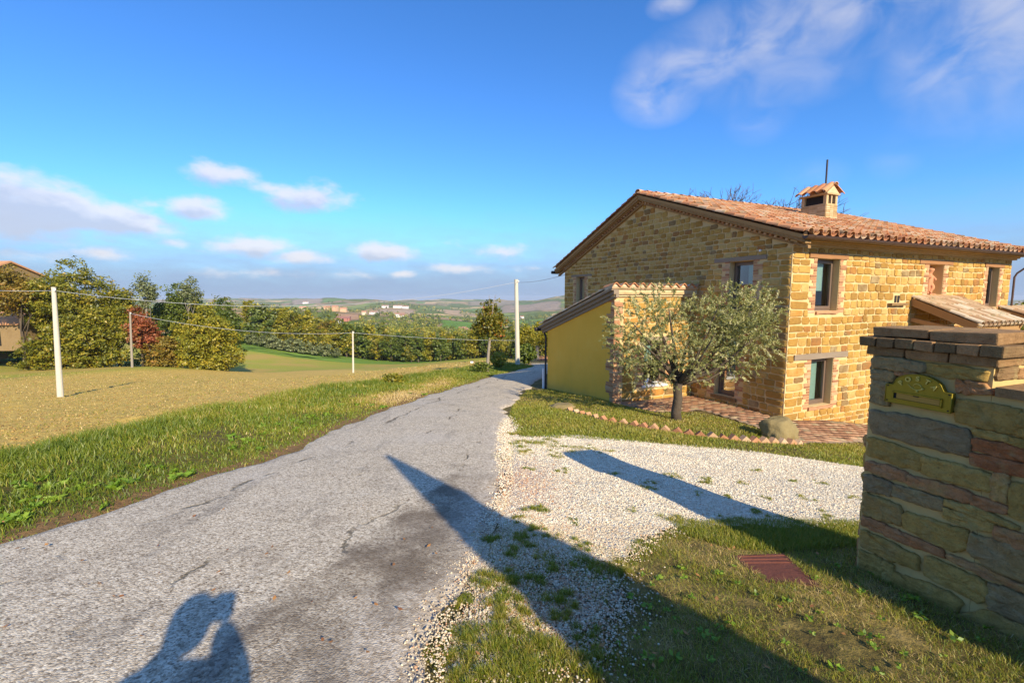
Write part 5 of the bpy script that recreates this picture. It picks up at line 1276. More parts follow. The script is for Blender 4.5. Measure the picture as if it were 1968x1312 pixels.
# ------------------------------------------------------------------ porch canopies on the long wall
def canopy(label, u0, u1, zw, out, drop, name='porch_canopy', beams=True):
    e = empty(name, label, 'canopy', tuple(hw((u0, 0, zw))), HA); a = math.atan2(drop, out); LS = math.hypot(out, drop); W = u1 - u0
    def cpnt(x, s, n): return (x, -out + s * math.cos(a) - n * math.sin(a), -drop + s * math.sin(a) + n * math.cos(a))
    m = MB(); m.hexa([cpnt(x, s, n) for n in (-.05, -.005) for (x, s) in ((0, 0), (W, 0), (W, LS), (0, LS))]); rf = m.build('roof', M_oldtile, e)
    pans = MB(); nc_ = int(W / .235)
    for c in range(nc_ + 1):
        x = .03 + c * .235
        for k in range(int(LS / .36) + 1):
            s = k * .36 - .04
            if s > LS - .1: continue
            L_ = min(.46, LS - s)
            p = tile_piece(cpnt, x, s, L_, .085, .075, True, .05, 6, random.random(), lift=.02, yaw=random.uniform(-.02, .02)); mm = MB(); mm.add(p[0], p[1], p[2]); mm.build('cover_tile', M_oldtile, rf)
            p = tile_piece(cpnt, x + .117, s - .04, L_, .085, .08, False, .075, 5, random.random(), lift=.015, inner=(k == 0)); pans.add(p[0], p[1], p[2])
        p = tile_piece(cpnt, x + .06, -.07, .25, .08, .075, True, -.02, 6, random.random(), lift=.0); pans.add(p[0], p[1], p[2])
    pans.build('pan_tiles', M_oldtile, rf, kind='stuff')
    for x in (.04, W * .5, W - .05):
        m = MB(); m.bar(cpnt(x, -.02, -.12), cpnt(x, LS, -.12), .09, .12); m.build('rafter', M_beam, e)
    m = MB(); m.bar(cpnt(0, .0, -.03), cpnt(0, LS, -.03), .03, .1); m.build('verge_board', M_beam, e)
    if beams:
        m = MB(); m.bar((0, -out + .12, -drop - .16), (W, -out + .12, -drop - .16), .13, .16); m.build('edge_beam', M_beam, e)
        m = MB(); m.bar((.06, -.02, -.6), (.06, -out + .2, -drop - .22), .1, .11); m.build('brace', M_beam, e)
        for x in (W - .1,):
            m = MB(); m.box((x, -out + .12, (-drop - .24 - 4.2) / 2), (.14, .14, 4.2 - drop - .24)); m.build('post', M_beam, e)
    return e
canopy('wooden porch canopy with weathered tiles projecting from the long wall below the statue niche', 5.2, 7.75, 2.95, 1.5, .68)
canopy('second tiled porch canopy at the right end of the long wall', 10.45, 12.9, 2.62, 1.3, .5, beams=False)

# ------------------------------------------------------------------ brick patio
def patio():
    P = np.array([(p[0], p[1]) for p in PATIO]); x0, y0 = P.min(0); x1, y1 = P.max(0)
    def Hp(x, y): return H(x, y)
    sheet('patio', PATIO, .006, mk('patio_bed', m_mortar((.28, .19, .11), (.42, .31, .2), 8)), .09, .03, hfun=Hp)
    V, Fc, T = [], [], []; nb = 0; bw, bl = .13, .27; k = 0
    for i in range(-60, 60):
        for j in range(-60, 80):
            u = i * bl + (bl / 2 if j % 2 else 0); w = j * bw; c = HC[:2] + hr[:2] * u + hg[:2] * w
            if not (x0 < c[0] < x1 and y0 < c[1] < y1): continue
            a, b = bl / 2 - .008, bw / 2 - .007
            cs = [c + hr[:2] * s * a + hg[:2] * q * b for (s, q) in ((-1, -1), (1, -1), (1, 1), (-1, 1))]
            if not all(inpoly(np.array([q[0]]), np.array([q[1]]), PATIO)[0] for q in cs): continue
            z = Hp(np.array([q[0] for q in cs]), np.array([q[1] for q in cs])); dz = .022 + random.uniform(-.005, .005)
            for q, zz in zip(cs, z): V.append((q[0], q[1], zz + dz))
            for q, zz in zip(cs, z): V.append((q[0], q[1], zz - .03))
            Fc += [(nb, nb + 1, nb + 2, nb + 3), (nb, nb + 4, nb + 5, nb + 1), (nb + 1, nb + 5, nb + 6, nb + 2), (nb + 2, nb + 6, nb + 7, nb + 3), (nb + 3, nb + 7, nb + 4, nb)]
            T += [random.random()] * 8; nb += 8
    mt = mk('paving_brick', m_stone((.12, .11, .05), [(0, (.24, .13, .075)), (.4, (.42, .22, .12)), (.75, (.5, .31, .18)), (1, (.36, .3, .17))]))
    o = obj('patio_bricks', mesh_np('patio_bricks', V, Fc, {'tint': T}), mt, bpy.data.objects['patio'], kind='stuff')
patio()

# ------------------------------------------------------------------ gate pillar and low garden wall on the right
PB = R(20.8); pa = np.array([-math.sin(PB), math.cos(PB), 0]); pr_ = np.array([math.cos(PB), math.sin(PB), 0])
PF = atY(1672, 760, 3.0); PF[2] = 0          # far front corner of the pillar
PL = .60; PT = .52; ZP = atY(1684, 628, 3.0)[2]   # pillar length, thickness, top
def pl(p, n, z): return PF - pa * p - pr_ * n + np.array([0, 0, z])   # p along the face towards the viewer, n out of the face
def on_face(px, py):
    d = ray(px, py); t = ((PF - _cam) @ pr_) / (d @ pr_); q = _cam + d * t; return -(q - PF) @ pa, q[2]
pillar = empty('gate_pillar', 'stone and brick gate pillar with brick cap holding the brass letterbox', 'pillar', tuple(PF + np.array([0, 0, H1(PF[0], PF[1])])))
gwall = empty('garden_wall', 'low rough stone garden wall running from the gate pillar out of frame', 'wall', tuple(pl(PL, 0, 0) + np.array([0, 0, H1(*pl(PL, 0, 0)[:2])])))
def kid(mb, name, mat, par, smooth=False, kind=None):
    o = mb.build(name, mat, par, smooth, kind); o.matrix_parent_inverse = Matrix.Translation(par.location).inverted(); return o
def ppx(q): return (1600 + q[0] / 2.0815, 600 + q[1] / 2.0825)
ZW = on_face(1895, 741)[1]
gwall['kind'] = 'thing'
m = MB(); zb = -1.0
def pbox(mb, p0, p1, n0, n1, z0, z1, t=.5, j=0.0):
    P = [pl(p + random.uniform(-j, j), n + random.uniform(-j, j), z + random.uniform(-j, j)) for z in (z0, z1) for (p, n) in ((p0, n0), (p1, n0), (p1, n1), (p0, n1))]; mb.hexa(P, t)
capz = [ZP - .062, ZP - .125, ZP - .182]
pbox(m, 0, PL, -PT, 0, zb, capz[2] - .002); kid(m, 'core', M_pmortar, pillar)
m = MB(); pbox(m, PL + .002, PL + 3.6, -PT + .08, 0, zb, ZW - .05); kid(m, 'core', M_pmortar, gwall)
def rough_stone(poly, depth, tint, par, name, mat=None, sub=5):
    """irregular stone from a face polygon (p,z): dense outline, domed and chiselled front"""
    c = np.mean(poly, 0); ring = []; n = len(poly)
    per = sum(np.linalg.norm(np.array(poly[i]) - np.array(poly[(i + 1) % n])) for i in range(n))
    for i in range(n):
        a, b = np.array(poly[i]), np.array(poly[(i + 1) % n]); kk = max(3, int(round(np.linalg.norm(b - a) / per * 44)))
        for k in range(kk): ring.append(a + (b - a) * k / kk)
    ring = np.array(ring); mlen = len(ring); ring = c + (ring - c) * (1 + .011 / np.maximum(np.linalg.norm(ring - c, axis=1), .02))[:, None]
    for _ in range(1): ring = .5 * ring + .25 * np.roll(ring, 1, 0) + .25 * np.roll(ring, -1, 0)
    sz = np.ptp(ring, 0)
    ring += rng.normal(0, 1, ring.shape) * min(sz) * .022; ring += np.array([[mnoise.noise(Vector((q[0] * 30, q[1] * 30, 7.0))), mnoise.noise(Vector((q[0] * 30, q[1] * 30, 17.0)))] for q in ring]) * .007
    so_ = random.uniform(0, 50)
    def hn(q, s): return (mnoise.noise(Vector((q[0] * 22 + so_, q[1] * 22, s))) * .5 + mnoise.noise(Vector((q[0] * 55, q[1] * 55 + so_, s))) * .25)
    V = []; levels = ((1.0, -.02), (1.005, depth * .45), (.97, depth * .85), (.88, depth * 1.0), (.7, depth * 1.0), (.45, depth * 1.0), (.2, depth * 1.0))
    for (s, n_) in levels:
        for q in ring:
            p = c + (q - c) * s; nn = n_ + ((hn(p, s) * .02 + .008 * mnoise.noise(Vector((p[0] * 9 + so_, p[1] * 70, 1.5))) + .006 * mnoise.noise(Vector((p[0] * 130, p[1] * 130, so_)))) if n_ > 0 else 0); V.append(pl(p[0], nn, p[1]))
    V.append(pl(c[0], depth * 1.1, c[1])); Fq = []
    for L_ in range(len(levels) - 1):
        for k in range(mlen): Fq.append((L_ * mlen + k, L_ * mlen + (k + 1) % mlen, (L_ + 1) * mlen + (k + 1) % mlen, (L_ + 1) * mlen + k))
    o = (len(levels) - 1) * mlen
    for k in range(mlen): Fq.append((o + k, o + (k + 1) % mlen, len(V) - 1))
    mb = MB(); mb.add(V, Fq, tint); return kid(mb, name, mat or M_pstone, par, True)
G, GB, OL, TN, BR, RD = .02, .14, .32, .55, .78, .93
PST = [([(172, 174), (372, 200), (372, 243), (168, 220)], GB), ([(379, 201), (622, 234), (618, 276), (379, 244)], OL), ([(168, 228), (255, 240), (250, 278), (166, 266)], GB), ([(262, 236), (380, 252), (380, 262), (262, 250)], BR),
       ([(166, 276), (230, 284), (230, 372), (163, 356)], GB), ([(505, 270), (612, 287), (640, 326), (505, 320)], BR), ([(500, 347), (748, 386), (742, 490), (500, 435)], OL),
       ([(162, 386), (555, 466), (550, 580), (156, 478)], G), ([(575, 464), (700, 490), (697, 514), (575, 489)], TN), ([(571, 502), (800, 553), (800, 603), (571, 548)], RD), ([(563, 560), (800, 613), (800, 663), (563, 606)], RD), ([(704, 498), (800, 515), (800, 543), (704, 520)], OL),
       ([(148, 497), (365, 567), (360, 635), (147, 570)], OL), ([(369, 572), (645, 646), (638, 718), (369, 641)], .48), ([(145, 592), (300, 637), (298, 678), (143, 629)], BR), ([(308, 647), (560, 716), (560, 764), (305, 686)], .74),
       ([(650, 642), (708, 652), (700, 754), (644, 740)], .7), ([(569, 731), (702, 776), (700, 807), (567, 769)], BR), ([(138, 646), (243, 681), (240, 732), (136, 706)], G), ([(248, 684), (447, 746), (443, 795), (246, 729)], GB),
       ([(456, 747), (562, 771), (742, 850), (738, 866), (650, 836), (456, 773)], .5), ([(719, 682), (800, 695), (800, 838), (719, 812)], .45), ([(135, 722), (278, 777), (278, 850), (133, 802)], .26), ([(293, 797), (543, 871), (540, 945), (480, 950), (293, 862)], .42),
       ([(456, 779), (650, 842), (648, 880), (456, 821)], TN), ([(656, 852), (800, 903), (800, 955), (661, 906)], BR), ([(130, 814), (213, 846), (213, 882), (128, 851)], BR), ([(217, 852), (440, 945), (450, 980), (215, 891)], .8),
       ([(125, 866), (348, 976), (343, 1030), (123, 932)], .3), ([(556, 882), (800, 958), (800, 1083), (660, 1030), (556, 962)], .18), ([(118, 951), (205, 990), (203, 1055), (115, 1012)], OL), ([(209, 996), (247, 1009), (245, 1080), (208, 1066)], TN),
       ([(379, 972), (610, 1070), (625, 1110), (600, 1158), (379, 1052)], .46), ([(470, 962), (800, 1100), (800, 1130), (468, 986)], .72), ([(250, 1037), (480, 1121), (520, 1166), (490, 1200), (250, 1092)], .3), ([(633, 1082), (800, 1143), (800, 1255), (631, 1178)], .12),
       ([(112, 1030), (200, 1070), (200, 1130), (110, 1090)], .3), ([(208, 1085), (480, 1210), (480, 1270), (208, 1150)], .22), ([(490, 1210), (625, 1190), (800, 1270), (800, 1330), (490, 1275)], .3), ([(752, 402), (800, 410), (800, 500), (746, 492)], .3)]
mid_p = PL
for poly, t in PST:
    q = [on_face(*ppx(z)) for z in poly]; cpn = np.mean(q, 0)
    rough_stone(q, random.uniform(.022, .034), t, pillar if cpn[0] < PL else gwall, 'stone')
# far end of the pillar (seen edge-on) and continuation of the wall, random rubble
fr_w = lambda u, v, n: tuple(pl(u, n, v))
rest = stone_wall(fr_w, .83, PL + 3.55, -.75, ZW - .06, [], hmin=.08, hmax=.16, wmin=.15, wmax=.4, depth=.03, joint=.02)
fr_e = lambda u, v, n: tuple(pl(-n, -u, v))
rest2 = stone_wall(fr_e, .0, PT, -.9, capz[2] - .01, [], hmin=.09, hmax=.15, wmin=.15, wmax=.35, depth=.03, joint=.02)
fr_n = lambda u, v, n: tuple(pl(PL + n, -u, v))
rest3 = stone_wall(fr_n, .0, PT, ZW + .01, capz[2] - .01, [], hmin=.07, hmax=.1, wmin=.2, wmax=.3, depth=.02, joint=.014)
for pcs, par, nm, mt in ((rest, gwall, 'stone', M_pstone), (rest2, pillar, 'stone', M_pstone), (rest3, pillar, 'brick', M_cap)):
    for (v, f, t, c) in pcs:
        mb = MB(); mb.add(v, f, t); kid(mb, nm, mt, par, False)
# cap: three oversailing courses of brick
def course(z0, z1, ov, bl, par, flat=False):
    nP = max(1, round((PL + 2 * ov) / bl))
    for i in range(nP):
        for k in range(2):
            a = -ov + (PL + 2 * ov) * i / nP; b = -ov + (PL + 2 * ov) * (i + 1) / nP; w0, w1 = ((-PT / 2 + .003, ov), (-PT - ov, -PT / 2 - .003))[k]
            bmx = bmesh.new()
            P = [pl(p_, n_, z_) for z_ in (z0, z1) for (p_, n_) in ((a + .003, w0), (b - .003, w0), (b - .003, w1), (a + .003, w1))]
            P = [p_ + rng.normal(0, .0025, 3) for p_ in P]
            vs = [bmx.verts.new(p_) for p_ in P]
            for q in ((0, 3, 2, 1), (4, 5, 6, 7), (0, 1, 5, 4), (1, 2, 6, 5), (2, 3, 7, 6), (3, 0, 4, 7)): bmx.faces.new([vs[x] for x in q])
            bmesh.ops.bevel(bmx, geom=bmx.edges[:], offset=.008, segments=2, affect='EDGES', profile=.6)
            bmesh.ops.recalc_face_normals(bmx, faces=bmx.faces[:])
            me = bpy.data.meshes.new('cap_brick'); bmx.to_mesh(me); bmx.free(); tt = random.random()
            at_ = me.attributes.new('tint', 'FLOAT', 'POINT'); at_.data.foreach_set('value', [tt] * len(me.vertices))
            o = obj('cap_brick', me, M_cap, par); o.matrix_parent_inverse = Matrix.Translation(par.location).inverted()
course(capz[0], ZP, .01, .26, pillar); course(capz[1], capz[0] - .003, .06, .1, pillar); course(capz[2], capz[1] - .003, .028, .22, pillar)
# coping slabs of the low wall
for i in range(9):
    p0 = PL + .02 + i * .4; mb = MB(); pbox(mb, p0 + .004, p0 + .396, -PT + .05, .03, ZW - .05, ZW + .005, random.random(), .004); kid(mb, 'coping_slab', M_cap, gwall)

# brass letterbox
def letterbox():
    A = {k: np.array(on_face(*v)) for k, v in dict(tl=(1713, 735), tr=(1840, 756), br=(1838, 794), bl=(1711, 768), top=(1768, 722)).items()}
    ctr = (A['bl'] + A['tr']) / 2; w = A['tr'][0] - A['tl'][0]; zb_ = (A['bl'][1] + A['br'][1]) / 2; zs_ = (A['tl'][1] + A['tr'][1]) / 2; hgt = zs_ - zb_
    zarc = A['top'][1] - zb_ + .012
    p0 = A['tl'][0]; n0 = .045
    e = empty('letterbox', 'arched brass letterbox plate reading POSTA with post horn on the pillar', 'letterbox', tuple(pl(p0 + w / 2, n0, zb_)))
    e.rotation_euler = (0, 0, 0)
    def LB(u, v, n): return pl(p0 + u, n0 + n, zb_ + v)
    def K(mb, name, mat, par=None, smooth=False):
        o = mb.build(name, mat, par or e, smooth); o.matrix_parent_inverse = Matrix.Translation(e.location).inverted(); return o
    # outline: shoulders and a segmental arch
    out = [(0, 0), (w, 0), (w, hgt), (w * .9, hgt)]
    c0, c1 = w * .88, w * .12; 
    for i in range(17):
        f_ = i / 16; u = c0 + (c1 - c0) * f_; x = (u - w / 2) / (w * .38); out.append((u, hgt + (zarc - hgt) * math.sqrt(max(0, 1 - x * x * .995))))
    out += [(w * .1, hgt), (0, hgt)]
    def plate(inset, na, nb, name, mat):
        cx, cy = w / 2, zarc * .45; P = [(cx + (u - cx) * (1 - inset / (w / 2)), cy + (v - cy) * (1 - inset / (zarc / 2))) for u, v in out]
        mb = MB(); k = len(P); mb.add([LB(u, v, na) for u, v in P] + [LB(u, v, nb) for u, v in P], [tuple(range(k - 1, -1, -1)), tuple(range(k, 2 * k))] + [(i, (i + 1) % k, k + (i + 1) % k, k + i) for i in range(k)]); return K(mb, name, mat)
    body = plate(0, -.03, .006, 'plate', M_brass)
    # raised rim
    mb = MB(); k = len(out)
    rim = [LB(u, v, .006) for u, v in out]; mb.tube(rim + [rim[0]], .0028, 6); K(mb, 'rim', M_brass, smooth=True)
    # slot frame, flap, dark slot
    u0, u1, v0, v1 = w * .12, w * .88, hgt * .2, hgt * .66
    for (a, b, c, d) in ((u0, u1, v0, v0 + .008), (u0, u1, v1 - .008, v1), (u0, u0 + .009, v0, v1), (u1 - .009, u1, v0, v1)):
        mb = MB(); mb.hexa([LB(u, v, n) for n in (.004, .015) for (u, v) in ((a, c), (b, c), (b, d), (a, d))]); K(mb, 'slot_frame', M_brass)
    mb = MB(); mb.hexa([LB(u, v, n) for n in (.0062, .0075) for (u, v) in ((u0 + .008, v0 + .007), (u1 - .008, v0 + .007), (u1 - .008, v1 - .007), (u0 + .008, v1 - .007))]); K(mb, 'slot', M_dark)
    mb = MB(); mb.hexa([LB(u, v, n) for (n, s) in ((.0078, 0), (.011, 0)) for (u, v) in ((u0 + .024, v0 + .01), (u1 - .012, v0 + .01), (u1 - .012, v1 - .01), (u0 + .024, v1 - .01))]); K(mb, 'flap', M_flap)
    mb = MB(); mb.hexa([LB(u, v, n) for n in (.012, .016) for (u, v) in ((w * .46, v1 - .014), (w * .54, v1 - .014), (w * .54, v1 - .009), (w * .46, v1 - .009))]); K(mb, 'finger_tab', M_dark)
    for (u, v) in ((w * .035, hgt * .92), (w * .965, hgt * .92), (w * .035, hgt * .1), (w * .965, hgt * .1)):
        mb = MB(); mb.tube([LB(u, v, .005), LB(u, v, .0095)], .0045, 8); K(mb, 'screw', M_dark)
    # letters along the arch
    mc = ((zarc - hgt) ** 2 + (w * .38) ** 2) / (2 * (zarc - hgt)); cyc = zarc - mc
    for ch, f_ in zip('POSTA', (-.2, -.105, 0, .105, .2)):
        cu = bpy.data.curves.new('letter', 'FONT'); cu.body = ch; cu.size = .038; cu.extrude = .0034; cu.offset = .0008; cu.bevel_depth = .0006; cu.align_x = 'CENTER'; cu.align_y = 'CENTER'
        to = bpy.data.objects.new('letter', cu); col.objects.link(to); dg = bpy.context.evaluated_depsgraph_get(); me = bpy.data.meshes.new_from_object(to.evaluated_get(dg)); bpy.data.objects.remove(to)
        th = f_ * w * 1.12 / (mc - .028) * 1.25; rr = mc - .026
        uu = w / 2 + rr * math.sin(th); vv = cyc + rr * math.cos(th)
        for v_ in me.vertices:
            x, y, z = v_.co; xr_ = x * math.cos(th) + y * math.sin(th); yr_ = -x * math.sin(th) + y * math.cos(th); v_.co = Vector(LB(uu + xr_, vv + yr_, 0.006 + .0034 + z))
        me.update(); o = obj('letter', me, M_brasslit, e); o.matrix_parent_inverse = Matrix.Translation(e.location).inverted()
    # post horn
    mb = MB(); c = (w / 2, hgt * 1.03); pts = [LB(c[0] - .048, c[1] + .012, .009)]
    pts += [LB(c[0] - .03 + .03 * 0, c[1] - .004, .009)]
    for i in range(9): a = math.pi * (1.15 + .75 * i / 8); pts.append(LB(c[0] + math.cos(a) * .032, c[1] + .008 + math.sin(a) * .022, .009))
    mb.tube(pts, [.0025] * 6 + [.003, .0035, .004, .006, .008], 6)
    ring = [LB(c[0] + math.cos(a) * .02, c[1] + .008 + math.sin(a) * .014, .009) for a in np.linspace(-.1, math.pi + .1, 12)]; mb.tube(ring, .0025, 6)
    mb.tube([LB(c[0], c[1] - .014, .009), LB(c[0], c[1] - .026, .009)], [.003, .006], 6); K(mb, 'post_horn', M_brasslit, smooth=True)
letterbox()

# ------------------------------------------------------------------ olive tree in front of the annex
def olive_tree():
    b = hit(1300, 808); D_ = b[1]; e = empty('olive_tree', 'olive tree with dark trunk and silvery foliage in front of the annex', 'tree', tuple(b))
    def L(px, py, dy=0.0): p = atY(px, py, D_ + dy); return Vector((p[0] - b[0], p[1] - b[1], p[2] - b[2]))
    m = MB(); tr = [L(1300, 812), L(1299, 790), L(1303, 765), L(1302, 748), L(1303, 735)]
    rr = [.125, .105, .1, .098, .105]
    m.tube(tr, rr, 12)
    top = tr[-1]
    heads = [(1215, 620, -.3), (1255, 600, .3), (1235, 660, -.5), (1285, 590, 0), (1335, 610, .5), (1380, 590, -.2), (1425, 600, .4), (1462, 590, .1), (1450, 650, -.5), (1400, 660, .5), (1350, 660, -.7), (1420, 695, .0), (1215, 690, .3), (1270, 680, .6), (1345, 710, .2), (1480, 615, .3), (1375, 640, -.9)]
    for (px, py, dy) in heads:
        q = L(px, py, dy); mid = top.lerp(q, .5) + Vector((0, 0, -.12 if px > 1340 else .04)) * (q - top).length
        m.tube([top - Vector((0, 0, .05)), top.lerp(mid, .5), mid, mid.lerp(q, .55), q], [.05, .042, .032, .02, .008], 6)
    m.build('trunk', M_bark, e, True)
    # foliage: twigs with narrow leaves
    blobs = [(1222, 622, 52, 58, -.2, 1.0), (1262, 598, 50, 48, .3, .9), (1240, 672, 52, 40, -.2, .95), (1290, 640, 45, 60, .4, .75), (1215, 690, 36, 26, 0, .6), (1300, 700, 45, 34, .2, .7),
             (1345, 615, 52, 50, .2, 1.2), (1400, 600, 58, 50, 0, 1.5), (1450, 592, 46, 46, .2, 1.35), (1440, 645, 52, 48, -.3, 1.5), (1385, 660, 58, 50, .3, 1.5), (1340, 680, 45, 44, -.4, 1.15), (1415, 700, 48, 30, 0, 1.0), (1470, 610, 26, 40, 0, .8), (1195, 665, 30, 40, .1, .7), (1255, 720, 40, 26, .1, .7), (1200, 715, 26, 20, 0, .4), (1375, 735, 22, 22, 0, .35), (1240, 555, 16, 14, 0, .3), (1275, 552, 18, 14, 0, .3), (1460, 560, 20, 18, 0, .5)]
    wts = np.array([q[2] * q[3] * q[5] for q in blobs]); wts = wts / wts.sum(); NT = 1650; K = 30
    ks = rng.choice(len(blobs), NT, p=wts); C_, T_, A_ = [], [], []
    sc_ = D_ / F
    for k in ks:
        px, py, rx, rz, dy, _ = blobs[k]; d = rand_dirs(1)[0]; rad = rng.random() ** .42
        o = np.array(L(px, py, dy)) + d * rad * np.array([rx * sc_, rx * sc_ * .95, rz * sc_])
        g = d * .6 + np.array([0, 0, .55]) + rng.normal(0, .35, 3); g /= np.linalg.norm(g); ln = rng.uniform(.13, .3)
        s = np.linspace(0, 1, K)[:, None]; droop = np.array([0, 0, -1]) * (s ** 2) * ln * rng.uniform(0, .7)
        pts = o + g * s * ln + droop; ld = g + rand_dirs(K) * .85; C_.append(pts + ld * .022); A_.append(ld); T_.append(np.clip(rng.beta(1.6, 1.8) + rng.normal(0, .16, K), 0, 1))
    C_ = np.concatenate(C_); A_ = np.concatenate(A_); T_ = np.concatenate(T_); n = len(C_)
    v, f, t = cards(C_, rng.uniform(.024, .036, n), T_, .3, .42, None, A_)
    obj('crown', mesh_np('crown', v, f, {'tint': t}), M_olive, e)
olive_tree()

# ------------------------------------------------------------------ boulder, edging, plate
def rock(name, label, c, size, mat, seed, rz=0, sink=.25):
    bm = bmesh.new(); bmesh.ops.create_icosphere(bm, subdivisions=4, radius=1)
    for v in bm.verts:
        p = v.co.copy(); k = 1 + .22 * mnoise.noise(p * 1.3 + Vector((seed, 0, 0))) + .1 * mnoise.noise(p * 3.1 + Vector((0, seed, 0))) + .05 * mnoise.noise(p * 7)
        q = p * k; q.z = min(q.z, .78 + .1 * mnoise.noise(p * 2)); v.co = Vector((q.x * size[0], q.y * size[1], q.z * size[2]))
    me = bpy.data.meshes.new(name); bm.to_mesh(me); bm.free(); me.polygons.foreach_set('use_smooth', [True] * len(me.polygons))
    a = me.attributes.new('tint', 'FLOAT', 'POINT'); a.data.foreach_set('value', [.5] * len(me.vertices))
    o = obj(name, me, mat, None, (c[0], c[1], c[2] + size[2] * (1 - sink) * .62)); o.rotation_euler = (0, 0, rz); return tag(o, label, 'rock')
M_boulder = mk('mossy_rock', m_stone((.09, .075, .03), [(0, (.2, .15, .07)), (.5, (.3, .235, .105)), (1, (.38, .3, .14))], 1.0))
rb = hit(1496, 842); rock('boulder', 'large mossy brown boulder at the patio corner', rb, (.36, .3, .34), M_boulder, 3, .3)
rb2 = hit(1080, 784); rock('flat_stone', 'flat pale stone lying in the grass at the far end of the brick edging', rb2, (.3, .25, .09), M_boulder, 8)
ed = empty('garden_edging', 'row of terracotta bricks set on edge like teeth between lawn and gravel', 'edging', tuple(hit(1300, 838)))
ex_ = [238, 280, 320, 365, 415, 470, 535, 610, 690, 755, 825, 905, 990, 1070, 1150, 1235, 1310, 1385, 1460, 1530, 1595, 1660, 1725, 1785, 1835]
ey_ = [972, 985, 996, 1006, 1022, 1036, 1046, 1056, 1070, 1084, 1096, 1108, 1122, 1134, 1146, 1154, 1162, 1170, 1176, 1182, 1188, 1192, 1196, 1199, 1201]
pts = [hit(1030 + a / 3.645, 520 + (b + 12) / 3.645) for a, b in zip(ex_, ey_)]
for i, p in enumerate(pts):
    d = pts[min(i + 1, len(pts) - 1)] - pts[max(i - 1, 0)]; d = d[:2] / np.linalg.norm(d[:2]); n = np.array([-d[1], d[0]])
    s = random.uniform(.085, .105); th = .028 + .012 * random.random(); mb = MB(); tlt = random.uniform(-.12, .12)
    P = []
    for k in (-1, 1):
        for j in range(4):
            a = math.pi / 2 * j + math.pi / 2 + tlt; u = math.cos(a) * s * 1.1; z = math.sin(a) * s; q = p[:2] + d * u + n * k * th * 1.6; P.append((q[0], q[1], p[2] + z + .005))
    mb.add(P, [(3, 2, 1, 0), (4, 5, 6, 7), (0, 1, 5, 4), (1, 2, 6, 5), (2, 3, 7, 6), (3, 0, 4, 7)], random.random())
    o = mb.build('brick', M_brick, ed); o.matrix_parent_inverse = Matrix.Translation(ed.location).inverted()
mp = [hit(*q) for q in ((1408, 1070), (1506, 1066), (1578, 1130), (1468, 1122))]
mb = MB(); mb.hexa([(q[0], q[1], q[2] + .002) for q in mp] + [(q[0], q[1], q[2] + .014) for q in mp]); pc = np.mean(mp, 0)
cov = empty('drain_cover', 'rusty reddish iron drain cover lying in the grass beside the pillar', 'cover', tuple(pc))
o = mb.build('plate', M_rust, cov); o.matrix_parent_inverse = Matrix.Translation(cov.location).inverted()
for k in range(3):
    a = mp[0] + (mp[3] - mp[0]) * (k + .6) / 8.4; b2 = mp[1] + (mp[2] - mp[1]) * (k + .6) / 8.4; mb = MB(); mb.tube([(a + (b2 - a) * .04) + [0, 0, .014], (a + (b2 - a) * .96) + [0, 0, .014]], .006, 5)
    o = mb.build('rib', M_rust, cov); o.matrix_parent_inverse = Matrix.Translation(cov.location).inverted()

# ------------------------------------------------------------------ poles and cables
def pole(label, bpx, bpy_, D_, tpx, tpy, r0, r1, mat, group=None, fit=True):
    x, y = (bpx - 984) / F * D_, D_; a = atY(bpx, bpy_, D_); x = a[0]; z = float(HG(np.array([x]), np.array([y]))[0]); t = atY(tpx, tpy, D_)
    e = empty('utility_pole', label, 'pole', (x, y, z), 0, group); top = Vector((t[0] - x, 0, t[2] - z))
    m = MB(); m.tube([(0, 0, -.3), tuple(top * .5), tuple(top)], [r0, (r0 + r1) / 2, r1], 12); m.build('shaft', mat, e, False)
    if fit:
        m = MB(); m.tube([tuple(top - Vector((.05, 0, .18))), tuple(top + Vector((.16, -.1, -.18)))], .025, 6); m.lathe([(0, 0), (.05, .01), (.06, .07), (.03, .12), (0, .13)], 8, (top.x + .16, -.1, top.z - .16)); m.build('insulator', M_white, e, True)
        m = MB(); m.tube([tuple(top - Vector((0, 0, .02))), tuple(top + Vector((0, 0, .04)))], r1 * 1.12, 12); m.build('cap', mat, e)
    return np.array([t[0], D_, t[2] - .15])
P1 = pole('pale concrete pole standing in the stubble field at the far left', 116, 763, 25.7, 103, 553, .155, .1, M_pole)
P4 = pole('pale concrete pole on the roadside beside the small tree', 995, 703, 32, 992, 538, .17, .13, M_pole)
P2 = pole('thin pale pole in the middle of the stubble field', 679, 731, 57, 678, 637, .13, .09, M_pole)
P3 = pole('thin weathered wooden pole in front of the red-leaved tree', 254, 706, 53, 250, 600, .13, .09, M_polewood)
def cable(label, a, b, sag, r_=.018):
    r_ *= .62
    pts = [a + (b - a) * t + np.array([0, 0, -4 * sag * t * (1 - t)]) for t in np.linspace(0, 1, 28)]
    m = MB(); m.tube([tuple(p) for p in pts], r_, 5); o = m.build('power_cable', M_cable, None, True); return tag(o, label, 'cable')
cable('overhead cable from the far left pole to the left edge', P1, atY(-260, 528, 24), .3)
cable('long overhead cable sagging from the far left pole to the roadside pole', P1, P4, 1.25, .02)
cable('overhead cable from the roadside pole to the farmhouse gable', P4, hw((-.05, 9.9, 4.05)), .15)
cable('overhead cable between the thin wooden pole and the thin field pole', P3, P2, .9, .03)
cable('overhead cable running right from the thin field pole past the small tree', P2, atY(1100, 652, 75), .5, .03)

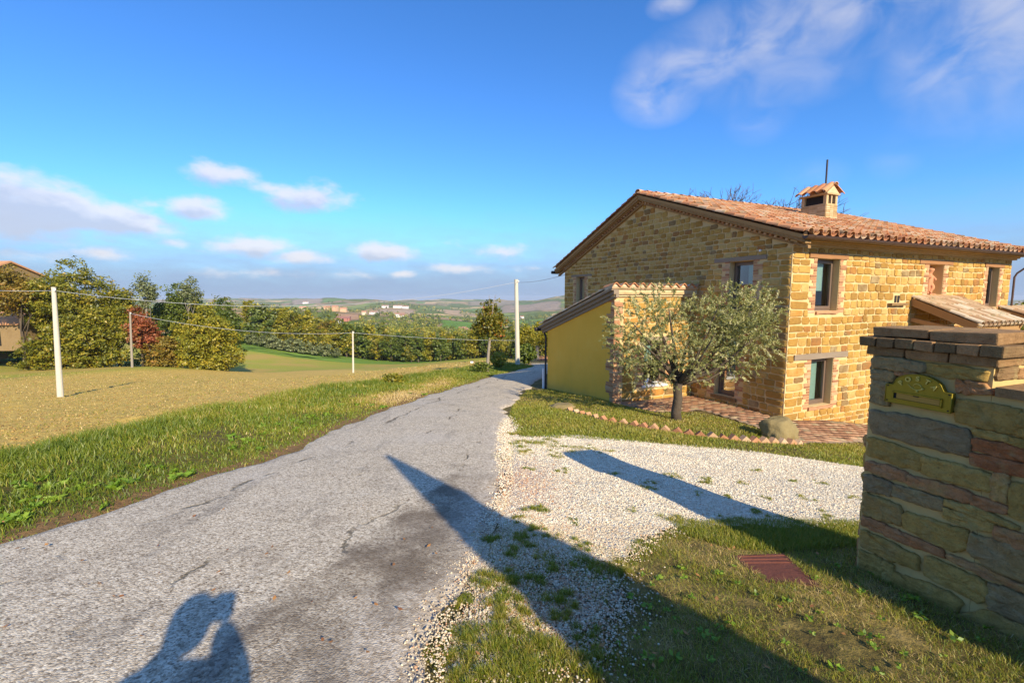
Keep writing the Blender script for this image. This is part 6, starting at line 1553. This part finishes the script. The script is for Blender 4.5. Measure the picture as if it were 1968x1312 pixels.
# ------------------------------------------------------------------ roadside trees beyond the annex
def roadside():
    D_ = 24.6; b = hit(936, 716); b[1] = b[1]; D_ = b[1]
    e = empty('pear_tree', 'small tree with pale trunk and autumn leaves beside the road', 'tree', tuple(b)); s = D_ / F
    def L(px, py, dy=0): p = atY(px, py, D_ + dy); return (p[0] - b[0], dy, p[2] - b[2])
    m = MB(); m.tube([(0, 0, -.1), L(937, 700), L(939, 675), L(941, 655), L(941, 640)], [.11, .085, .075, .07, .06], 8)
    tips = [(925, 600), (950, 575), (965, 620), (910, 625), (935, 585), (955, 600), (920, 640), (968, 640), (940, 566), (952, 566), (930, 610)]
    for q in tips:
        a = Vector(L(941, 642)); t = Vector(L(q[0], q[1], random.uniform(-.7, .7))); m.tube([a, a.lerp(t, .5) + Vector((0, 0, .1)), t], [.04, .022, .006], 5)
    m.build('trunk', M_paleb, e, True)
    ells = [(*L(940, 622), 29 * s, 27 * s, 34 * s), (*L(922, 632), 18 * s, 18 * s, 22 * s), (*L(958, 630), 17 * s, 17 * s, 24 * s), (*L(942, 590), 13 * s, 13 * s, 20 * s), (*L(951, 575), 4 * s, 4 * s, 10 * s), (*L(937, 572), 3 * s, 3 * s, 10 * s)]
    p, d, ct, _ = crown_points(ells, 3400, .28, .25, 16); tint = np.clip(ct * .6 + rng.random(3400) * .5, 0, 1)
    v, f, t = cards(p, rng.uniform(.05, .09, 3400), tint, .3); obj('crown', mesh_np('crown', v, f, {'tint': t}), mk('pear_leaf', m_leaf([(0, (.06, .07, .01)), (.5, (.15, .155, .015)), (.85, (.26, .22, .02)), (.97, (.34, .22, .02)), (1, (.5, .14, .02))], .3)), e)
    # dark stump-like bush at its foot and shrubs along the verge
    def bush(name, label, px, py, w, h, mat, n, leaf=.07, cat='bush'):
        c = hit(px, py); k = c[1] / F; e2 = empty(name, label, cat, tuple(c)); fm, cs = foliage_mesh('foliage', [(0, 0, h * k * .5, w * k * .5, w * k * .5, h * k * .5)], n, leaf, .25, .3, 14)
        obj('stems', trunk_mesh('stems', h * k * .5, .03, cs, limbs=8), M_bark, e2); obj('foliage', fm, mat, e2); return e2
    bush('dark_bush', 'dark low bush at the foot of the small roadside tree', 925, 716, 34, 22, M_lf_dark, 900, .06)
    bush('verge_bush', 'yellow-green bush between the small tree and the roadside pole', 958, 708, 34, 34, M_lf_yel, 900, .08)
    bush('verge_bush', 'small green bush on the grassy bank left of the small tree', 755, 738, 30, 18, M_lf_green, 900, .05)
    bush('verge_bush', 'dark green thicket behind the roadside pole', 1008, 700, 46, 40, M_lf_dark, 1600, .12)
    px_tree('yellow_tree', 'yellow autumn tree on the roadside right of the pole', 1006, 700, 622, 996, 1034, 41, M_lf_yel, 2600, .12, .5, .15, tr=.12, base_z=H1((1006 - 984) / F * 41, 41))
    px_tree('yellow_tree', 'yellow autumn tree with pale trunk beside the annex corner', 1033, 700, 616, 1016, 1062, 44, M_lf_yel, 3200, .12, .5, .3, tr=.2, base_z=H1((1033 - 984) / F * 44, 44), bark=M_paleb)
    px_tree('green_tree', 'green tree partly hidden behind the annex and the yellow trees', 1062, 700, 640, 1030, 1100, 56, M_lf_green, 2600, .16, .6, .05, base_z=H1((1062 - 984) / F * 56, 56))
    # brick court and red car behind the annex
    sheet('brick_court', [(2.3, 42), (7.5, 42), (8.5, 56), (3.0, 56)], .05, M_brick, .5, .2)
    c = np.array([(1052 - 984) / F * 58, 58.0, 0]); c[2] = H1(c[0], c[1]) + .06
    e3 = empty('red_car', 'dark red car parked behind the annex, mostly hidden', 'car', tuple(c), R(82))
    prof = [(-2.0, .35), (2.0, .35), (2.05, .62), (1.9, .82), (1.05, .92), (.45, 1.38), (-.9, 1.42), (-1.6, 1.0), (-2.0, .9), (-2.08, .6)]
    m = MB(); k = len(prof); m.add([(x, -.84, z) for x, z in prof] + [(x, .84, z) for x, z in prof], [tuple(range(k)), tuple(range(2 * k - 1, k - 1, -1))] + [(i, k + i, k + (i + 1) % k, (i + 1) % k) for i in range(k)]); m.build('body', M_red, e3)
    for s_ in (-1, 1):
        m = MB(); m.add([(.95, s_ * .845, .95), (.42, s_ * .845, 1.32), (-.85, s_ * .845, 1.35), (-1.45, s_ * .845, 1.0)], [(0, 1, 2, 3)]); m.build('side_window', M_dark, e3)
        for x in (-1.25, 1.25): m = MB(); m.tube([(x, s_ * .7, .32), (x, s_ * .87, .32)], .31, 14); m.build('wheel', M_rubber, e3)
        m = MB(); m.box((2.0, s_ * .6, .68), (.12, .34, .14)); m.build('headlight', M_white, e3)
    m = MB(); m.add([(1.04, -.7, .94), (1.04, .7, .94), (.5, .66, 1.35), (.5, -.66, 1.35)], [(0, 1, 2, 3)]); m.build('windscreen', M_dark, e3)
    m = MB(); m.add([(-1.62, -.7, 1.02), (-1.62, .7, 1.02), (-.97, .66, 1.39), (-.97, -.66, 1.39)], [(0, 3, 2, 1)]); m.build('rear_window', M_dark, e3)
    wb_ = empty('low_brick_wall', 'low pinkish brick wall behind the annex in front of the parked car', 'wall', (3.9, 47.0, H1(3.9, 47.0)))
    wb_['kind'] = 'thing'
    zt_ = atY(1045, 685, 47.0)[2] - wb_.location.z; m = MB(); m.box((.6, 0, zt_ / 2 - .25), (3.6, .3, zt_ + .5), t=.6); m.build('wall', M_brick, wb_)
    m = MB(); m.box((.6, 0, zt_ + .03), (3.7, .4, .07), t=.3); m.build('coping', M_cap, wb_)
    c = hit(907, 698); e4 = empty('field_box', 'small white box with dark lid standing in the field left of the small tree', 'box', tuple(c)); k = c[1] / F
    m = MB(); m.box((0, 0, 2.2 * k), (5.5 * k, 4 * k, 4.6 * k)); m.build('body', M_white, e4); m = MB(); m.box((0, 0, 5.0 * k), (6 * k, 4.4 * k, 1.0 * k)); m.build('lid', M_dark, e4)
roadside()

# bare tree behind the roof
def bare_tree():
    D_ = 27.0; x = (1405 - 984) / F * D_; zb = H1(x, D_); e = empty('bare_tree', 'leafless tree whose twigs show above the farmhouse ridge', 'tree', (x, D_, zb)); m = MB()
    top = atY(1405, 356, D_)[2] - zb
    def br(p, d, ln, r_, lv):
        q = p + d * ln; mid = p.lerp(q, .5) + Vector((random.uniform(-.1, .1), random.uniform(-.1, .1), random.uniform(-.05, .1))) * ln; m.tube([p, mid, q], [r_, r_ * .8, r_ * .62], 5 if lv < 3 else 4)
        if lv >= 6 or ln < .2: return
        for _ in range(3 if lv < 3 else 2):
            nd_ = (d + Vector((random.gauss(0, .5), random.gauss(0, .4), random.gauss(.2, .3)))).normalized(); br(q, nd_, ln * random.uniform(.66, .86), r_ * .68, lv + 1)
    m.tube([(0, 0, -.2), (0, 0, top * .42)], [.22, .17], 8)
    for dx in (-1.3, -.8, -.4, 0, .35, .75, 1.3): br(Vector((0, 0, top * .42)), Vector((dx, random.uniform(-.2, .2), .9)).normalized(), top * .2, .12, 0)
    zm = max(v[2] for v in m.v); k = top / zm; m.v = [(a * 1.0, b_, c * k) for a, b_, c in m.v]
    m.build('branches', M_twig, e, True)
bare_tree()
px_tree('green_tree', 'bright green treetop just right of the farmhouse end wall', 1962, 700, 564, 1925, 2020, 21, M_lf_green, 3600, .09, .35, .1, base_z=-4.0)

# ------------------------------------------------------------------ cypress and photographer, out of frame, whose shadows fall into it
sh = np.array([-math.sin(SUN_AZ), math.cos(SUN_AZ)])
tip = hit(742, 880)
def cypress():
    s = 8.5; b = tip[:2] - sh * s; zb = H1(*b); zt = tip[2] + s * math.tan(SUN_EL); h = zt - zb
    b = b + np.array([math.cos(SUN_AZ), math.sin(SUN_AZ)]) * .37; e = empty('cypress_tree', 'conical cypress tree beside the garden wall just out of frame on the right', 'tree', (b[0], b[1], zb)); n = 42000
    z = 1 - np.sqrt(rng.random(n)); R0 = .74; rad = R0 * (1 - z) * np.interp(z, [0, .06, .12], [.75, .95, 1]) + .015; a = rng.random(n) * 6.283; rr = rad * np.sqrt(rng.random(n)) * (1 + .06 * np.sin(a * 5 + z * 20))
    side = np.array([math.cos(SUN_AZ), math.sin(SUN_AZ)]); off = (R0 * (1 - z) - R0 * .5)[:, None] * side[None]
    p = np.c_[np.cos(a) * rr + off[:, 0], np.sin(a) * rr + off[:, 1], z * h * .985 + .1]; v, f, t = cards(p, rng.uniform(.035, .06, n), rng.random(n), .2, .7, None, np.c_[np.cos(a) * .3, np.sin(a) * .3, np.ones(n)])
    p[:, :2] += 0
    obj('crown', mesh_np('crown', v, f, {'tint': t}), M_lf_dark, e); obj('trunk', trunk_mesh('trunk', h * .8, .07, [], limbs=0), M_bark, e)
cypress()
def photographer():
    g = hit(388, 1178); k = (1.47 - g[2]) / to_sun[2]; hd_ = g + to_sun * k          # head centre
    x, y = hd_[0], hd_[1]; z0 = H1(x, y - .05); e = empty('person', 'person in a dark jacket and jeans holding a camera up to the eye', 'person', (x, y - .05, z0))
    hz = 1.47 - z0; M_jacket = plain('jacket', (.05, .06, .09), .8); M_jeans = plain('jeans', (.06, .08, .14), .85); M_skin = plain('skin', (.55, .34, .25), .6); M_hair = plain('hair', (.06, .035, .02), .7)
    sh_z = hz - .27; hx_ = .06
    J = [((0, 0, .86), .17), ((0, 0, 1.02), .18), ((0, 0, sh_z - .1), .21), ((0, 0, sh_z + .02), .15), ((0, .02, hz - .15), .085), ((.2, 0, sh_z - .04), .11), ((-.2, 0, sh_z - .04), .11),
         ((.19, .13, sh_z - .06), .11), ((hx_ + .05, .1, hz - .06), .045), ((-.32, .1, sh_z - .2), .075), ((hx_ - .1, .14, hz - .08), .045),
         ((.1, 0, .8), .1), ((.11, .02, .45), .075), ((.11, -.02, .08), .05), ((.12, .14, .035), .045), ((-.1, 0, .8), .1), ((-.11, .02, .45), .075), ((-.11, -.02, .08), .05), ((-.12, .14, .035), .045)]
    E_ = [(0, 1), (1, 2), (2, 3), (3, 4), (3, 5), (3, 6), (5, 7), (7, 8), (6, 9), (9, 10), (0, 11), (11, 12), (12, 13), (13, 14), (0, 15), (15, 16), (16, 17), (17, 18)]
    b = skin_obj('body', J, E_, M_jacket, e); b.data.materials.append(M_jeans); b.data.materials.append(M_skin)
    for p in b.data.polygons:
        c = p.center; p.material_index = 1 if c.z < .84 else (2 if c.z > hz - .17 and abs(c.x) < .12 and abs(c.y) < .12 else 0)
    bm = bmesh.new(); bmesh.ops.create_uvsphere(bm, u_segments=20, v_segments=14, radius=1)
    for v in bm.verts:
        q = v.co; nose = .025 * math.exp(-((q.x / .16) ** 2 + ((q.z + .1) / .25) ** 2)) * (q.y > .3); jaw = 1 - .22 * max(0, -q.z) ** 1.5
        v.co = Vector((q.x * .095 * jaw, q.y * .11 * jaw + nose, q.z * .122 + hz))
    me = bpy.data.meshes.new('head'); bm.to_mesh(me); bm.free(); me.polygons.foreach_set('use_smooth', [True] * len(me.polygons)); obj('head', me, M_skin, e)
    m = MB(); m.lathe([(.0, .135), (.06, .122), (.095, .075), (.1, .0), (.092, -.06), (.075, -.085)], 18, (0, -.02, hz)); m.build('hair', M_hair, e, True)
    for s_ in (-1, 1):
        m = MB(); m.lathe([(0, -.03), (.016, -.02), (.02, 0), (.016, .025), (0, .03)], 8, (s_ * .08, -.005, hz)); m.build('ear', M_skin, e, True)
        wx = hx_ + (.06 if s_ > 0 else -.1); base = (wx, .14, hz - .05)
        for q in range(5):
            o_ = (q - 2) * .018; f0 = (base[0] + (-.01 * s_), base[1] + .02, base[2] + o_ * .6 + .02); ln = (.05, .07, .075, .07, .055)[q]
            skin_obj('finger', [(base, .014), (f0, .011), ((f0[0] - s_ * .02, f0[1] + .02, f0[2] + .012 * (2 - q) * .3), .01), ((f0[0] - s_ * ln * .7, f0[1] + .015, f0[2] + .01), .009)], [(0, 1), (1, 2), (2, 3)], M_skin, e, 1)
    ce = empty('photo_camera', 'black camera held up to the face of the person', 'camera', (x + .06, y + .08, z0 + hz - .07))
    m = MB(); m.box((0, 0, .05), (.13, .06, .09)); m.box((0, -.005, .11), (.05, .05, .03)); m.build('body', M_rubber, ce)
    m = MB(); m.lathe([(0, 0), (.036, 0), (.038, .03), (.034, .07), (.03, .075), (0, .072)], 18); o = m.build('lens', M_rubber, ce, True); o.rotation_euler = (-math.pi / 2, 0, 0); o.location = (0, .03, .05)
photographer()

# ------------------------------------------------------------------ grass, weeds, pebbles, leaves
def blades(x, y, z, h, w, tint, lean):
    n = len(x); a = rng.random(n) * 6.283; la = rng.random(n) * 6.283
    base = np.c_[x, y, z - .01]; side = np.c_[np.cos(a), np.sin(a), np.zeros(n)] * (w / 2)[:, None]
    ld = np.c_[np.cos(la), np.sin(la), np.zeros(n)] * (h * lean)[:, None]; upv = np.c_[np.zeros(n), np.zeros(n), h * np.sqrt(np.maximum(.04, 1 - np.minimum(lean, 1) ** 2 * .9))]
    mid = base + upv * .62 + ld * .35; tp = base + upv + ld
    v = np.stack([base - side, base + side, mid - side * .75, mid + side * .75, tp], 1).reshape(-1, 3)
    o = np.arange(n)[:, None] * 5; f = np.concatenate([o + np.array([[0, 1, 3]]), o + np.array([[0, 3, 2]]), o + np.array([[2, 3, 4]])], 1).reshape(-1, 3)
    return v, f, np.repeat(tint, 5)
class Grass:
    def __init__(s): s.V = []; s.F = []; s.T = []; s.n = 0
    def add(s, x, y, h, w, tint, lean, dz=0.0):
        v, f, t = blades(x, y, HG(x, y) + dz, h, w, np.clip(tint, 0, 1), lean); s.V.append(v); s.F.append(f + s.n); s.T.append(t); s.n += len(v)
    def build(s, name, label, mat):
        o = obj(name, mesh_np(name, np.concatenate(s.V), np.concatenate(s.F), {'tint': np.concatenate(s.T)}), mat, kind='stuff'); o['label'] = label; return o
def scatter(poly, n, near=1.2):
    P = np.array([(p[0], p[1]) for p in poly]); lo, hi = P.min(0), P.max(0); X = []; Y = []
    tot = 0
    while tot < n:
        x = rng.uniform(lo[0], hi[0], n); y = rng.uniform(lo[1], hi[1], n); d = np.hypot(x, y); keep = inpoly(x, y, poly) & (rng.random(n) < np.minimum(1, (max(.8, lo[1]) / np.maximum(d, .3)) ** near))
        X.append(x[keep]); Y.append(y[keep]); tot += keep.sum()
    return np.concatenate(X)[:n], np.concatenate(Y)[:n]
def grass():
    g = Grass()
    # verge on the left of the road
    n = 120000; y = 2.2 + 30 * rng.random(n) ** 2.0; fr_ = rng.random(n); lp = np.interp(y, [-20, 6, 8.5, 10.5, 14, 17, 25, 32], [-7.4, -7.2, -7.1, -6.9, -6.2, -5.5, -2.9, -.2]); xe = xl(y); x = xe + .12 - fr_ * (xe - lp + .35)
    cl = fbm(x * 1.6, y * 1.6); keep = cl + .25 * rng.random(n) > .42; keep &= ~((fr_ < .06) & (rng.random(n) < .6))
    dryc = np.exp(-(((x - dc[0]) / .9) ** 2 + ((y - dc[1]) / 1.7) ** 2)) + np.exp(-(((x - dc2[0]) / .7) ** 2 + ((y - dc2[1]) / 4) ** 2))
    x, y, fr_, cl, dryc = x[keep], y[keep], fr_[keep], cl[keep], dryc[keep]; n = len(x)
    h = (.05 + .1 * fr_ + .09 * smooth01((fr_ - .6) / .3)) * rng.uniform(.5, 1.25, n) * (.6 + .9 * cl); w = .004 + .0012 * y
    tint = .1 + .36 * rng.random(n) + .6 * (fbm(x * .8 + 40, y * .8) - .35) + .35 * (rng.random(n) < .1) + dryc * .55
    g.add(x, y, h, w, tint, rng.uniform(.15, .8, n))
    # lawn round the olive tree
    LAWN = pxpoly([(1054, 747), (1120, 757), (1184, 777), (1262, 793), (1332, 790), (1480, 830), (1540, 853), (1668, 848), (1760, 852), (1760, 925), (1664, 901), (1510, 877), (1388, 866), (1225, 853), (1103, 843), (1000, 842), (978, 800), (985, 778), (1012, 750)])
    x, y = scatter(LAWN, 70000, 1.0); cl = fbm(x * 1.1, y * 1.1); keep = (cl + .3 * rng.random(len(x)) > .47); x, y, cl = x[keep], y[keep], cl[keep]; n = len(x)
    g.add(x, y, rng.uniform(.025, .07, n) * (.6 + cl), .006 + .0008 * y, .35 + .4 * rng.random(n) + .5 * (fbm(x * .7 + 9, y * .7) - .4), rng.uniform(.2, .9, n))
    # straw-mixed grass in the foreground on the right
    FG = pxpoly([(1205, 1075), (1266, 1036), (1306, 1018), (1428, 1008), (1660, 1012), (1662, 1100), (1968, 1238)]) + [(3.1, 1.6), (2.4, .9), (0, .9), (-.35, 1.6)] + pxpoly([(850, 1300), (900, 1200), (1000, 1225), (1110, 1230), (1150, 1180)])
    x, y = scatter(FG, 150000, .6); cl = fbm(x * 3.2 + 3, y * 3.2); keep = cl + .3 * rng.random(len(x)) > .46
    pm_ = [np.mean(mp, 0) + (q - np.mean(mp, 0)) * .9 for q in mp]; plate = inpoly(x, y, pm_); keep &= ~plate
    x, y, cl = x[keep], y[keep], cl[keep]; n = len(x); dr = fbm(x * 2.6 + 70, y * 2.6 + 7)
    straw = rng.random(n) < np.clip((dr - .26) * 2.8, .25, .88)
    g.add(x, y, rng.uniform(.02, .06, n) * (.3 + 1.3 * cl), rng.uniform(.002, .0042, n), np.where(straw, rng.uniform(.72, 1, n), rng.uniform(.25, .72, n)), np.where(straw, rng.uniform(.7, 1.6, n), rng.uniform(.2, .95, n)))
    # band along the gravel's near edge: longer green grass
    E2 = pxpoly([(1290, 1010), (1428, 1000), (1662, 1006), (1662, 1050), (1500, 1060), (1400, 1055), (1310, 1030)]); x, y = scatter(E2, 16000, .3); n = len(x)
    g.add(x, y, rng.uniform(.03, .08, n), rng.uniform(.003, .005, n), rng.uniform(.25, .75, n), rng.uniform(.2, .8, n))
    # tufts in the gravel and on the road edge
    T = [(933, 1036, 28, 1), (1022, 1052, 22, .8), (1036, 984, 22, .9), (1030, 1020, 18, .7), (1152, 1092, 24, .9), (965, 880, 20, .7), (985, 832, 26, 1), (1040, 856, 55, 1), (888, 1158, 22, .8), (955, 1105, 36, 1), (965, 1150, 34, 1), (930, 1125, 30, .9), (950, 1190, 34, 1), (1000, 1205, 30, 1), (1072, 1165, 32, 1.1), (1075, 1195, 26, .9), (885, 1285, 44, 1.1), (930, 1250, 44, 1), (990, 1270, 60, 1), (1060, 1280, 60, 1), (1115, 1052, 22, .7), (1025, 1080, 26, .6), (1090, 1085, 30, .5), (1115, 1255, 50, .9),
         (1300, 918, 18, .5), (1360, 928, 18, .6), (1395, 955, 14, .4), (1245, 930, 14, .4), (1080, 905, 16, .5), (1180, 912, 12, .4), (1240, 945, 20, .5), (1450, 905, 16, .4), (1520, 925, 14, .4), (1560, 965, 16, .4), (1600, 995, 20, .5), (1450, 985, 18, .5), (1480, 962, 12, .4), (1120, 862, 26, .5), (1160, 868, 20, .4), (1070, 876, 20, .5), (1340, 950, 12, .3), (1100, 1010, 16, .4), (1420, 930, 12, .4), (1580, 930, 12, .3), (1280, 1000, 30, .7), (1215, 985, 16, .3), (1650, 960, 14, .4), (1010, 900, 14, .4), (1012, 870, 24, .6), (995, 855, 30, .8), (1060, 850, 40, .7), (1100, 858, 30, .5), (990, 1000, 18, .6), (1005, 1035, 24, .8), (985, 1065, 26, .8), (1050, 1035, 20, .6), (1060, 1100, 26, .7), (1130, 1085, 26, .7), (1035, 1130, 26, .7), (985, 1125, 30, .9), (905, 1215, 34, .9), (960, 1235, 50, 1.1), (1030, 1255, 50, 1.1), (860, 1260, 30, .8), (1100, 1290, 60, 1.1), (1010, 1300, 60, 1.1), (930, 1300, 50, 1.1), (1130, 1220, 30, .7), (1190, 1100, 30, .8), (1240, 1050, 24, .6), (1320, 1005, 24, .6), (1400, 998, 24, .6), (1500, 1000, 24, .6)]
    for (px, py, rpx, dn_) in T:
        c = hit(px, py); r_ = rpx / F * np.hypot(c[0], c[1]); n = int(1300 * dn_ * min(1, (r_ / .09) ** 1.2)); k = np.clip(c[1] / 3, 1, 3)
        lob = [(random.gauss(0, .55) * r_, random.gauss(0, .6) * r_, random.uniform(.25, .75) * r_) for _ in range(random.randint(4, 7))]; li = rng.integers(0, len(lob), n); lob = np.array(lob)[li]
        a = rng.random(n) * 6.283; q = np.abs(rng.normal(0, .62, n)) * lob[:, 2]; x = c[0] + lob[:, 0] + np.cos(a) * q; y = c[1] + lob[:, 1] + np.sin(a) * q
        dryt = random.uniform(0, .25); g.add(x, y, rng.uniform(.014, .058, n) * (.5 + dn_ * .7) * np.exp(-q / r_ * .7), np.full(n, .003 * k), rng.uniform(.12, .6, n) + dryt + .3 * (rng.random(n) < .12), rng.uniform(.2, 1.1, n), .018)
    # sparse grass through the gravelly strip beside the road
    x, y = scatter(GRIT, 22000, .4); kk = fbm(x * 3.1 + 21, y * 3.1) + .2 * rng.random(len(x)) > .52; x, y = x[kk], y[kk]; n = len(x)
    g.add(x, y, rng.uniform(.015, .05, n), rng.uniform(.002, .004, n), rng.uniform(.2, .95, n), rng.uniform(.3, 1.2, n), .01)
    # stubble, weeds and straw on the field
    n = 60000; y = 3 + 45 * rng.random(n) ** 1.4; lp = np.interp(y, [-20, 6, 8.5, 10.5, 14, 17, 25, 32, 48], [-7.4, -7.2, -7.1, -6.9, -6.2, -5.5, -2.9, -.2, 1]); x = lp - .1 - (rng.random(n) ** 1.2) * (4 + y * 1.3)
    cl = fbm(x * .9, y * .9); gr_ = fbm(x * .6 + 33, y * .6 + 12) > .53; kk = cl + .4 * rng.random(n) > .55; x, y, gr_ = x[kk], y[kk], gr_[kk]; n = len(x)
    g.add(x, y, rng.uniform(.03, .09, n) * (1 + y * .01), .006 + .0016 * y, np.where(gr_ & (rng.random(n) < .5), rng.uniform(.35, .65, n), rng.uniform(.74, .95, n)), rng.uniform(.4, 1.5, n))
    g.build('grass', 'grass on the verge, the lawn and between the gravel', M_grass)
    # low broad-leaved weeds on the verge
    V, Fc, Tt = [], [], []; nb = 0
    W = [(60, 930, 90, 13), (150, 950, 100, 12), (300, 915, 80, 10), (40, 975, 70, 8), (560, 815, 60, 16), (640, 790, 60, 12), (480, 850, 40, 10), (720, 770, 40, 8), (230, 990, 60, 10), (800, 745, 40, 8), (30, 1010, 60, 10)]
    for (px, py, rpx, cnt) in W:
        for _ in range(cnt):
            c = hit(px + random.uniform(-rpx, rpx), py + random.uniform(-16, 16)); 
            if c[0] > xl(np.array([c[1]]))[0]: continue
            n = 12; sz = random.uniform(.022, .042) * (1 + c[1] * .03); a = rng.random(n) * 6.283; dd = np.c_[np.cos(a), np.sin(a), rng.uniform(.3, .9, n)]
            p = np.array([c[0], c[1], c[2] + .015]) + dd * sz * .9; v, f, t = cards(p, np.full(n, sz) * rng.uniform(.7, 1.2, n), np.clip(rng.random() * .6 + rng.random(n) * .4, 0, 1), 1.2, .8, None, dd); V.append(v); Fc.append(f + nb); Tt.append(t); nb += len(v)
    for _ in range(70):     # clover-like rosettes in the foreground
        px, py = random.uniform(1150, 1900), random.uniform(1090, 1300); c = hit(px, py); n = 9; sz = random.uniform(.009, .018); a = rng.random(n) * 6.283; dd = np.c_[np.cos(a), np.sin(a), rng.uniform(.4, .9, n)]
        v, f, t = cards(c + np.array([0, 0, .02]) + dd * sz * 1.2, np.full(n, sz), rng.random(n), 1.2, .9, None, dd); V.append(v); Fc.append(f + nb); Tt.append(t); nb += len(v)
    o = obj('weeds', mesh_np('weeds', np.concatenate(V), np.concatenate(Fc), {'tint': np.concatenate(Tt)}), M_weed, kind='stuff'); o['label'] = 'bright green broad-leaved weeds on the verge'
grass()
def pebbles():
    x, y = scatter(GRAVEL, 90000, 1.1); x2, y2 = scatter(GRIT, 34000, .5); k2 = fbm(x2 * 2.0 + 11, y2 * 2.0) + .25 * redness(x2, y2) > .44; x2, y2 = x2[k2], y2[k2]
    x2 = x2 + rng.normal(0, .12, len(x2)); y2 = y2 + rng.normal(0, .14, len(x2)); x = x + rng.normal(0, .05, len(x)); y = y + rng.normal(0, .06, len(y))
    x = np.r_[x, x2]; y = np.r_[y, y2]; wob = fbm(x * 2.5, y * 2.5); keep = wob + .5 * rng.random(len(x)) > .5; x, y = x[keep], y[keep]; n = len(x)
    r_ = rng.uniform(.003, .0075, n) * (1 + .11 * y) * np.where(rng.random(n) < .05, 1.7, 1); z = np.maximum(HG(x, y) + .016, np.where((x > xl(y)) & (x < xr(y)), H(x, y) + .012, -99)) + r_ * .1
    o6 = np.array([(1, 0, 0), (-1, 0, 0), (0, 1, 0), (0, -1, 0), (0, 0, .7), (0, 0, -.7)]); a = rng.random(n) * 6.283; ca, sa = np.cos(a), np.sin(a)
    V = o6[None] * r_[:, None, None] * rng.uniform(.65, 1.2, (n, 6, 1)); Vx = V[..., 0] * ca[:, None] - V[..., 1] * sa[:, None]; Vy = V[..., 0] * sa[:, None] + V[..., 1] * ca[:, None]
    v = np.stack([Vx + x[:, None], Vy + y[:, None], V[..., 2] + z[:, None]], -1).reshape(-1, 3)
    f8 = np.array([(0, 2, 4), (2, 1, 4), (1, 3, 4), (3, 0, 4), (2, 0, 5), (1, 2, 5), (3, 1, 5), (0, 3, 5)]); f = (np.arange(n)[:, None, None] * 6 + f8[None]).reshape(-1, 3)
    t = np.where(y < 3.6, rng.uniform(.12, .6, n), rng.uniform(.2, .95, n)); rd = redness(x, y); t = np.where(rng.random(n) < .06 + .5 * rd, rng.uniform(0, .18, n), t)
    o = obj('gravel_stones', mesh_np('gravel_stones', v, f, {'tint': np.repeat(t, 6)}), M_pebble, kind='stuff'); o['label'] = 'loose pale gravel stones on the drive'
    n = 9000; yc = 4 + 40 * rng.random(n) ** 1.5; lp = np.interp(yc, [-20, 6, 8.5, 10.5, 14, 17, 25, 32, 48], [-7.4, -7.2, -7.1, -6.9, -6.2, -5.5, -2.9, -.2, 1]); xc = lp - .4 - rng.random(n) * (4 + yc * 1.2); kk = fbm(xc * .5 + 5, yc * .5) + .3 * rng.random(n) > .58; xc, yc = xc[kk], yc[kk]; n = len(xc)
    rc_ = rng.uniform(.015, .05, n) * (1 + .02 * yc); V = o6[None] * rc_[:, None, None] * rng.uniform(.6, 1.3, (n, 6, 1)); v2 = np.stack([V[..., 0] + xc[:, None], V[..., 1] + yc[:, None], V[..., 2] * .7 + (HG(xc, yc) + rc_ * .2)[:, None]], -1).reshape(-1, 3)
    o = obj('field_clods', mesh_np('field_clods', v2, (np.arange(n)[:, None, None] * 6 + f8[None]).reshape(-1, 3), {'tint': np.repeat(rng.random(n), 6)}, True), mk('clod', m_stone((.16, .1, .04), [(0, (.26, .16, .055)), (1, (.5, .34, .12))])), kind='stuff'); o['label'] = 'dry earth clods scattered over the stubble field'
    # fallen leaves
    c = []
    for _ in range(46): p = hit(random.uniform(0, 1000), random.uniform(900, 1300)); c.append(p + np.array([0, 0, .055]))
    for _ in range(30): p = hit(random.uniform(900, 1700), random.uniform(1050, 1300)); c.append(p + np.array([0, 0, .04]))
    c = np.array(c); v, f, t = cards(c, rng.uniform(.01, .022, len(c)), rng.random(len(c)), 4.0, .9)
    o = obj('fallen_leaves', mesh_np('fallen_leaves', v, f, {'tint': t}), mk('dead_leaf', m_leaf([(0, (.3, .12, .04)), (1, (.5, .25, .08))], .15)), kind='stuff'); o['label'] = 'scattered orange fallen leaves on the road and grass'
pebbles()

# ------------------------------------------------------------------ haze
def haze():
    zlo = float(HZ.min()) - 2.0; zhi = 16.0; X_ = float(np.abs(WX).max()) + 50
    m = MB(); m.hexa([(-X_, -60, zlo), (X_, -60, zlo), (X_, 9700, zlo), (-X_, 9700, zlo), (-X_, -60, zhi), (X_, -60, zhi), (X_, 9700, zhi), (-X_, 9700, zhi)])
    mt = bpy.data.materials.new('haze'); mt.use_nodes = True; t = mt.node_tree; t.nodes.remove(t.nodes['Principled BSDF'])
    pv = t.nodes.new('ShaderNodeVolumePrincipled'); pv.inputs['Color'].default_value = (.72, .82, .95, 1); pv.inputs['Density'].default_value = .000115; pv.inputs['Anisotropy'].default_value = 0.0
    t.links.new(pv.outputs[0], t.nodes['Material Output'].inputs['Volume'])
    m.build('haze', mt, None, kind='stuff')
haze()
